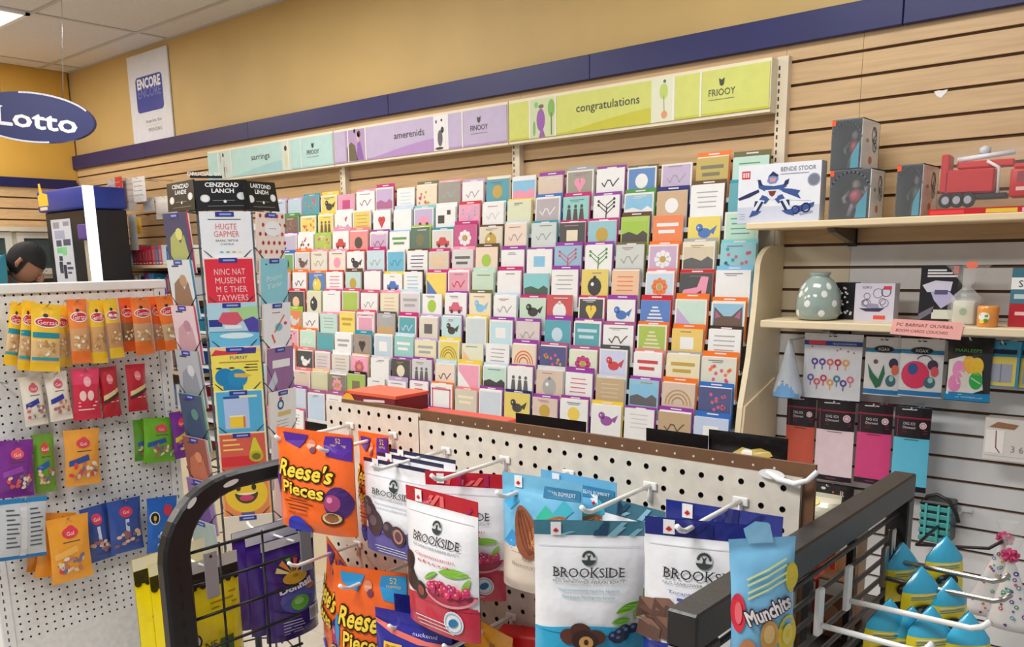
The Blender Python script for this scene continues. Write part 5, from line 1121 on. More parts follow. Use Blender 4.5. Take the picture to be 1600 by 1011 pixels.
# ---- lower shelf
Z2 = 1.3862
p = ony(1279, 470, -.20); r = 35/px_ppm(p, (1,0,0))*.97; h = 74/px_ppm(p, (0,0,1))
t = thing('vase', 'squat pale green vase with white spots on the lower shelf', 'vase', (p.x, -.20, Z2))
prof = [(r*.55,0),(r*.86,.004),(r*.98,h*.14),(r,h*.34),(r*.95,h*.52),(r*.82,h*.70),(r*.62,h*.83),(r*.44,h*.90),(r*.41,h*.93),(r*.50,h*.985),(r*.48,h),(r*.38,h*.97),(r*.30,h*.86)]
s = MB(); s.lathe(prof, (150,168,162), 32); part('vase_body', s, GLAZE, t)
s = MB(); rr = random.Random(3)
def vr(z):
    for (r0, z0), (r1, z1) in zip(prof[:-1], prof[1:]):
        if z0 <= z <= z1: return r0+(r1-r0)*(z-z0)/(z1-z0+1e-9)
    return r
for zf, off, n in ((.16,.2,5),(.36,.8,5),(.56,.3,5),(.72,.9,4)):
    for k in range(n):
        a0 = off+2*math.pi*k/n; Mv = lambda u, v, e: ((vr(h*zf+v)+e)*math.cos(a0+u/r), (vr(h*zf+v)+e)*math.sin(a0+u/r), h*zf+v)
        s.ell(Mv, 0, 0, r*.15, h*.075, (232,234,230), .0009, n=12, rot=rr.uniform(-.4, .4), mx=.012)
part('white_spots', s, GLAZE, t)
def box_prod(name, label, cat, x0, x1, y0, y1, Yf, Z, d, col, art, group=None, yaw=0.0, mt=None):
    a = ony(x0, (y0+y1)/2, Yf); b_ = ony(x1, (y0+y1)/2, Yf); w = b_.x-a.x; h = (y1-y0)/px_ppm((a+b_)/2, (0,0,1))
    t = thing(name, label, cat, ((a.x+b_.x)/2, Yf, Z), yaw, group)
    s = MB(); s.box(-w/2, w/2, 0, d, 0, h, col); part('box_body', s, mt or CARD, t)
    s = MB(); art(s, flat(0), w, h); part('printed_design', s, INK, t); return t
def a_dots(s, M, w, h):
    rr = random.Random(9)
    for k in range(30): s.ell(M, w*rr.uniform(-.44,.44), h*rr.uniform(.1,.92), w*.055, w*.05, (226,222,222), .0005+.00002*k, n=9)
box_prod('gift_box', 'black box with white dots behind the spotted vase', 'box', 1302, 1336, 429, 487, -.15, Z2, .05, (26,24,28), a_dots)
def a_puz(s, M, w, h):
    rr = random.Random(4)
    for k in range(9): s.ring(M, w*rr.uniform(-.34,.34), h*rr.uniform(.45,.85), w*rr.uniform(.06,.13), w*.015, (120,116,150), .0005, 12)
    s.pp(M, [(-w*.38,h*.34),(-w*.2,h*.26),(w*.15,h*.26),(w*.28,h*.36)], (60,56,80), .0006); s.pp(M, [(-w*.2,h*.36),(-w*.15,h*.48),(w*.1,h*.46),(w*.14,h*.36)], (150,146,176), .0006)
    s.rect(M, w*.0, w*.3, h*.06, h*.16, (226,80,60), .0006); s.rect(M, w*.22, w*.42, h*.84, h*.93, (206,60,70), .0006); s.text(M, 'SOKU', -w*.2, h*.9, h*.07, (90,86,120), .0008)
box_prod('puzzle_box', 'lilac puzzle box with a boat drawing on the lower shelf', 'box', 1336, 1398, 430, 490, -.20, Z2, .05, (206,202,218), a_puz)
def a_mach(s, M, w, h):
    for k, q in enumerate((.5,.66,.8)): s.rect(M, -w*.32, -w*.32+w*q, h*(.90-.05*k), h*(.93-.05*k), (236,232,236), .0006)
    s.pp(M, [(-w*.44,h*.66),(-w*.1,h*.74),(w*.36,h*.72),(w*.32,h*.56),(-w*.3,h*.54)], (206,204,222), .0005); s.pp(M, [(-w*.2,h*.54),(w*.3,h*.55),(w*.48,h*.42),(w*.1,h*.26),(-w*.1,h*.4)], (176,172,206), .0007); s.rect(M, -w*.1, w*.25, h*.5, h*.58, (90,80,120), .0009)
    s.rect(M, -w*.14, w*.48, h*.08, h*.24, (206,210,196), .0006); s.pp(M, [(-w*.49,h*.04),(-w*.49,h*.16),(-w*.1,h*.3),(-w*.1,h*.2)], (110,106,120), .0006); s.rect(M, -w*.49, w*.2, 0, h*.04, (226,224,226), .0006)
    s.rect(M, w*.36, w*.5, h*.86, h*.99, (226,80,60), .0008)
box_prod('appliance_box', 'black box with a pale appliance picture on the lower shelf', 'box', 1438, 1497, 399, 491, -.20, Z2, .05, (34,32,38), a_mach)
p = ony(1515, 480, -.22)
t = thing('candle_jar', 'pale candle in a square glass wrapped in clear cellophane', 'candle', (p.x-.012, -.215, Z2))
s = MB(); s.rbox(-.03, .03, -.026, .03, .004, .072, (222,216,190), .006, 2); part('wax', s, PLASTIC, t)
s = MB(); s.ell(flat(-.0262), .0, .04, .010, .011, (120,170,70), .0004); part('label_print', s, INK, t)
s = MB(); s.rbox(-.034, .034, -.030, .034, 0, .08, (230,236,236), .006, 2); part('glass', s, CLEAR, t)
s = MB(); n = 16; rings = [(.040,.0),(.043,.05),(.040,.08),(.022,.10),(.010,.112),(.016,.125),(.036,.15),(.055,.175)]
vs = []; 
for q, (rr_, z) in enumerate(rings):
    for k in range(n): a = 2*math.pi*k/n; f = 1+.18*math.sin(k*2.4+q); vs.append((rr_*f*math.cos(a), rr_*f*math.sin(a)*.9, z))
s.add(vs, [(q*n+k, q*n+(k+1) % n, (q+1)*n+(k+1) % n, (q+1)*n+k) for q in range(len(rings)-1) for k in range(n)], (236,238,240), True); part('cellophane_wrap', s, CELLO, t)
s = MB(); s.ell(flat(-.046), .018, .176, .016, .010, (236,110,80), .0004); s.ell(flat(-.0462, 1), .018, .176, .016, .010, (236,110,80), .0004); part('price_sticker', s, PAPER, t)
p = ony(1543, 490, -.27)
t = thing('candle_jar', 'orange fruit candle in a round glass at the shelf edge', 'candle', (p.x, -.262, Z2))
s = MB(); s.lathe([(.026,0),(.0275,.004),(.0285,.055),(.0265,.06),(.02,.061)], (232,150,60), 24); part('wax', s, GLAZE, t)
s = MB()
for a0, zf, c, q in ((-1.75,.030,(244,240,230),.016),(-1.55,.020,(90,150,60),.006),(-1.9,.016,(246,220,90),.007),(-1.5,.032,(120,170,60),.005)):
    Mv = lambda u, v, e: ((.0285+e)*math.cos(a0+u/.0285), (.0285+e)*math.sin(a0+u/.0285), zf+v); s.ell(Mv, 0, 0, q, q*.8, c, .0006+.0002*(q < .01), n=12, mx=.008)
Mv = lambda u, v, e: ((.0285+e)*math.cos(-1.75+u/.0285), (.0285+e)*math.sin(-1.75+u/.0285), v); s.rect(Mv, -.010, .010, .034, .037, (120,90,60), .0012)
part('label_print', s, INK, t)
def a_sn(s, M, w, h):
    s.rect(M, -w*.5, w*.5, h*.84, h, (60,110,126), .0004); s.rect(M, -w*.5, w*.5, h*.64, h*.84, (232,232,232), .0004); s.rect(M, -w*.5, w*.5, h*.40, h*.64, (70,120,134), .0004); s.rect(M, -w*.4, w*.3, h*.48, h*.56, (190,206,214), .0007)
    s.text(M, 'SNO', -w*.02, h*.74, h*.12, (40,40,44), .0008); s.rect(M, -w*.34, w*.2, h*.2, h*.26, (240,190,190), .0006)
box_prod('snack_box', 'red and teal box lettered SN at the right end of the shelf', 'box', 1579, 1640, 411, 505, -.24, Z2, .05, (176,40,50), a_sn)
# pink note taped on the shelf edge
p = ony(1447, 513, -.307); w = 116/px_ppm(p, (1,0,0)); h = 26/px_ppm(p, (0,0,1))
t = thing('paper_note', 'pink handwritten note taped under the lower shelf edge', 'note', (p.x, -.3068, p.z))
s = MB(); s.prism([(-w/2,-h*.42),(w/2-.006,-h*.62),(w/2,h*.42),(-w/2+.008,h*.52)], -.0008, 0, (246,178,172)); part('paper', s, PAPER, t)
s = MB(); M = flat(-.0008); s.text(M, 'PC BARNAT OUVREA', -.005, h*.16, .010, (110,50,56), .0004, fit=w*.78, slant=.2, rot=-.03); s.text(M, 'BOOM CARDS COUCHIO', -.012, -h*.2, .009, (110,50,56), .0004, fit=w*.72, slant=.2, rot=-.03); part('lettering', s, INK, t)
# ================================================================== goods hanging on the right wall
def wall_hook(label, x, z, L): return peg_hook(label, (x, -.0065, z), L, (0,-1), (226,226,224), .0024, .010, group='hooks on the right slat wall')
def hang(name, label, cat, Y, tl, tr, hpx, kind, bands, d, art, seed, group=None, mt=None, hook=True, tilt=0.0):
    k = bag_on_y(Y, tl, tr, hpx)
    t = bag_at(name, label, cat, group, k['loc'], 0, tilt, k['w'], k['h'], d, kind, bands, seed, art, mt=mt, nx=14, ny=20)
    if hook: wall_hook('white hook of the ' + ' '.join(label.split()[:11]), k['loc'].x, k['loc'].z-.008, -Y+.02)
    return t
def a_pins(s, tx, M, w, h):
    s.rect(M, -w*.5, w*.5, -h*.18, -h*.11, (40,70,160), .0005, mx=.03); s.rect(M, -w*.42, -w*.12, -h*.17, -h*.11, (226,60,80), .0008, mx=.03); tx.text(M, 'NOUS SCRASNRAUN', w*.2, -h*.147, h*.03, (226,230,246), .0012, fit=w*.4)
    rr = random.Random(2); cols = [(90,60,160),(96,70,170),(226,110,100),(206,50,80),(240,170,80)]
    for j in range(2):
        for k in range(5 if j == 0 else 7):
            u = w*(-.30+.135*k) if j == 0 else w*(-.36+.115*k); v = -h*(.43 if j == 0 else .68+.06*(k % 2)); c = cols[k % 5] if j == 0 else [(110,90,170),(226,100,110),(214,60,90),(240,170,90),(60,130,160),(100,70,160),(226,120,140)][k]
            s.ring(M, u, v, w*.045, w*.028, c, .0009, 12); s.line(M, [(u,v-w*.05),(u,v-w*.13)], w*.016, c, .0009)
    for k in range(5): s.ell(M, w*rr.uniform(-.4,.4), -h*rr.uniform(.2,.28), w*.014, w*.014, (206,50,60), .0009, n=8)
    s.rect(M, -w*.07, w*.07, -h*.045, -h*.03, (40,40,44), .0008)
hang('candle_pack', 'white bag of coloured number candles under the lower shelf', 'candle pack', -.14, (1258,521), (1350,522), 104, 'flat', [(0,(226,228,236))], .012, a_pins, 81)
def a_cone(s, tx, M, w, h):
    rr = random.Random(8)
    for k in range(14): s.ell(M, w*rr.uniform(-.25,.25), -h*rr.uniform(.35,.7), w*.06, h*.03, rr.choice([(206,90,80), (60,60,80), (226,190,120), (120,150,200)]), .0008+.00005*k, n=9)
    s.pp(M, [(-w*.48,-h*.98),(-w*.45,-h*.86),(w*.1,-h*.62),(w*.48,-h*.86),(w*.48,-h*.98)], (110,160,210), .0006, mx=.02); s.line(M, [(-w*.3,-h*.8),(0,-h*.2)], w*.03, (246,248,250), .0010)
k = bag_on_y(-.17, (1212,528), (1258,532), 92)
t = thing('party_hat_pack', 'clear cone shaped pack with a blue base beside the candle bag', 'party pack', k['loc'], 0.0)
s = MB(); w, h = k['w'], k['h']; n = 16; vs = [(w*.04*math.cos(2*math.pi*q/n), .012*math.sin(2*math.pi*q/n), 0) for q in range(n)] + [(w*.5*math.cos(2*math.pi*q/n), .035*math.sin(2*math.pi*q/n), -h*.9) for q in range(n)] + [(w*.42*math.cos(2*math.pi*q/n), .03*math.sin(2*math.pi*q/n), -h) for q in range(n)]
s.add(vs, [(q, (q+1) % n, n+(q+1) % n, n+q) for q in range(n)] + [(n+q, n+(q+1) % n, 2*n+(q+1) % n, 2*n+q) for q in range(n)] + [tuple(range(3*n-1, 2*n-1, -1))], (206,214,226), True); part('bag_body', s, FILM, t)
Mc = lambda u, v, e: (u*max(.08, min(1, -v/h)), -.035*max(.1, min(1, -v/h))*math.sqrt(max(.02, 1-(2*u/w)**2))-e-.004, v); s = MB(); tx = MB(); a_cone(s, tx, Mc, w, h); part('printed_design', s, INK, t)
wall_hook('white wall hook carrying the cone pack', k['loc'].x, k['loc'].z-.004, .18)
def a_toy(c1, c2, c3, bird):
    def f(s, tx, M, w, h):
        s.rect(M, -w*.5, w*.5, -h*.26, -h*.19, (50,130,180), .0005, mx=.03); s.ell(M, 0, -h*.2, w*.26, h*.06, (30,30,40), .0008, mx=.02); tx.text(M, 'XGAX', 0, -h*.2, h*.055, (226,230,236), .0014, fit=w*.3)
        if bird:
            s.pp(M, [(-w*.42,-h*.46),(-w*.26,-h*.62),(-w*.1,-h*.72),(w*.02,-h*.46),(w*.06,-h*.62),(-w*.04,-h*.84),(-w*.16,-h*.88),(-w*.34,-h*.7)], c1, .0009, mx=.02); s.ell(M, -w*.2, -h*.42, w*.06, h*.04, (120,80,80), .0010)
        else:
            s.ell(M, -w*.12, -h*.62, w*.33, h*.24, c1, .0009, mx=.02); s.ell(M, -w*.18, -h*.52, w*.12, h*.1, (60,90,150), .0013, mx=.02); s.ring(M, w*.08, -h*.42, w*.2, w*.02, (60,60,70), .0012, 12, .2, 2.6)
        s.ell(M, w*.27, -h*.44, w*.12, h*.09, c2, .0009, mx=.02); s.ell(M, w*.32, -h*.55, w*.09, h*.09, c3, .0011, mx=.02); s.ell(M, w*.22, -h*.74, w*.13, h*.1, (70,110,120), .0010, mx=.02); s.ell(M, w*.24, -h*.70, w*.06, h*.05, (150,206,210), .0013)
        s.rect(M, -w*.5, w*.5, -h*.98, -h*.90, (40,120,180), .0006, mx=.03); s.rect(M, -w*.1, w*.1, -h*.05, -h*.03, (40,40,44), .0008)
    return f
hang('toy_pack', 'white and blue toy pack with a green bird under the lower shelf', 'toy pack', -.14, (1354,526), (1414,528), 92, 'flat', [(0,(222,222,226))], .016, a_toy((50,110,80), (60,56,80), (226,110,90), True), 82)
hang('toy_pack', 'white and blue toy pack with a pink ball under the pink note', 'toy pack', -.15, (1409,528), (1478,531), 92, 'flat', [(0,(222,222,226))], .016, a_toy((222,60,100), (70,60,80), (220,90,100), False), 83)
def a_eggs(s, tx, M, w, h):
    s.rect(M, -w*.5, w*.5, -h*.24, 0, (24,24,28), .0005, mx=.03); tx.text(M, 'MARLEEPS', -w*.02, -h*.2, h*.05, (120,206,90), .0014, fit=w*.6)
    s.pp(M, [(-w*.46,-h*.9),(-w*.46,-h*.36),(-w*.1,-h*.28),(w*.3,-h*.34),(w*.36,-h*.8),(0,-h*.9)], (236,236,232), .0006, mx=.02)
    for a, b_, c in ((-.2,.5,(240,150,206)),(.02,.42,(246,190,70)),(.2,.44,(246,206,60)),(.2,.66,(60,180,90)),(-.28,.72,(240,140,200)),(-.1,.64,(236,226,220))): s.ell(M, w*a, -h*b_, w*.15, h*.14, c, .0010+.0003*abs(a)+.0001*b_, mx=.02)
    s.line(M, [(w*.1,-h*.62),(w*.3,-h*.7)], w*.03, (190,240,190), .0024); s.rect(M, -w*.5, w*.5, -h*.99, -h*.86, (30,140,200), .0008, mx=.03); tx.text(M, 'ee ooanpoouo', w*.05, -h*.925, h*.04, (190,226,246), .0016, fit=w*.6)
hang('egg_pack', 'black topped bag of pastel plastic eggs beside the toy packs', 'toy pack', -.16, (1482,524), (1556,530), 102, 'pillow', [(0,(30,30,34))], .03, a_eggs, 84)
def a_note(s, tx, M, w, h):
    s.rect(M, -w*.4, w*.4, -h*.28, -h*.18, (30,44,80), .0005); s.rect(M, -w*.42, w*.42, -h*.98, -h*.34, (232,214,110), .0005); s.rect(M, -w*.32, w*.32, -h*.9, -h*.5, (170,176,196), .0008); s.line(M, [(0,-h*.5),(0,-h*.9)], w*.02, (120,130,150), .0010); s.rect(M, -w*.09, w*.09, -h*.08, -h*.04, (30,60,90), .0008)
hang('gadget_card', 'blue backing card with a yellow framed item at the right', 'card pack', -.15, (1541,531), (1597,535), 72, 'flat', [(0,(70,160,200))], .008, a_note, 85)
hang('gadget_card', 'blue backing card cut off by the right picture edge', 'card pack', -.13, (1594,533), (1650,538), 74, 'flat', [(0,(64,150,196))], .008, a_note, 86, hook=False)
def a_tissue(col):
    def f(s, tx, M, w, h):
        s.rect(M, -w*.5, w*.5, -h*.36, 0, (36,26,34), .0004, mx=.04); s.rect(M, -w*.5, w*.5, -h*.995, -h*.93, (30,22,34), .0004, mx=.04)
        s.rect(M, -w*.5, w*.5, -h*.135, -h*.115, (150,40,70), .0008, mx=.04); s.rect(M, -w*.42, -w*.39, -h*.36, -h*.1, (130,50,80), .0008)
        tx.text(M, 'DIG IOI', -w*.08, -h*.19, h*.035, (226,220,226), .0012, fit=w*.34, align='c'); tx.text(M, 'Dhanaaad', -w*.08, -h*.235, h*.03, (226,220,226), .0012, fit=w*.36); s.ell(M, w*.3, -h*.205, w*.1, w*.1, (226,200,206), .0009); s.ring(M, w*.3, -h*.205, w*.06, w*.015, (170,90,100), .0012, 10)
        for k in range(2): s.rect(M, -w*.26, w*.42, -h*(.27+.03*k), -h*(.258+.03*k), (110,36,50), .0008)
        s.rect(M, -w*.2, w*.2, -h*.385, -h*.377, tuple(q//2 for q in col), .0008); s.rect(M, -w*.16, w*.1, -h*.97, -h*.955, (120,60,90), .0008)
        s.line(M, [(-w*.3,-h*.03),(w*.1,-h*.025)], h*.012, (236,236,236), .0010)
    return f
for i, (lab, tl, tr, hp, col) in enumerate([('orange red pack of tissue paper, leftmost of four', (1231,617), (1276,623), 128, (206,90,70)), ('pale pink pack of tissue paper, second of four', (1278,623), (1338,630), 128, (240,214,222)), ('magenta pack of tissue paper, third of four', (1342,628), (1397,634), 128, (214,70,130)), ('sky blue pack of tissue paper, rightmost of four', (1400,633), (1457,640), 134, (96,190,222))]):
    hang('tissue_pack', lab, 'tissue pack', -.12, tl, tr, hp, 'flat', [(0,col)], .014, a_tissue(col), 90+i, 'tissue paper packs', mt=PLASTIC)
def a_blackp(s, tx, M, w, h):
    s.ell(M, -w*.1, -h*.1, w*.05, h*.03, (226,226,226), .0008); tx.text(M, 'R', w*.28, -h*.17, h*.12, (236,200,190), .0012); s.ell(M, w*.1, -h*.16, w*.02, w*.02, (206,110,90), .0008)
hang('black_pack', 'black pack hanging under the orange and pink tissue packs', 'pack', -.13, (1258,752), (1335,760), 70, 'flat', [(0,(26,22,24))], .02, a_blackp, 95)
# white decorated carton on a hook at the right
p = ony(1572, 690, -.16); 
def a_carton(s, M, w, h):
    s.rect(M, -w*.46, -w*.02, h*.16, h*.72, (236,232,230), .0005); s.line(M, [(-w*.22,h*.7),(-w*.2,h*.3),(-w*.1,h*.18)], w*.03, (150,90,90), .0008); s.text(M, '3 6', w*.3, h*.3, h*.16, (140,136,132), .0008); s.pp(M, [(-w*.4,h*.78),(-w*.2,h*.92),(w*.3,h*.88),(w*.2,h*.76)], (150,110,80), .0006); s.line(M, [(-w*.48,h*.1),(w*.48,h*.1)], w*.01, (190,186,180), .0006)
t = box_prod('craft_box', 'small white box with a brown pattern hanging at the right edge', 'box', 1537, 1604, 655, 720, -.18, ony(1570, 720, -.18).z, .06, (214,210,206), a_carton)
wall_hook('white wall hook carrying the small white box', t.location.x, t.location.z+.085, .13)
# small empty clip
p = ony(1512, 797, -.0065); t = thing('price_clip', 'clear price clip on a slat right of the teal basket', 'clip', (p.x, -.0066, p.z))
s = MB(); s.rbox(-.02, .016, -.012, 0, -.006, .008, (226,226,228), .002, 1); s.tube([(-.012,-.01,-.002),(-.03,-.05,-.02)], .0022, (220,220,222), 6); part('clip_body', s, PLASTIC, t)
# teal basket
p = ony(1462, 815, -.10); w = 50/px_ppm(p, (1,0,0)); h = 62/px_ppm(p, (0,0,1))
t = thing('basket', 'small teal slatted basket with a black handle on the lower right wall', 'basket', (p.x, -.08, p.z-h/2))
for k in range(5):
    s = MB(); s.rbox(-w/2, w/2, -.035, -.031, h*(.02+.19*k), h*(.14+.19*k), (70,160,160), .0015, 1); part('slat', s, PLASTIC, t)
s = MB(); s.box(-w/2+.003, w/2-.003, -.030, .055, 0, h*.9, (30,60,64)); part('bin', s, PLASTIC, t)
for x in (-w*.3, w*.1, w*.42):
    s = MB(); s.rbox(x-.004, x+.004, -.038, -.0352, 0, h*.95, (84,176,174), .001, 1); part('stave', s, PLASTIC, t)
s = MB(); s.tube([(-w*.5,-.02,h*.9),(-w*.3,-.03,h*1.12),(0,-.03,h*1.2),(w*.4,-.03,h*1.08),(w*.66,-.035,h*.8),(w*.75,-.035,h*.6)], .006, (22,22,24), 8); s.rbox(-w*.5, w*.5, -.036, .05, h*.91, h*1.02, (26,28,30), .006, 1); part('handle', s, PLASTIC, t)
# two cone shaped cellophane treat bags
def cone_bag(label, tip, bl, br, Y, seed):
    T = ony(tip[0], tip[1], Y); A = ony(bl[0], bl[1], Y); B = ony(br[0], br[1], Y); h = T.z-(A.z+B.z)/2; w = B.x-A.x; sh = (A.x+B.x)/2-T.x
    t = thing('treat_bag', label, 'treat bag', T, 0, 'cone treat bags with pink bows')
    n = 12; s = MB(); prof = [(0,.02),(.25,.16),(.6,.34),(.9,.49),(1,.5)]
    vs = [(sh*q+w*r_*math.cos(2*math.pi*k/n), w*r_*.38*math.sin(2*math.pi*k/n), -h*q) for q, r_ in prof for k in range(n)]
    s.add(vs, [(i*n+k, i*n+(k+1) % n, (i+1)*n+(k+1) % n, (i+1)*n+k) for i in range(len(prof)-1) for k in range(n)] + [tuple(4*n+k for k in range(n))], (222,220,220), True); part('bag_body', s, FILM, t)
    def rad(q):
        for (q0, r0), (q1, r1) in zip(prof[:-1], prof[1:]):
            if q0 <= q <= q1: return r0+(r1-r0)*(q-q0)/(q1-q0)
        return .5
    Mc = lambda u, v, e: (sh*(-v/h)+u, -w*rad(min(1, -v/h))*.38*math.sqrt(max(.0, 1-min(.98, u/(w*rad(min(1, -v/h))+1e-6))**2))-e-.0012, v)
    s = MB(); rr = random.Random(seed)
    for k in range(22):
        q = rr.uniform(.2, .95); u = rr.uniform(-.8, .8)*w*rad(q)*.9; c = rr.choice([(90,60,140),(110,80,160),(226,150,60),(206,90,60),(110,150,180),(120,60,120),(70,150,90)]); r_ = w*rr.uniform(.025, .055)
        s.ell(Mc, u, -h*q, r_, r_*.95, c, .0006, n=10, mx=.02)
        if r_ > w*.04: s.ell(Mc, u, -h*q, r_*.45, r_*.42, (226,220,226), .0012, n=8)
    part('printed_design', s, INK, t)
    s = MB()
    for a in range(8):
        an = a*math.pi/4+.2; s.pp(flat(-.012-.002*(a % 3)), [(0,0),(.022*math.cos(an-.35),.018*math.sin(an-.35)),(.026*math.cos(an),.022*math.sin(an)),(.022*math.cos(an+.35),.018*math.sin(an+.35))], (206,50,110) if a % 2 else (226,90,140), .0)
        s.tube([(0,-.004,0),(.022*math.cos(an),-.012-.008*(a % 2),.018*math.sin(an))], [.004,.007], (200,46,106), 5)
    part('ribbon_bow', s, FILM, t)
    s = MB(); vs = [(.01*math.cos(2*math.pi*k/8), .008*math.sin(2*math.pi*k/8), .0) for k in range(8)] + [(.03*math.cos(2*math.pi*k/8), .02*math.sin(2*math.pi*k/8), .05) for k in range(8)]; s.add(vs, [(k, (k+1) % 8, 8+(k+1) % 8, 8+k) for k in range(8)], (232,236,236), True); part('cellophane_top', s, CELLO, t)
cone_bag('cone treat bag with coloured spots and pink bow, further left', (1572,840), (1502,950), (1562,968), -.30, 4)
cone_bag('cone treat bag with coloured spots and pink bow, nearer right', (1580,866), (1541,975), (1620,990), -.40, 5)
# black display arm that holds them
A = ony(1500, 868, -.35); t = thing('display_arm', 'black metal arm reaching towards the cone treat bags', 'hook', (A.x, -.35, A.z))
P0, P1, P2, P3 = ony(1432, 851, -.35)-A, ony(1545, 857, -.35)-A, ony(1558, 850, -.35)-A, ony(1574, 843, -.32)-A
s = MB(); s.tube([P0, P1, P2, P3], .005, (20,20,22), 8); part('arm', s, BLACKM, t); s = MB(); s.tube([P0, (P0.x,.34,P0.z)], .005, (20,20,22), 8); part('wall_rod', s, BLACKM, t)
# ================================================================== hooks and yellow bags on the right frame
YF = (244,222,40); CY = (64,184,224)
def prong(label, px0, px1, col, mt):
    a = onx(px0[0], px0[1], -.322); 
    # tip at the same height, found where the ray meets it
    b_ = onz(px1[0], px1[1], a.z+.004); L = max(.1, min(.32, b_.x-a.x)); ang = math.atan2(b_.y-a.y, b_.x-a.x)
    t = peg_hook(label, (a.x+.002, a.y, a.z), L, (math.cos(ang*.3), math.sin(ang*.3)), col, .0034, .012, mt, 'prongs on the right frame', plate=False)
    s = MB(); s.rbox(-.006, .006, -.004, .003, -.012, .042, col, .0015, 1); part('bracket', s, mt, t)
    return t
prong('grey metal prong, upper of two at the far end of the black frame', (1388,874), (1570,911), (176,172,168), CHROME)
prong('grey metal prong, lower of two at the far end of the black frame', (1377,902), (1576,938), (176,172,168), CHROME)
prong('white prong in the middle of the black frame', (1320,937), (1546,978), (240,240,238), STEEL)
prong('white prong nearest the camera on the black frame', (1275,975), (1450,1020), (240,240,238), STEEL)
def sour_bag(label, top, bot, X, seed, yaw, w=.05):
    T = ony(top[0], top[1], X); h = (bot-top[1])/px_ppm(T, (0,0,1))
    t = thing('sour_candy_bag', label, 'candy bag', T, (0, 0, yaw), 'cyan and yellow bags on the right frame')
    rnd = random.Random(seed); n = 10; s = MB()
    prof = [(0,.0),(.06,.20),(.22,.62),(.36,.94),(.5,1),(.95,1),(1,.98)]
    for sg in (-1, 1):
        for (q0, f0), (q1, f1) in zip(prof[:-1], prof[1:]):
            for j in range(2):
                qa, qb = q0+(q1-q0)*j/2, q0+(q1-q0)*(j+1)/2; fa, fb = f0+(f1-f0)*j/2, f0+(f1-f0)*(j+1)/2
                vs = []
                for q, f in ((qa, fa), (qb, fb)):
                    for k in range(n+1):
                        u = -1+2*k/n; vs.append((u*w/2*f, sg*(.009*math.sin(math.pi*min(1, q*1.02))**.6*(1-u*u)**.6+.0006)+.003*math.sin(3*q+seed), -h*q))
                fs = [(k, k+1, n+2+k, n+1+k) for k in range(n)]
                if sg > 0: fs = [f_[::-1] for f_ in fs]
                s.add(vs, fs, CY if (qa+qb)/2 < .40 else YF, True)
    o = part('bag_body', s, FILM, t); weld(o)
    for sg in (-1, 1):
        M = lambda u, v, e: (u, sg*(.009*math.sin(math.pi*min(1, -v/h*1.02))**.6*(max(0, 1-(2*u/w)**2))**.6+.0006+e+.001)+.003*math.sin(3*(-v/h)+seed), v)
        s = MB(); s.ell(M, 0, -h*.74, w*.3, h*.13, (40,36,32), .0008, mx=.015)
        for k in range(7): s.ell(M, w*rnd.uniform(-.22,.22), -h*rnd.uniform(.66,.82), w*.06, h*.03, rnd.choice([(150,150,60),(206,90,60),(120,120,110),(90,120,140)]), .0014+.0001*k, n=8)
        for k in range(3): s.line(M, [(-w*.34,-h*(.46+.035*k)),(w*.3,-h*(.44+.035*k))], h*.012, (30,120,170) if k else (246,246,246), .0010, mx=.02)
        part('printed_design', s, INK, t)
    return t
SB = [('cyan topped yellow bag with its tip bent over the black arm', (1480,838), 930, -1.93, .75), ('cyan topped yellow bag closest to the end post of the frame', (1413,848), 940, -1.96, .95), ('cyan topped yellow bag with the tallest narrow tip', (1440,884), 975, -2.0, .8), ('cyan topped yellow bag below the bent tipped one', (1484,900), 1000, -1.98, .85),
      ('cyan topped yellow bag leftmost of the lower four', (1390,933), 1050, -2.10, .55), ('cyan topped yellow bag second of the lower four', (1425,946), 1060, -2.09, .7), ('cyan topped yellow bag third of the lower four', (1457,946), 1060, -2.10, .65), ('cyan topped yellow bag rightmost of the lower four', (1516,956), 1070, -2.08, .6)]
for i, (lab, tp, bt, X, yw) in enumerate(SB): sour_bag(lab, tp, bt, X, i+1, yw)
_T = ['','first','second','third','fourth','fifth','sixth','seventh','eighth','ninth','tenth','eleventh','twelfth','thirteenth','fourteenth','fifteenth','sixteenth','seventeenth','eighteenth','nineteenth','twentieth']
def OW(i):
    i += 1
    return _T[i] if i <= 20 else {2: 'twenty', 3: 'thirty', 4: 'forty'}[i//10]+('-'+_T[i % 10] if i % 10 else 'th')
# ================================================================== wire card spinner
TH = math.radians(57)
spx, spy = -2.487, -1.524
sp_ = thing('card_spinner', 'black wire card spinner with black headers in front of the card rack', 'card spinner', (spx, spy, 0), TH)
s = MB(); s.lathe([(.20,0),(.20,.012),(.05,.03),(.02,.034)], (30,30,34), 24); part('base', s, BLACKM, sp_)
s = MB(); s.tube([(0,0,.03),(0,0,1.79)], .012, (70,74,84), 10); part('pole', s, BLACKM, sp_)
AP = .142; ZT = 1.752; PIT = .133
FACES = [(0.0, 'front'), (math.radians(50), 'right'), (math.radians(-57), 'left')]
def rz(p, a): return (p[0]*math.cos(a)-p[1]*math.sin(a), p[0]*math.sin(a)+p[1]*math.cos(a), p[2])
for a in [k*math.pi/3 for k in range(6)]:
    for sx in (-1, 1):
        if sx > 0: continue
        s = MB(); s.tube([rz((sx*.08, -AP+.03, .25), a), rz((sx*.08, -AP+.03, 1.79), a)], .004, (90,98,112), 6); part('upright_wire', s, BLACKM, sp_)
for z in (1.76, 1.36, .96, .56, .28):
    s = MB(); s.tube([rz((0, -AP*.95+.02, z), k*math.pi/6) for k in range(12)], .003, (40,42,48), 6, closed=True); part('hoop', s, BLACKM, sp_)
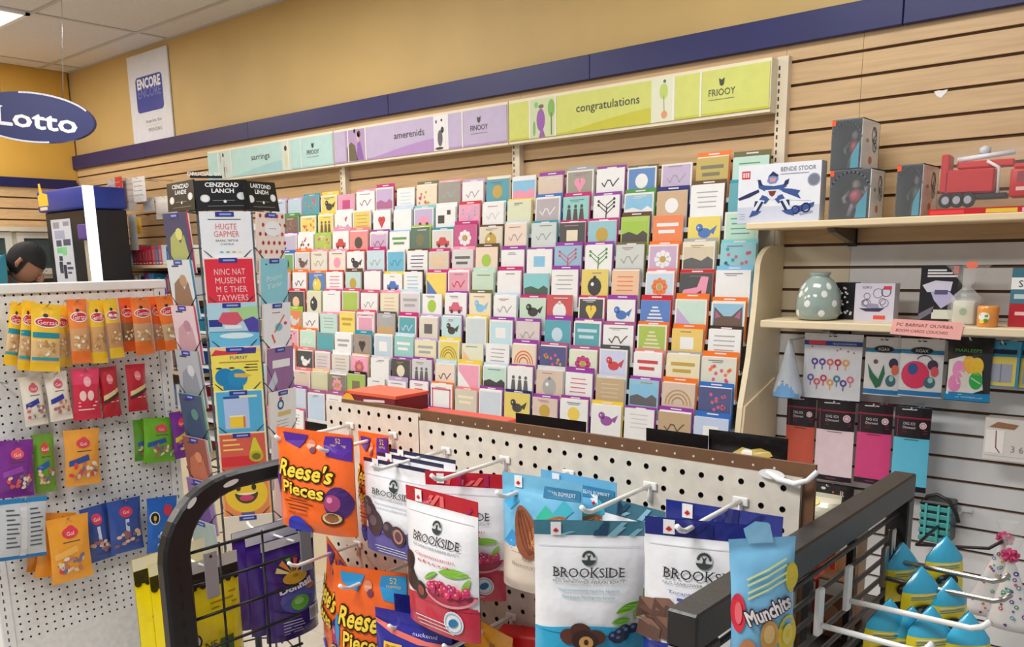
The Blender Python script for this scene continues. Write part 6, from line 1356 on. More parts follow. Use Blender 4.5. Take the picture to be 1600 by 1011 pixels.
def header_board(a, lab, t1, t2):
    h = MB(); w = .155; P = [(-.5*w,0),(.5*w,0),(.44*w,.088),(-.54*w,.083)]
    h.prism(P, -.002, .002, (18,18,22))
    o = part('header_board', h, CARD, sp_, lab, loc=rz((0,-AP-.005,ZT+.006), a), rot=(math.radians(-4), 0, a))
    s = MB(); M = flat(-.002)
    for x, z in ((-.34,.032),(.33,.040)): s.ell(M, x*w, z, .0135, .0115, (240,240,240), .0005); s.ring(M, x*w, z, .011, .001, (170,170,176), .0008, 14)
    s.ell(M, .02*w, .024, .0045, .0045, (240,240,240), .0005); s.line(M, [(-.2*w,.026),(.2*w,.027)], .0014, (150,150,154), .0005); s.line(M, [(-.3*w,.010),(.36*w,.012)], .0012, (150,150,154), .0005); part('header_print', s, INK, o)
    s = MB(); s.text(M, t1, -.02*w, .072, .0125, (238,238,238), .0008, fit=.62*w, fat=.0006); s.text(M, t2, -.01*w, .055, .0125, (238,238,238), .0008, fit=.42*w, fat=.0006); part('lettering', s, INK, o)
header_board(0.0, None, 'CENZFOAD', 'LANCH'); header_board(FACES[1][0], None, 'LARTOND', 'LINDH'); header_board(FACES[2][0], None, 'CENIZAD', 'LANDE')
s = MB(); s.text(flat(0), 'DRUCIAL BR', -.05, .102, .010, (236,236,236), .002, fit=.095, fat=.0005); s.box(-.09, .0, -.0012, .0, .09, .098, (18,18,22)); part('rear_lettering', s, INK, sp_, loc=(0,-AP-.002,ZT+.006))
BLU = (50,56,150)
def c_text(lines, col, v0, dv, h, fit=.62):
    def f(s, tx, M, w, hh):
        for k, l in enumerate(lines): tx.text(M, l, 0, -hh*(v0+dv*k), hh*h, col, .0008, fit=w*fit*(len(l)/max(len(q) for q in lines))**.5)
    return f
def f_white(s, tx, M, w, h):
    tx.rect(M, -w*.34, w*.3, -h*.135, -h*.12, (70,70,80), .0006); tx.text(M, 'HUGTE', 0, -h*.24, h*.10, (226,110,100), .0008, fit=w*.42); tx.text(M, 'GAPMER', 0, -h*.36, h*.10, (226,110,100), .0008, fit=w*.50)
    tx.text(M, 'BAANL TEPTHE', 0, -h*.47, h*.035, (60,60,66), .0008, fit=w*.44); tx.text(M, 'STAPTEUR', 0, -h*.53, h*.03, (90,90,96), .0008, fit=w*.26)
    for k, c in enumerate([(120,190,210),(110,200,160),(226,180,90),(240,226,160)]): s.ell(M, w*(-.12+.12*k), -h*.66, w*.04, h*.016, c, .0006)
def f_red(s, tx, M, w, h):
    s.rect(M, -w*.47, w*.47, -h, -h*.025, (226,50,70), .0004)
    for k, l in enumerate(('NINC NAT', 'MUSENIT', 'M E THER', 'TAYWERS')): tx.text(M, l, -w*.0+w*.01*k, -h*(.23+.145*k), h*.105, (246,206,210), .0008, fit=w*.62)
def f_scene(s, tx, M, w, h):
    s.rect(M, -w*.5, w*.5, -h*.5, 0, (180,214,232), .0004); s.pp(M, [(-w*.1,-h*.1),(w*.5,-h*.06),(w*.5,-h*.4),(w*.1,-h*.3)], (170,214,150), .0005); s.pp(M, [(w*.2,-h*.3),(w*.4,-h*.24),(w*.5,-h*.3),(w*.5,-h*.52),(w*.3,-h*.5)], (84,74,170), .0006)
    s.pp(M, [(-w*.3,-h*.3),(-w*.2,-h*.16),(w*.1,-h*.16),(w*.2,-h*.3),(w*.05,-h*.38),(-w*.2,-h*.36)], (214,90,110), .0007); s.rect(M, -w*.48, -w*.22, -h*.40, -h*.28, (50,60,140), .0006); s.rect(M, -w*.18, w*.16, -h*.44, -h*.38, (232,236,246), .0008); s.rect(M, -w*.5, w*.5, -h, -h*.48, (110,190,226), .0004); s.ell(M, w*.05, -h*.56, w*.34, h*.05, (220,240,246), .0006)
def f_yel(s, tx, M, w, h):
    s.rect(M, -w*.5, w*.5, -h*.08, 0, (246,206,150), .0004); s.pp(M, [(-w*.5,-h*.14),(-w*.4,-h*.04),(-w*.1,-h*.08),(w*.1,-h*.03),(w*.2,-h*.12)], (214,60,80), .0005); s.pp(M, [(w*.0,-h*.12),(w*.16,-h*.02),(w*.42,-h*.02),(w*.4,-h*.12)], (70,60,150), .0006); tx.text(M, 'FURNY', w*.05, -h*.18, h*.06, (80,64,160), .0009, fit=w*.36)
    s.rect(M, -w*.35, w*.45, -h*.27, -h*.25, (190,150,60), .0006)
    for k in range(3): tx.rect(M, w*.18, w*.42, -h*(.32+.05*k), -h*(.305+.05*k), (70,70,40), .0006)
    s.ell(M, -w*.25, -h*.52, w*.2, h*.16, (30,130,190), .0005); s.ell(M, w*.0, -h*.54, w*.2, h*.16, (40,140,196), .0007); s.rect(M, -w*.3, w*.1, -h*.9, -h*.55, (30,130,190), .0006); s.pp(M, [(-w*.06,-h*.46),(w*.14,-h*.46),(w*.3,-h*.50),(w*.14,-h*.54),(-w*.06,-h*.52)], (226,180,90), .0009)
    for k in (-.36,-.1,.2): s.ell(M, w*k, -h*.36, w*.06, h*.014, (40,40,50), .0008)
def f_blue(s, tx, M, w, h):
    s.rect(M, -w*.46, w*.46, -h, -h*.02, (86,176,220), .0004); s.rect(M, -w*.32, w*.18, -h*.68, -h*.12, (180,200,240), .0006); s.rect(M, -w*.32, w*.0, -h*.14, -h*.10, (40,80,150), .0008); s.rect(M, w*.0, w*.36, -h*.13, -h*.09, (226,230,190), .0008)
    s.rect(M, -w*.22, w*.08, -h*.66, -h*.46, (246,206,60), .0009); s.rect(M, w*.05, w*.09, -h*.66, -h*.46, (226,120,50), .0011); s.rect(M, -w*.22, w*.08, -h*.47, -h*.44, (246,236,200), .0011)
def f_org(s, tx, M, w, h):
    s.rect(M, -w*.46, w*.46, -h, -h*.02, (216,96,80), .0004); s.rect(M, -w*.46, w*.3, -h*.6, -h*.42, (214,50,60), .0005)
    for k in range(3): tx.rect(M, -w*.4, -w*(.12-.06*k), -h*(.13+.09*k), -h*(.10+.09*k), (246,206,110), .0006)
    s.pp(M, [(w*.12,-h*.40),(w*.22,-h*.1),(w*.27,-h*.1),(w*.40,-h*.40)], (214,206,60), .0006); s.ell(M, w*.26, -h*.44, w*.15, h*.10, (190,180,50), .0008); s.ell(M, w*.26, -h*.44, w*.09, h*.06, (120,110,40), .0010)
def f_smile(s, tx, M, w, h):
    s.rect(M, -w*.46, w*.46, -h, -h*.02, (232,140,84), .0004); s.ell(M, 0, -h*.36, w*.44, w*.42, (240,200,56), .0006, n=28); s.ell(M, 0, -h*.34, w*.24, w*.24, (70,64,50), .0009, a0=math.pi, a1=2*math.pi); s.ell(M, 0, -h*.43, w*.15, w*.07, (206,70,110), .0012); s.ell(M, 0, -h*.335, w*.2, w*.05, (250,236,190), .0013, a0=math.pi, a1=2*math.pi)
    for k in (-.16, .16): s.ell(M, w*k, -h*.24, w*.05, w*.07, (60,50,40), .0009)
    s.rect(M, -w*.14, w*.14, -h*.8, -h*.7, (90,90,160), .0006)
def f_straw(s, tx, M, w, h):
    rr = random.Random(3)
    for i in range(5):
        for k in range(7): s.ell(M, w*(-.4+.2*i+.1*(k % 2)), -h*(.06+.15*k), w*.05, h*.035, rr.choice([(190,40,60),(206,60,70),(170,40,60)]), .0005, rot=rr.uniform(-.6,.6), n=9)
    s.ell(M, w*.05, -h*.27, w*.3, h*.13, (244,242,246), .0008); tx.rect(M, -w*.1, w*.18, -h*.275, -h*.265, (150,150,160), .0010)
def f_aqua(s, tx, M, w, h):
    for k, l in enumerate(('Pouoo', 'Yanr')): tx.text(M, l, 0, -h*(.32+.13*k), h*.1, (220,240,246), .0008, fit=w*.6, slant=.3, rot=.15)
    s.ell(M, -w*.3, -h*.1, w*.03, h*.015, (30,60,80), .0006)
def f_scrib(s, tx, M, w, h):
    s.line(M, [(-w*.1,-h*.5),(w*.25,-h*.22)], w*.05, (226,130,90), .0006); s.ell(M, w*.05, -h*.42, w*.14, h*.07, (120,190,210), .0006); s.ell(M, w*.3, -h*.36, w*.06, h*.03, (206,70,90), .0006); s.line(M, [(-w*.2,-h*.55),(-w*.1,-h*.68)], w*.06, (226,90,80), .0006); s.rect(M, -w*.2, w*.1, -h*.17, -h*.155, (190,100,100), .0006); s.ell(M, -w*.35, -h*.8, w*.1, h*.06, (230,150,70), .0006)
def f_purp(s, tx, M, w, h):
    s.rect(M, -w*.3, w*.36, -h*.36, -h*.22, (240,238,240), .0006); s.line(M, [(-w*.5,-h*.3),(-w*.1,-h*.8)], w*.02, (40,40,60), .0006); s.pp(M, [(-w*.5,-h*.7),(-w*.2,-h*.4),(-w*.1,-h*.6),(-w*.4,-h*.85)], (206,206,226), .0006); s.line(M, [(w*.2,-h*.4),(w*.1,-h*.9)], w*.06, (170,100,150), .0006)
def f_ball(s, tx, M, w, h):
    s.ell(M, -w*.1, -h*.14, w*.06, h*.03, (206,60,80), .0006); s.ring(M, -w*.1, -h*.25, w*.1, w*.05, (50,110,170), .0006, 12); s.rect(M, -w*.2, w*.3, -h*.46, -h*.38, (226,196,120), .0006)
    for k in range(3): tx.rect(M, -w*.25, w*.2, -h*(.55+.06*k), -h*(.54+.06*k), (160,160,176), .0006)
def f_photo(c1, c2):
    def f(s, tx, M, w, h):
        s.pp(M, [(-w*.45,-h*.9),(-w*.3,-h*.4),(-w*.05,-h*.3),(w*.1,-h*.5),(w*.3,-h*.36),(w*.45,-h*.9)], c1, .0005); s.ell(M, w*.1, -h*.35, w*.15, h*.1, c2, .0008); s.rect(M, -w*.3, w*.0, -h*.12, -h*.09, (60,64,90), .0006)
    return f
SPC = [[('white card with red lettering', (238,240,246), f_white), ('red card with white lettering', (236,226,214), f_red), ('pale blue card with a red and purple scene', (190,214,220), f_scene), ('yellow card with a blue beaked creature', (244,226,100), f_yel), ('blue card with a pale panel and yellow block', (238,232,190), f_blue), ('brick red card with a yellow cone', (240,214,180), f_org), ('orange card with a big yellow smiling face', (236,170,110), f_smile), ('plain cream card at the bottom', (226,216,200), None)],
       [('white card with red strawberries', (238,224,214), f_straw), ('aqua card with white script', (140,206,222), f_aqua), ('white card with coloured scribbles', (236,238,244), f_scrib), ('purple card with a white label', (150,110,160), f_purp), ('white card with a blue balloon', (240,238,238), f_ball), ('white card with lilac top', (226,214,226), None), ('pale pink card', (240,206,210), None), ('pale blue card', (206,220,230), None)],
       [('dark card with pale yellow flowers', (70,74,110), f_photo((170,176,110), (214,214,130))), ('white card with brown twigs', (206,210,214), f_photo((140,110,90), (176,140,110))), ('dusty pink card', (214,190,196), f_photo((190,150,160), (176,130,150))), ('grey silver card', (170,174,180), f_photo((140,146,156), (200,204,210))), ('dark blue and green card', (70,86,116), f_photo((50,76,110), (90,140,130))), ('rust brown card', (150,84,72), f_photo((190,110,80), (214,140,100))), ('violet card', (140,110,160), f_photo((110,80,140), (190,170,210))), ('grey green card', (160,176,170), None)]]
EDG = [[(206,206,226),(240,232,226),(206,214,196),(226,226,226),(214,220,150),(226,200,150),(226,180,130),(220,210,200)], [(236,214,200)]*8, [(196,70,90),(80,150,190),(206,90,110),(150,150,156),(120,180,140),(206,170,170),(170,150,190),(190,200,196)]]
for fi, (a, nm) in enumerate(FACES):
    for k in range(8):
        desc, bg, art = SPC[fi][k]; w = .146 if fi == 0 else .132; h = .178; z0 = ZT-.178-PIT*k+(.0 if fi == 0 else -.004*k); y0 = -AP-.020
        p = rz((0, y0, z0), a); wp = Vector((spx, spy, 0)) + Vector(rz(p, TH)); wp.z = z0
        t = thing('spinner_card', f'{desc}, {nm} face of the spinner', 'greeting card', wp, (math.radians(4.5), 0, TH+a), 'cards in the wire spinner')
        s = MB(); s.box(-w/2, w/2, .0, .006, 0, h, EDG[fi][k]); M = lambda u, v, e: (u, -e, v+h); s.rect(M, -w/2, w/2, -h, -.0002, bg, .0002); part('card', s, CARD, t)
        s = MB(); tx = MB(); 
        if art: art(s, tx, M, w, h)
        s.rect(M, -w*.19, w*.17, -h*.085, -h*.005, BLU, .0011); s.rect(M, -w*.11, w*.12, -h*.06, -h*.03, (150,170,226), .0014)
        part('printed_design', s, INK, t)
        if tx.V: part('lettering', tx, INK, t)
        s = MB(); s.box(-w*.47, w*.50, .0064, .010, .0, h-.003, (226,226,236)); part('envelope', s, PAPER, t)
        # wire pocket
        s = MB()
        for sx in (-1, 1): s.tube([rz((sx*.078, -AP+.03, z0+.075), a), rz((sx*.074, y0-.004, z0+.072), a), rz((sx*.035, y0-.006, z0+.035), a), rz((sx*.028, y0-.006, z0-.004), a), rz((sx*.02, -AP+.03, z0-.006), a)], .0018, (30,34,44), 5)
        s.tube([rz((-.06, y0-.002, z0-.004), a), rz((.06, y0-.002, z0-.004), a)], .0018, (30,34,44), 5)
        part('pocket_wire', s, BLACKM, sp_)
# ================================================================== upper left: sign, poster, kiosk, clerk, cabinet
p0, p1 = ony(197, 90, 0), ony(272, 215, 0)
t = thing('wall_poster', 'tall white poster with a blue rounded logo on the yellow wall', 'poster', ((p0.x+p1.x)/2, 0.0105, BT+.002))
w = p1.x-p0.x; h = CEIL-.012-BT-.02
s = MB(); s.rbox(-w/2, w/2, -.012, 0, 0, h, (222,224,230), .003, 1); part('board', s, PLASTIC, t)
s = MB(); M = flat(-.012); n = 6; r = .03; A, B, C_, D = -w*.32, w*.34, h*.34, h*.74
P = []
for cx, cz, a0 in ((B-r, D-r, 0), (A+r, D-r, 90), (A+r, C_+r, 180), (B-r, C_+r, 270)): P += [(cx+r*math.cos(math.radians(a0+90*k/n)), cz+r*math.sin(math.radians(a0+90*k/n))) for k in range(n+1)]
s.pp(M, P, (54,72,160), .0006); part('blue_logo', s, INK, t)
s = MB(); s.text(M, 'ENCORE', w*.01, h*.665, .062, (240,240,246), .0012, fit=w*.58, fat=.004); s.text(M, 'ENCORE', w*.01, h*.56, .062, (130,140,200), .0012, fit=w*.58); s.text(M, 'Imprint for', w*.06, h*.235, .022, (100,104,120), .0008, fit=w*.40); s.text(M, 'MONTING', w*.08, h*.135, .026, (120,124,136), .0008, fit=w*.34); s.rect(M, -w*.14, w*.26, h*.18, h*.185, (206,196,120), .0006); part('lettering', s, INK, t)
# oval hanging sign
c = CAMP+_ray(50, 184)*4.3
t = thing('oval_sign', 'dark blue oval hanging sign with white Lotto lettering', 'sign', c, (0, .10, math.radians(44))); rw, rh = .305, .118
s = MB(); s.prism([(rw*math.cos(2*math.pi*k/40), rh*math.sin(2*math.pi*k/40)) for k in range(40)], -.015, .015, (28,34,100)); part('oval_board', s, PLASTIC, t)
s = MB(); M = flat(-.015)
for a0, a1 in ((.5, 1.75), (3.4, 5.0)):
    s.line(M, [(rw*.985*math.cos(a0+(a1-a0)*k/20), rh*.975*math.sin(a0+(a1-a0)*k/20)) for k in range(21)], .008, (226,230,244), .0006)
part('white_rim', s, INK, t)
s = MB(); s.text(M, 'Lotto', .025, -.006, .088, (240,240,246), .001, fit=.40, serif=True, fat=.003, slant=-.06, rot=-.03); part('lettering', s, INK, t)
for x in (-.15, .15):
    s = MB(); s.tube([(x,0,rh*.85),(x,0,CEIL-c.z-.002)], .0018, (190,190,190), 6); part('hanging_wire', s, CHROME, t)
# lottery kiosk
kz = ony(134, 290, -.60); KX, KY = kz.x, kz.y
t = thing('lottery_kiosk', 'black and blue lottery kiosk with a bright white light strip', 'kiosk', (KX, KY, 0))
wL = KX-ony(70, 330, KY).x; dR = .24; zc = ony(100, 330, KY).z; ztop = kz.z
s = MB(); s.rbox(-wL, -.002, 0, dR, .0, zc, (26,24,28), .006, 1); part('cabinet_body', s, BLACKM, t)
s = MB(); s.rbox(-wL-.03, .012, -.03, dR, zc+.002, ztop, (36,58,150), .012, 2); part('blue_cap', s, PLASTIC, t)
s = MB(); x1 = .002; s.rbox(.0125, .0245, -.032, .034, .9, ztop, (250,250,252), .003, 1); part('light_strip', s, LIT, t)
s = MB(); M = flat(-.03); hx, hz_ = -wL-.01, zc+.03
s.pp(M, [(hx,hz_+.01),(hx,hz_+.075),(hx+.03,hz_+.085),(hx+.025,hz_+.15),(hx+.055,hz_+.15),(hx+.075,hz_+.09),(hx+.145,hz_+.08),(hx+.15,hz_+.01)], (240,190,60), .0006); s.rect(M, hx+.02, hx+.13, hz_-.016, hz_+.004, (226,206,190), .0008); part('hand_emblem', s, INK, t)
a, b_ = ony(79, 344, KY-.003), ony(120, 440, KY-.003); w = b_.x-a.x; s = MB(); s.box(a.x-KX, b_.x-KX, -.004, -.001, .9, a.z, (206,210,220)); o = part('notice', s, PAPER, t)
s = MB(); M = flat(-.004); u0 = a.x-KX; zt2 = a.z
for (fu0, fu1, fz0, fz1, cc) in [(.1,.42,.04,.13,(150,150,160)),(.62,.92,.04,.1,(150,150,160)),(.14,.66,.16,.28,(170,170,196)),(.18,.45,.30,.39,(90,90,110)),(.55,.92,.29,.38,(90,90,110)),(.18,.46,.41,.49,(130,206,140)),(.46,.68,.40,.52,(140,214,150)),(.25,.42,.53,.60,(70,70,90)),(.22,.40,.61,.78,(60,60,80)),(.42,.58,.66,.86,(50,50,70)),(.60,.82,.62,.655,(80,80,96)),(.62,.92,.69,.725,(80,80,96)),(.62,.82,.76,.79,(80,80,96))]:
    s.rect(M, u0+fu0*w, u0+fu1*w, zt2-fz1*.43, zt2-fz0*.43, cc, .0005)
part('notice_print', s, INK, o)
pz = ony(132, 362, KY-.02); s = MB(); s.rbox(-.115, -.005, -.03, .0, pz.z-.045, pz.z+.045, (96,70,150), .006, 1); part('purple_scanner', s, PLASTIC, t)
s = MB(); s.box(-.09, -.012, -.006, -.001, .9, pz.z-.05, (190,180,160)); part('beige_panel', s, PLASTIC, t)
# clerk behind the counter, seen from behind and the side
def skin_mesh(name, V, E, Rr, root=0, sub=2):
    me = bpy.data.meshes.new(name); me.from_pydata(V, E, []); o = bpy.data.objects.new(name, me); COL.objects.link(o)
    md = o.modifiers.new('s', 'SKIN'); sv = me.skin_vertices[0].data
    for i, r in enumerate(Rr): sv[i].radius = (r, r) if not isinstance(r, tuple) else r; sv[i].use_root = (i == root)
    sb = o.modifiers.new('d', 'SUBSURF'); sb.levels = sub; sb.render_levels = sub
    dg = bpy.context.evaluated_depsgraph_get(); dg.update(); out = bpy.data.meshes.new_from_object(o.evaluated_get(dg))
    vs = [v.co[:] for v in out.vertices]; fs = [tuple(p.vertices) for p in out.polygons]
    bpy.data.objects.remove(o); bpy.data.meshes.remove(me); bpy.data.meshes.remove(out)
    return vs, fs
ph = CAMP+_ray(33, 381)*4.9
person = thing('person', 'person with short black hair in a teal shirt, head bowed, at far left', 'person', (ph.x-.13, ph.y-.13, 0), math.radians(50))
zt3 = ph.z
V = [(-.06,0,.98),(-.06,0,1.18),(-.04,0,1.38),(.0,0,1.555),(.075,0,1.59),(.13,0,1.60),
     (.0,.10,1.545),(.0,.20,1.51),(.05,.25,1.22),(.23,.20,1.10),(.32,.17,1.10),
     (.0,-.10,1.545),(.0,-.20,1.51),(.05,-.25,1.22),(.23,-.20,1.10),(.32,-.17,1.10),
     (-.06,.09,.90),(-.03,.10,.50),(-.05,.10,.08),(.05,.10,.04),(-.06,-.09,.90),(-.03,-.10,.50),(-.05,-.10,.08),(.05,-.10,.04)]
E_ = [(0,1),(1,2),(2,3),(3,4),(4,5),(3,6),(6,7),(7,8),(8,9),(9,10),(3,11),(11,12),(12,13),(13,14),(14,15),(0,16),(16,17),(17,18),(18,19),(0,20),(20,21),(21,22),(22,23)]
Rr = [.13,.12,.13,.09,.055,.06,.075,.06,.045,.035,.03,.075,.06,.045,.035,.03,.085,.06,.04,.035,.085,.06,.04,.035]
SK = (150,104,78)
b = MB(); vs, fs = skin_mesh('body', V, E_, Rr); b.add(vs, fs, SK, True)
def ellipsoid(mb, c, r, rot, col, n=18, m=12, cut=None, bump=0):
    Rm = Matrix.Rotation(rot, 3, 'Y'); vs = []; fs = []
    for i in range(m+1):
        th = math.pi*i/m
        for k in range(n):
            ph_ = 2*math.pi*k/n; v = Vector((r[0]*math.sin(th)*math.cos(ph_), r[1]*math.sin(th)*math.sin(ph_), r[2]*math.cos(th)))
            if bump: v *= 1+bump*math.sin(7*ph_+5*th)*math.sin(9*th)
            vs.append(Vector(c)+Rm @ v)
    for i in range(m):
        for k in range(n):
            if cut and not cut(i/m, 2*math.pi*(k+.5)/n): continue
            fs.append((i*n+k, (i+1)*n+k, (i+1)*n+(k+1) % n, i*n+(k+1) % n))
    mb.add(vs, fs, col, True)
hc = (.195, 0, zt3-.112); tilt = math.radians(42)
ellipsoid(b, hc, (.092,.072,.110), tilt, SK)
Rm = Matrix.Rotation(tilt, 3, 'Y')
def hp(x, y, z): return Vector(hc)+Rm @ Vector((x, y, z))
b.tube([hp(.088,0,.01), hp(.110,0,-.018), hp(.112,0,-.03), hp(.09,0,-.04)], [.008,.012,.014,.008], SK, 8)         # nose
b.tube([hp(.05,0,-.09), hp(.06,0,-.11), hp(.02,0,-.12)], [.03,.035,.03], SK, 8)                                      # chin
for sy in (-1, 1):
    b.tube([hp(-.01,sy*.076,.015), hp(-.018,sy*.088,.02), hp(-.02,sy*.088,-.01), hp(-.012,sy*.08,-.03)], [.008,.012,.012,.007], (166,112,86), 8)   # ears
    for k, (dz, L) in enumerate([(.0,.055),(.012,.06),(.024,.056),(-.012,.048)]): b.tube([(.32,sy*(.17+dz-.006),1.10),(.35,sy*(.165+dz*.9),1.095),(.32+L,sy*(.16+dz),1.075)], [.011,.009,.007], SK, 6)
    b.tube([(.31,sy*.145,1.10),(.335,sy*.125,1.095),(.355,sy*.118,1.08)], [.011,.009,.008], SK, 6)
o = part('body', b, SKIN, person)
s = MB()
for sy in (-1, 1): M = lambda u, v, e: tuple(hp(.093+e-abs(.03)*.12, sy*.03+u, .012+v)); s.ell(M, 0, 0, .012, .006, (240,236,230), .003); s.ell(M, 0, 0, .005, .005, (30,20,18), .0045); s.rect(M, -.015, .015, .014, .019, (24,18,16), .003)
s.rect(lambda u, v, e: tuple(hp(.085+e, u, v)), -.02, .02, -.068, -.060, (140,70,64), .006); part('face_features', s, SKIN, person)
s = MB(); ellipsoid(s, hp(-.012, 0, .012), (.102,.082,.113), tilt, (18,16,18), 24, 16, cut=lambda f, a: not (f > .40 and math.cos(a) > .35) and f < .78, bump=.02); part('hair', s, HAIR, person)
s = MB(); vs, fs = skin_mesh('shirt', [V[i] for i in (0,1,2,3,6,7,8,11,12,13)]+[(.05,0,1.58)], [(0,1),(1,2),(2,3),(3,4),(4,5),(5,6),(3,7),(7,8),(8,9),(3,10)], [.16,.16,.19,.17,.14,.11,.08,.14,.11,.08,.09]); s.add(vs, fs, (60,150,176), True); part('shirt', s, CLOTH, person)
s = MB(); s.tube([(.06+.07*math.cos(a), .074*math.sin(a), 1.592-.03*math.cos(a)) for a in [2*math.pi*k/16 for k in range(16)]], .012, (24,26,36), 8, closed=True); part('collar', s, CLOTH, person)
s = MB(); vs, fs = skin_mesh('trousers', [(-.06,0,1.0)]+[V[i] for i in (16,17,20,21)]+[(-.05,.10,.10),(-.05,-.10,.10)], [(0,1),(1,2),(2,5),(0,3),(3,4),(4,6)], [.135,.10,.078,.10,.078,.055,.055]); s.add(vs, fs, (40,42,52), True); part('trousers', s, CLOTH, person)
# white glazed cabinet against the left wall
t = thing('glass_cabinet', 'white cabinet with glazed doors against the far left wall', 'cabinet', (XW+.19, -.95, 0)); cw = .90; ch = 1.87
s = MB(); s.box(-.17, -.155, -cw, cw, 0, ch, (120,116,110)); part('back_panel', s, LAMIN, t)
for z in (.0, .95, 1.52, ch-.03):
    s = MB(); s.box(-.155, .13 if z < ch-.1 else .17, -cw, cw, z, z+.03, (226,214,190)); part('shelf_board', s, LAMIN, t)
for y in (-cw, -.3, .3, cw-.03):
    s = MB(); s.box(-.155, .13, y, y+.03, .03, ch-.03, (226,218,200)); part('divider', s, LAMIN, t)
for y in (-.87, -.27, .33):
    o = MB(); y1 = y+.57
    for a_, b2, c_, d_ in ((y, y+.045, 1.55, ch-.035), (y1-.045, y1, 1.55, ch-.035), (y+.045, y1-.045, 1.55, 1.59), (y+.045, y1-.045, ch-.075, ch-.035)): o.box(.132, .15, a_, b2, c_, d_, (228,222,208))
    d2 = part('door', o, LAMIN, t); g = MB(); g.box(.138, .142, y+.045, y1-.045, 1.59, ch-.075, (90,106,106)); part('pane', g, mat('tinted_glass', 0.05, spec=0.8, noise=0, alpha=.55), d2)
rr = random.Random(5); y = .36; n_ = 0
while y < .82:
    wd = rr.uniform(.02, .045)
    if not any(abs(y+wd/2-q) < .05 for q in (-.285, .315)):
        s = MB(); s.rbox(-.10, .10, 0, wd-.002, 0, rr.uniform(.2, .26), rr.choice([(176,80,60),(120,70,50),(206,190,150),(160,60,50),(190,150,110)]), .002, 1)
        single('book', s, PAPER, f'{OW(n_)} book from the left in the far left cabinet', 'book', (XW+.19, -.95+y, .9802), 0, 'books in the far left cabinet')
        n_ += 1
    y += wd+.004
# ================================================================== shelves and stationery on the back wall, left of the rack
def wy(px, py, Y=-.2): return ony(px, py, Y)
lvl = [1.60, 1.40, 1.17, .93, .68, .42]
for i, z in enumerate(lvl):
    s = MB(); s.rbox(-6.25, -4.93, -.26, -.0065, z-.02, z, (222,200,164), .003, 1)
    single('wall_shelf', s, LAMIN, f'{ORD[i]} wall shelf from the top, left of the card rack', 'shelf', (0,0,0), 0, 'stationery shelves')
rr = random.Random(12); COLS = [(176,50,60),(206,90,100),(226,226,226),(60,64,80),(40,90,160),(200,206,214),(226,200,80),(90,110,150),(150,60,130),(240,236,220),(50,140,170),(110,70,60)]
for i, z in enumerate(lvl):
    x = -5.80 if i < 2 else -5.42; hi = {0: .135, 1: .15}.get(i, .17); q = 0
    while x < -4.98:
        wd = rr.uniform(.022, .056); h = hi*rr.uniform(.72, 1)
        t = thing('notebook', f'{OW(q)} notebook from the left on the {ORD[i]} stationery shelf', 'book', (x+wd/2, -.145, z+.0003), 0, 'stationery books')
        cc = COLS[rr.randrange(len(COLS))]
        if i == 0 and -5.66 < x < -5.45: cc = (190,40,60)
        s = MB(); s.rbox(-wd/2+.001, wd/2-.001, -.085, .085, 0, h, cc, .0015, 1); part('cover', s, CARD, t)
        s = MB(); s.rect(flat(-.085), -wd*.3, wd*.3, h*.25, h*.8, tuple(min(255, int(v*.7+70)) for v in cc), .0005); s.rect(flat(-.085), -wd*.3, wd*.3, h*.08, h*.14, (240,240,236), .0005); part('spine_label', s, INK, t)
        x += wd+.002; q += 1
        if rr.random() < .08: x += .03
def pack(label, tl, tr, bot, Y, col, art, seed, kind='flat', d=.02, mt=None):
    k = bag_on_y(Y, tl, tr, bot-tl[1]); t = bag_at('stationery_pack', label, 'stationery', 'hanging stationery packs', k['loc'], 0, 0, k['w'], k['h'], d, kind, [(0,col)], seed, art, mt=mt, nx=8, ny=10)
    peg_hook('small hook of the ' + ' '.join(label.split()[:11]), (k['loc'].x, -.0065, k['loc'].z-.01), -Y+.02, (0,-1), (206,206,206), .0022, .008, CHROME, 'hooks on the left slat wall', plate=False)
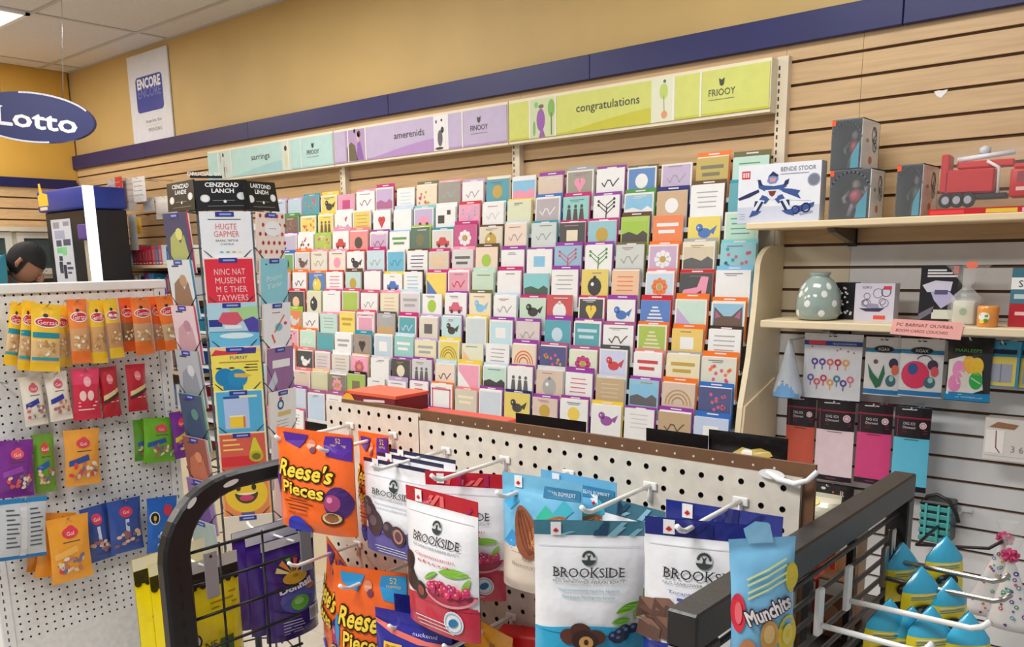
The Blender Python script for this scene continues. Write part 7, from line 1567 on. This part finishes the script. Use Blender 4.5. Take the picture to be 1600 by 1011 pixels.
def a_lines(c):
    def f(s, tx, M, w, h):
        for k in range(4): s.rect(M, -w*.36, w*.3, -h*(.2+.18*k), -h*(.17+.18*k), c, .0008)
    return f
pack('grey blister pack beside the kiosk light', (167,281), (188,279), 333, -.20, (176,170,168), a_lines((140,136,136)), 201)
pack('narrow red pack among the grey ones', (179,277), (190,276), 321, -.24, (190,44,48), a_lines((230,120,120)), 202)
pack('pale brown pack right of the narrow red one', (191,279), (210,277), 331, -.21, (190,178,168), a_lines((160,150,146)), 203)
pack('white pack with small print at the right of the grey packs', (206,277), (226,276), 316, -.24, (226,222,220), a_lines((170,168,170)), 204)
pack('small rounded clear pack below the white one', (222,309), (241,308), 331, -.2, (206,206,206), a_lines((120,110,120)), 205, 'pillow', .03)
pack('crumpled clear pack left of the card spinner', (241,304), (276,308), 340, -.2, (214,208,200), a_lines((190,180,170)), 206, 'pillow', .05)
pack('blue and white pack below the grey packs', (182,333), (197,332), 362, -.2, (226,232,240), a_lines((40,90,170)), 207)
pack('tall white pack leaning at the shelf end', (199,336), (212,335), 392, -.25, (240,238,234), None, 208)
pack('yellow pack behind the tall white pack', (210,341), (220,340), 366, -.2, (232,190,70), None, 209)

# ================================================================== low cream ledge with stacked boxes behind the left frame
LZ = .74; c0 = onz(306, 742, LZ); c1 = onz(425, 815, LZ-.12)
t = thing('low_ledge', 'low cream display ledge below the card spinner', 'display stand', (-2.05, -1.28, 0))
s = MB(); s.rbox(-.16, .62, -.14, .22, 0, .50, (226,214,190), .004, 1); part('plinth', s, LAMIN, t)
s = MB(); s.rbox(-.17, .63, -.15, .23, .502, .53, (234,224,200), .004, 1); part('top_board', s, LAMIN, t)
rr = random.Random(3)
for i in range(5):
    s = MB(); s.rbox(-.12+.01*rr.random(), .10+.02*rr.random(), -.09, .10, 0, .034, (226,224,218), .002, 1)
    single('flat_box', s, CARD, f'{ORD[i]} flat white box from the bottom of the stack behind the left frame', 'box', (-2.05, -1.28, .5303+.0345*i), rr.uniform(-.08, .08), 'stacked flat white boxes')
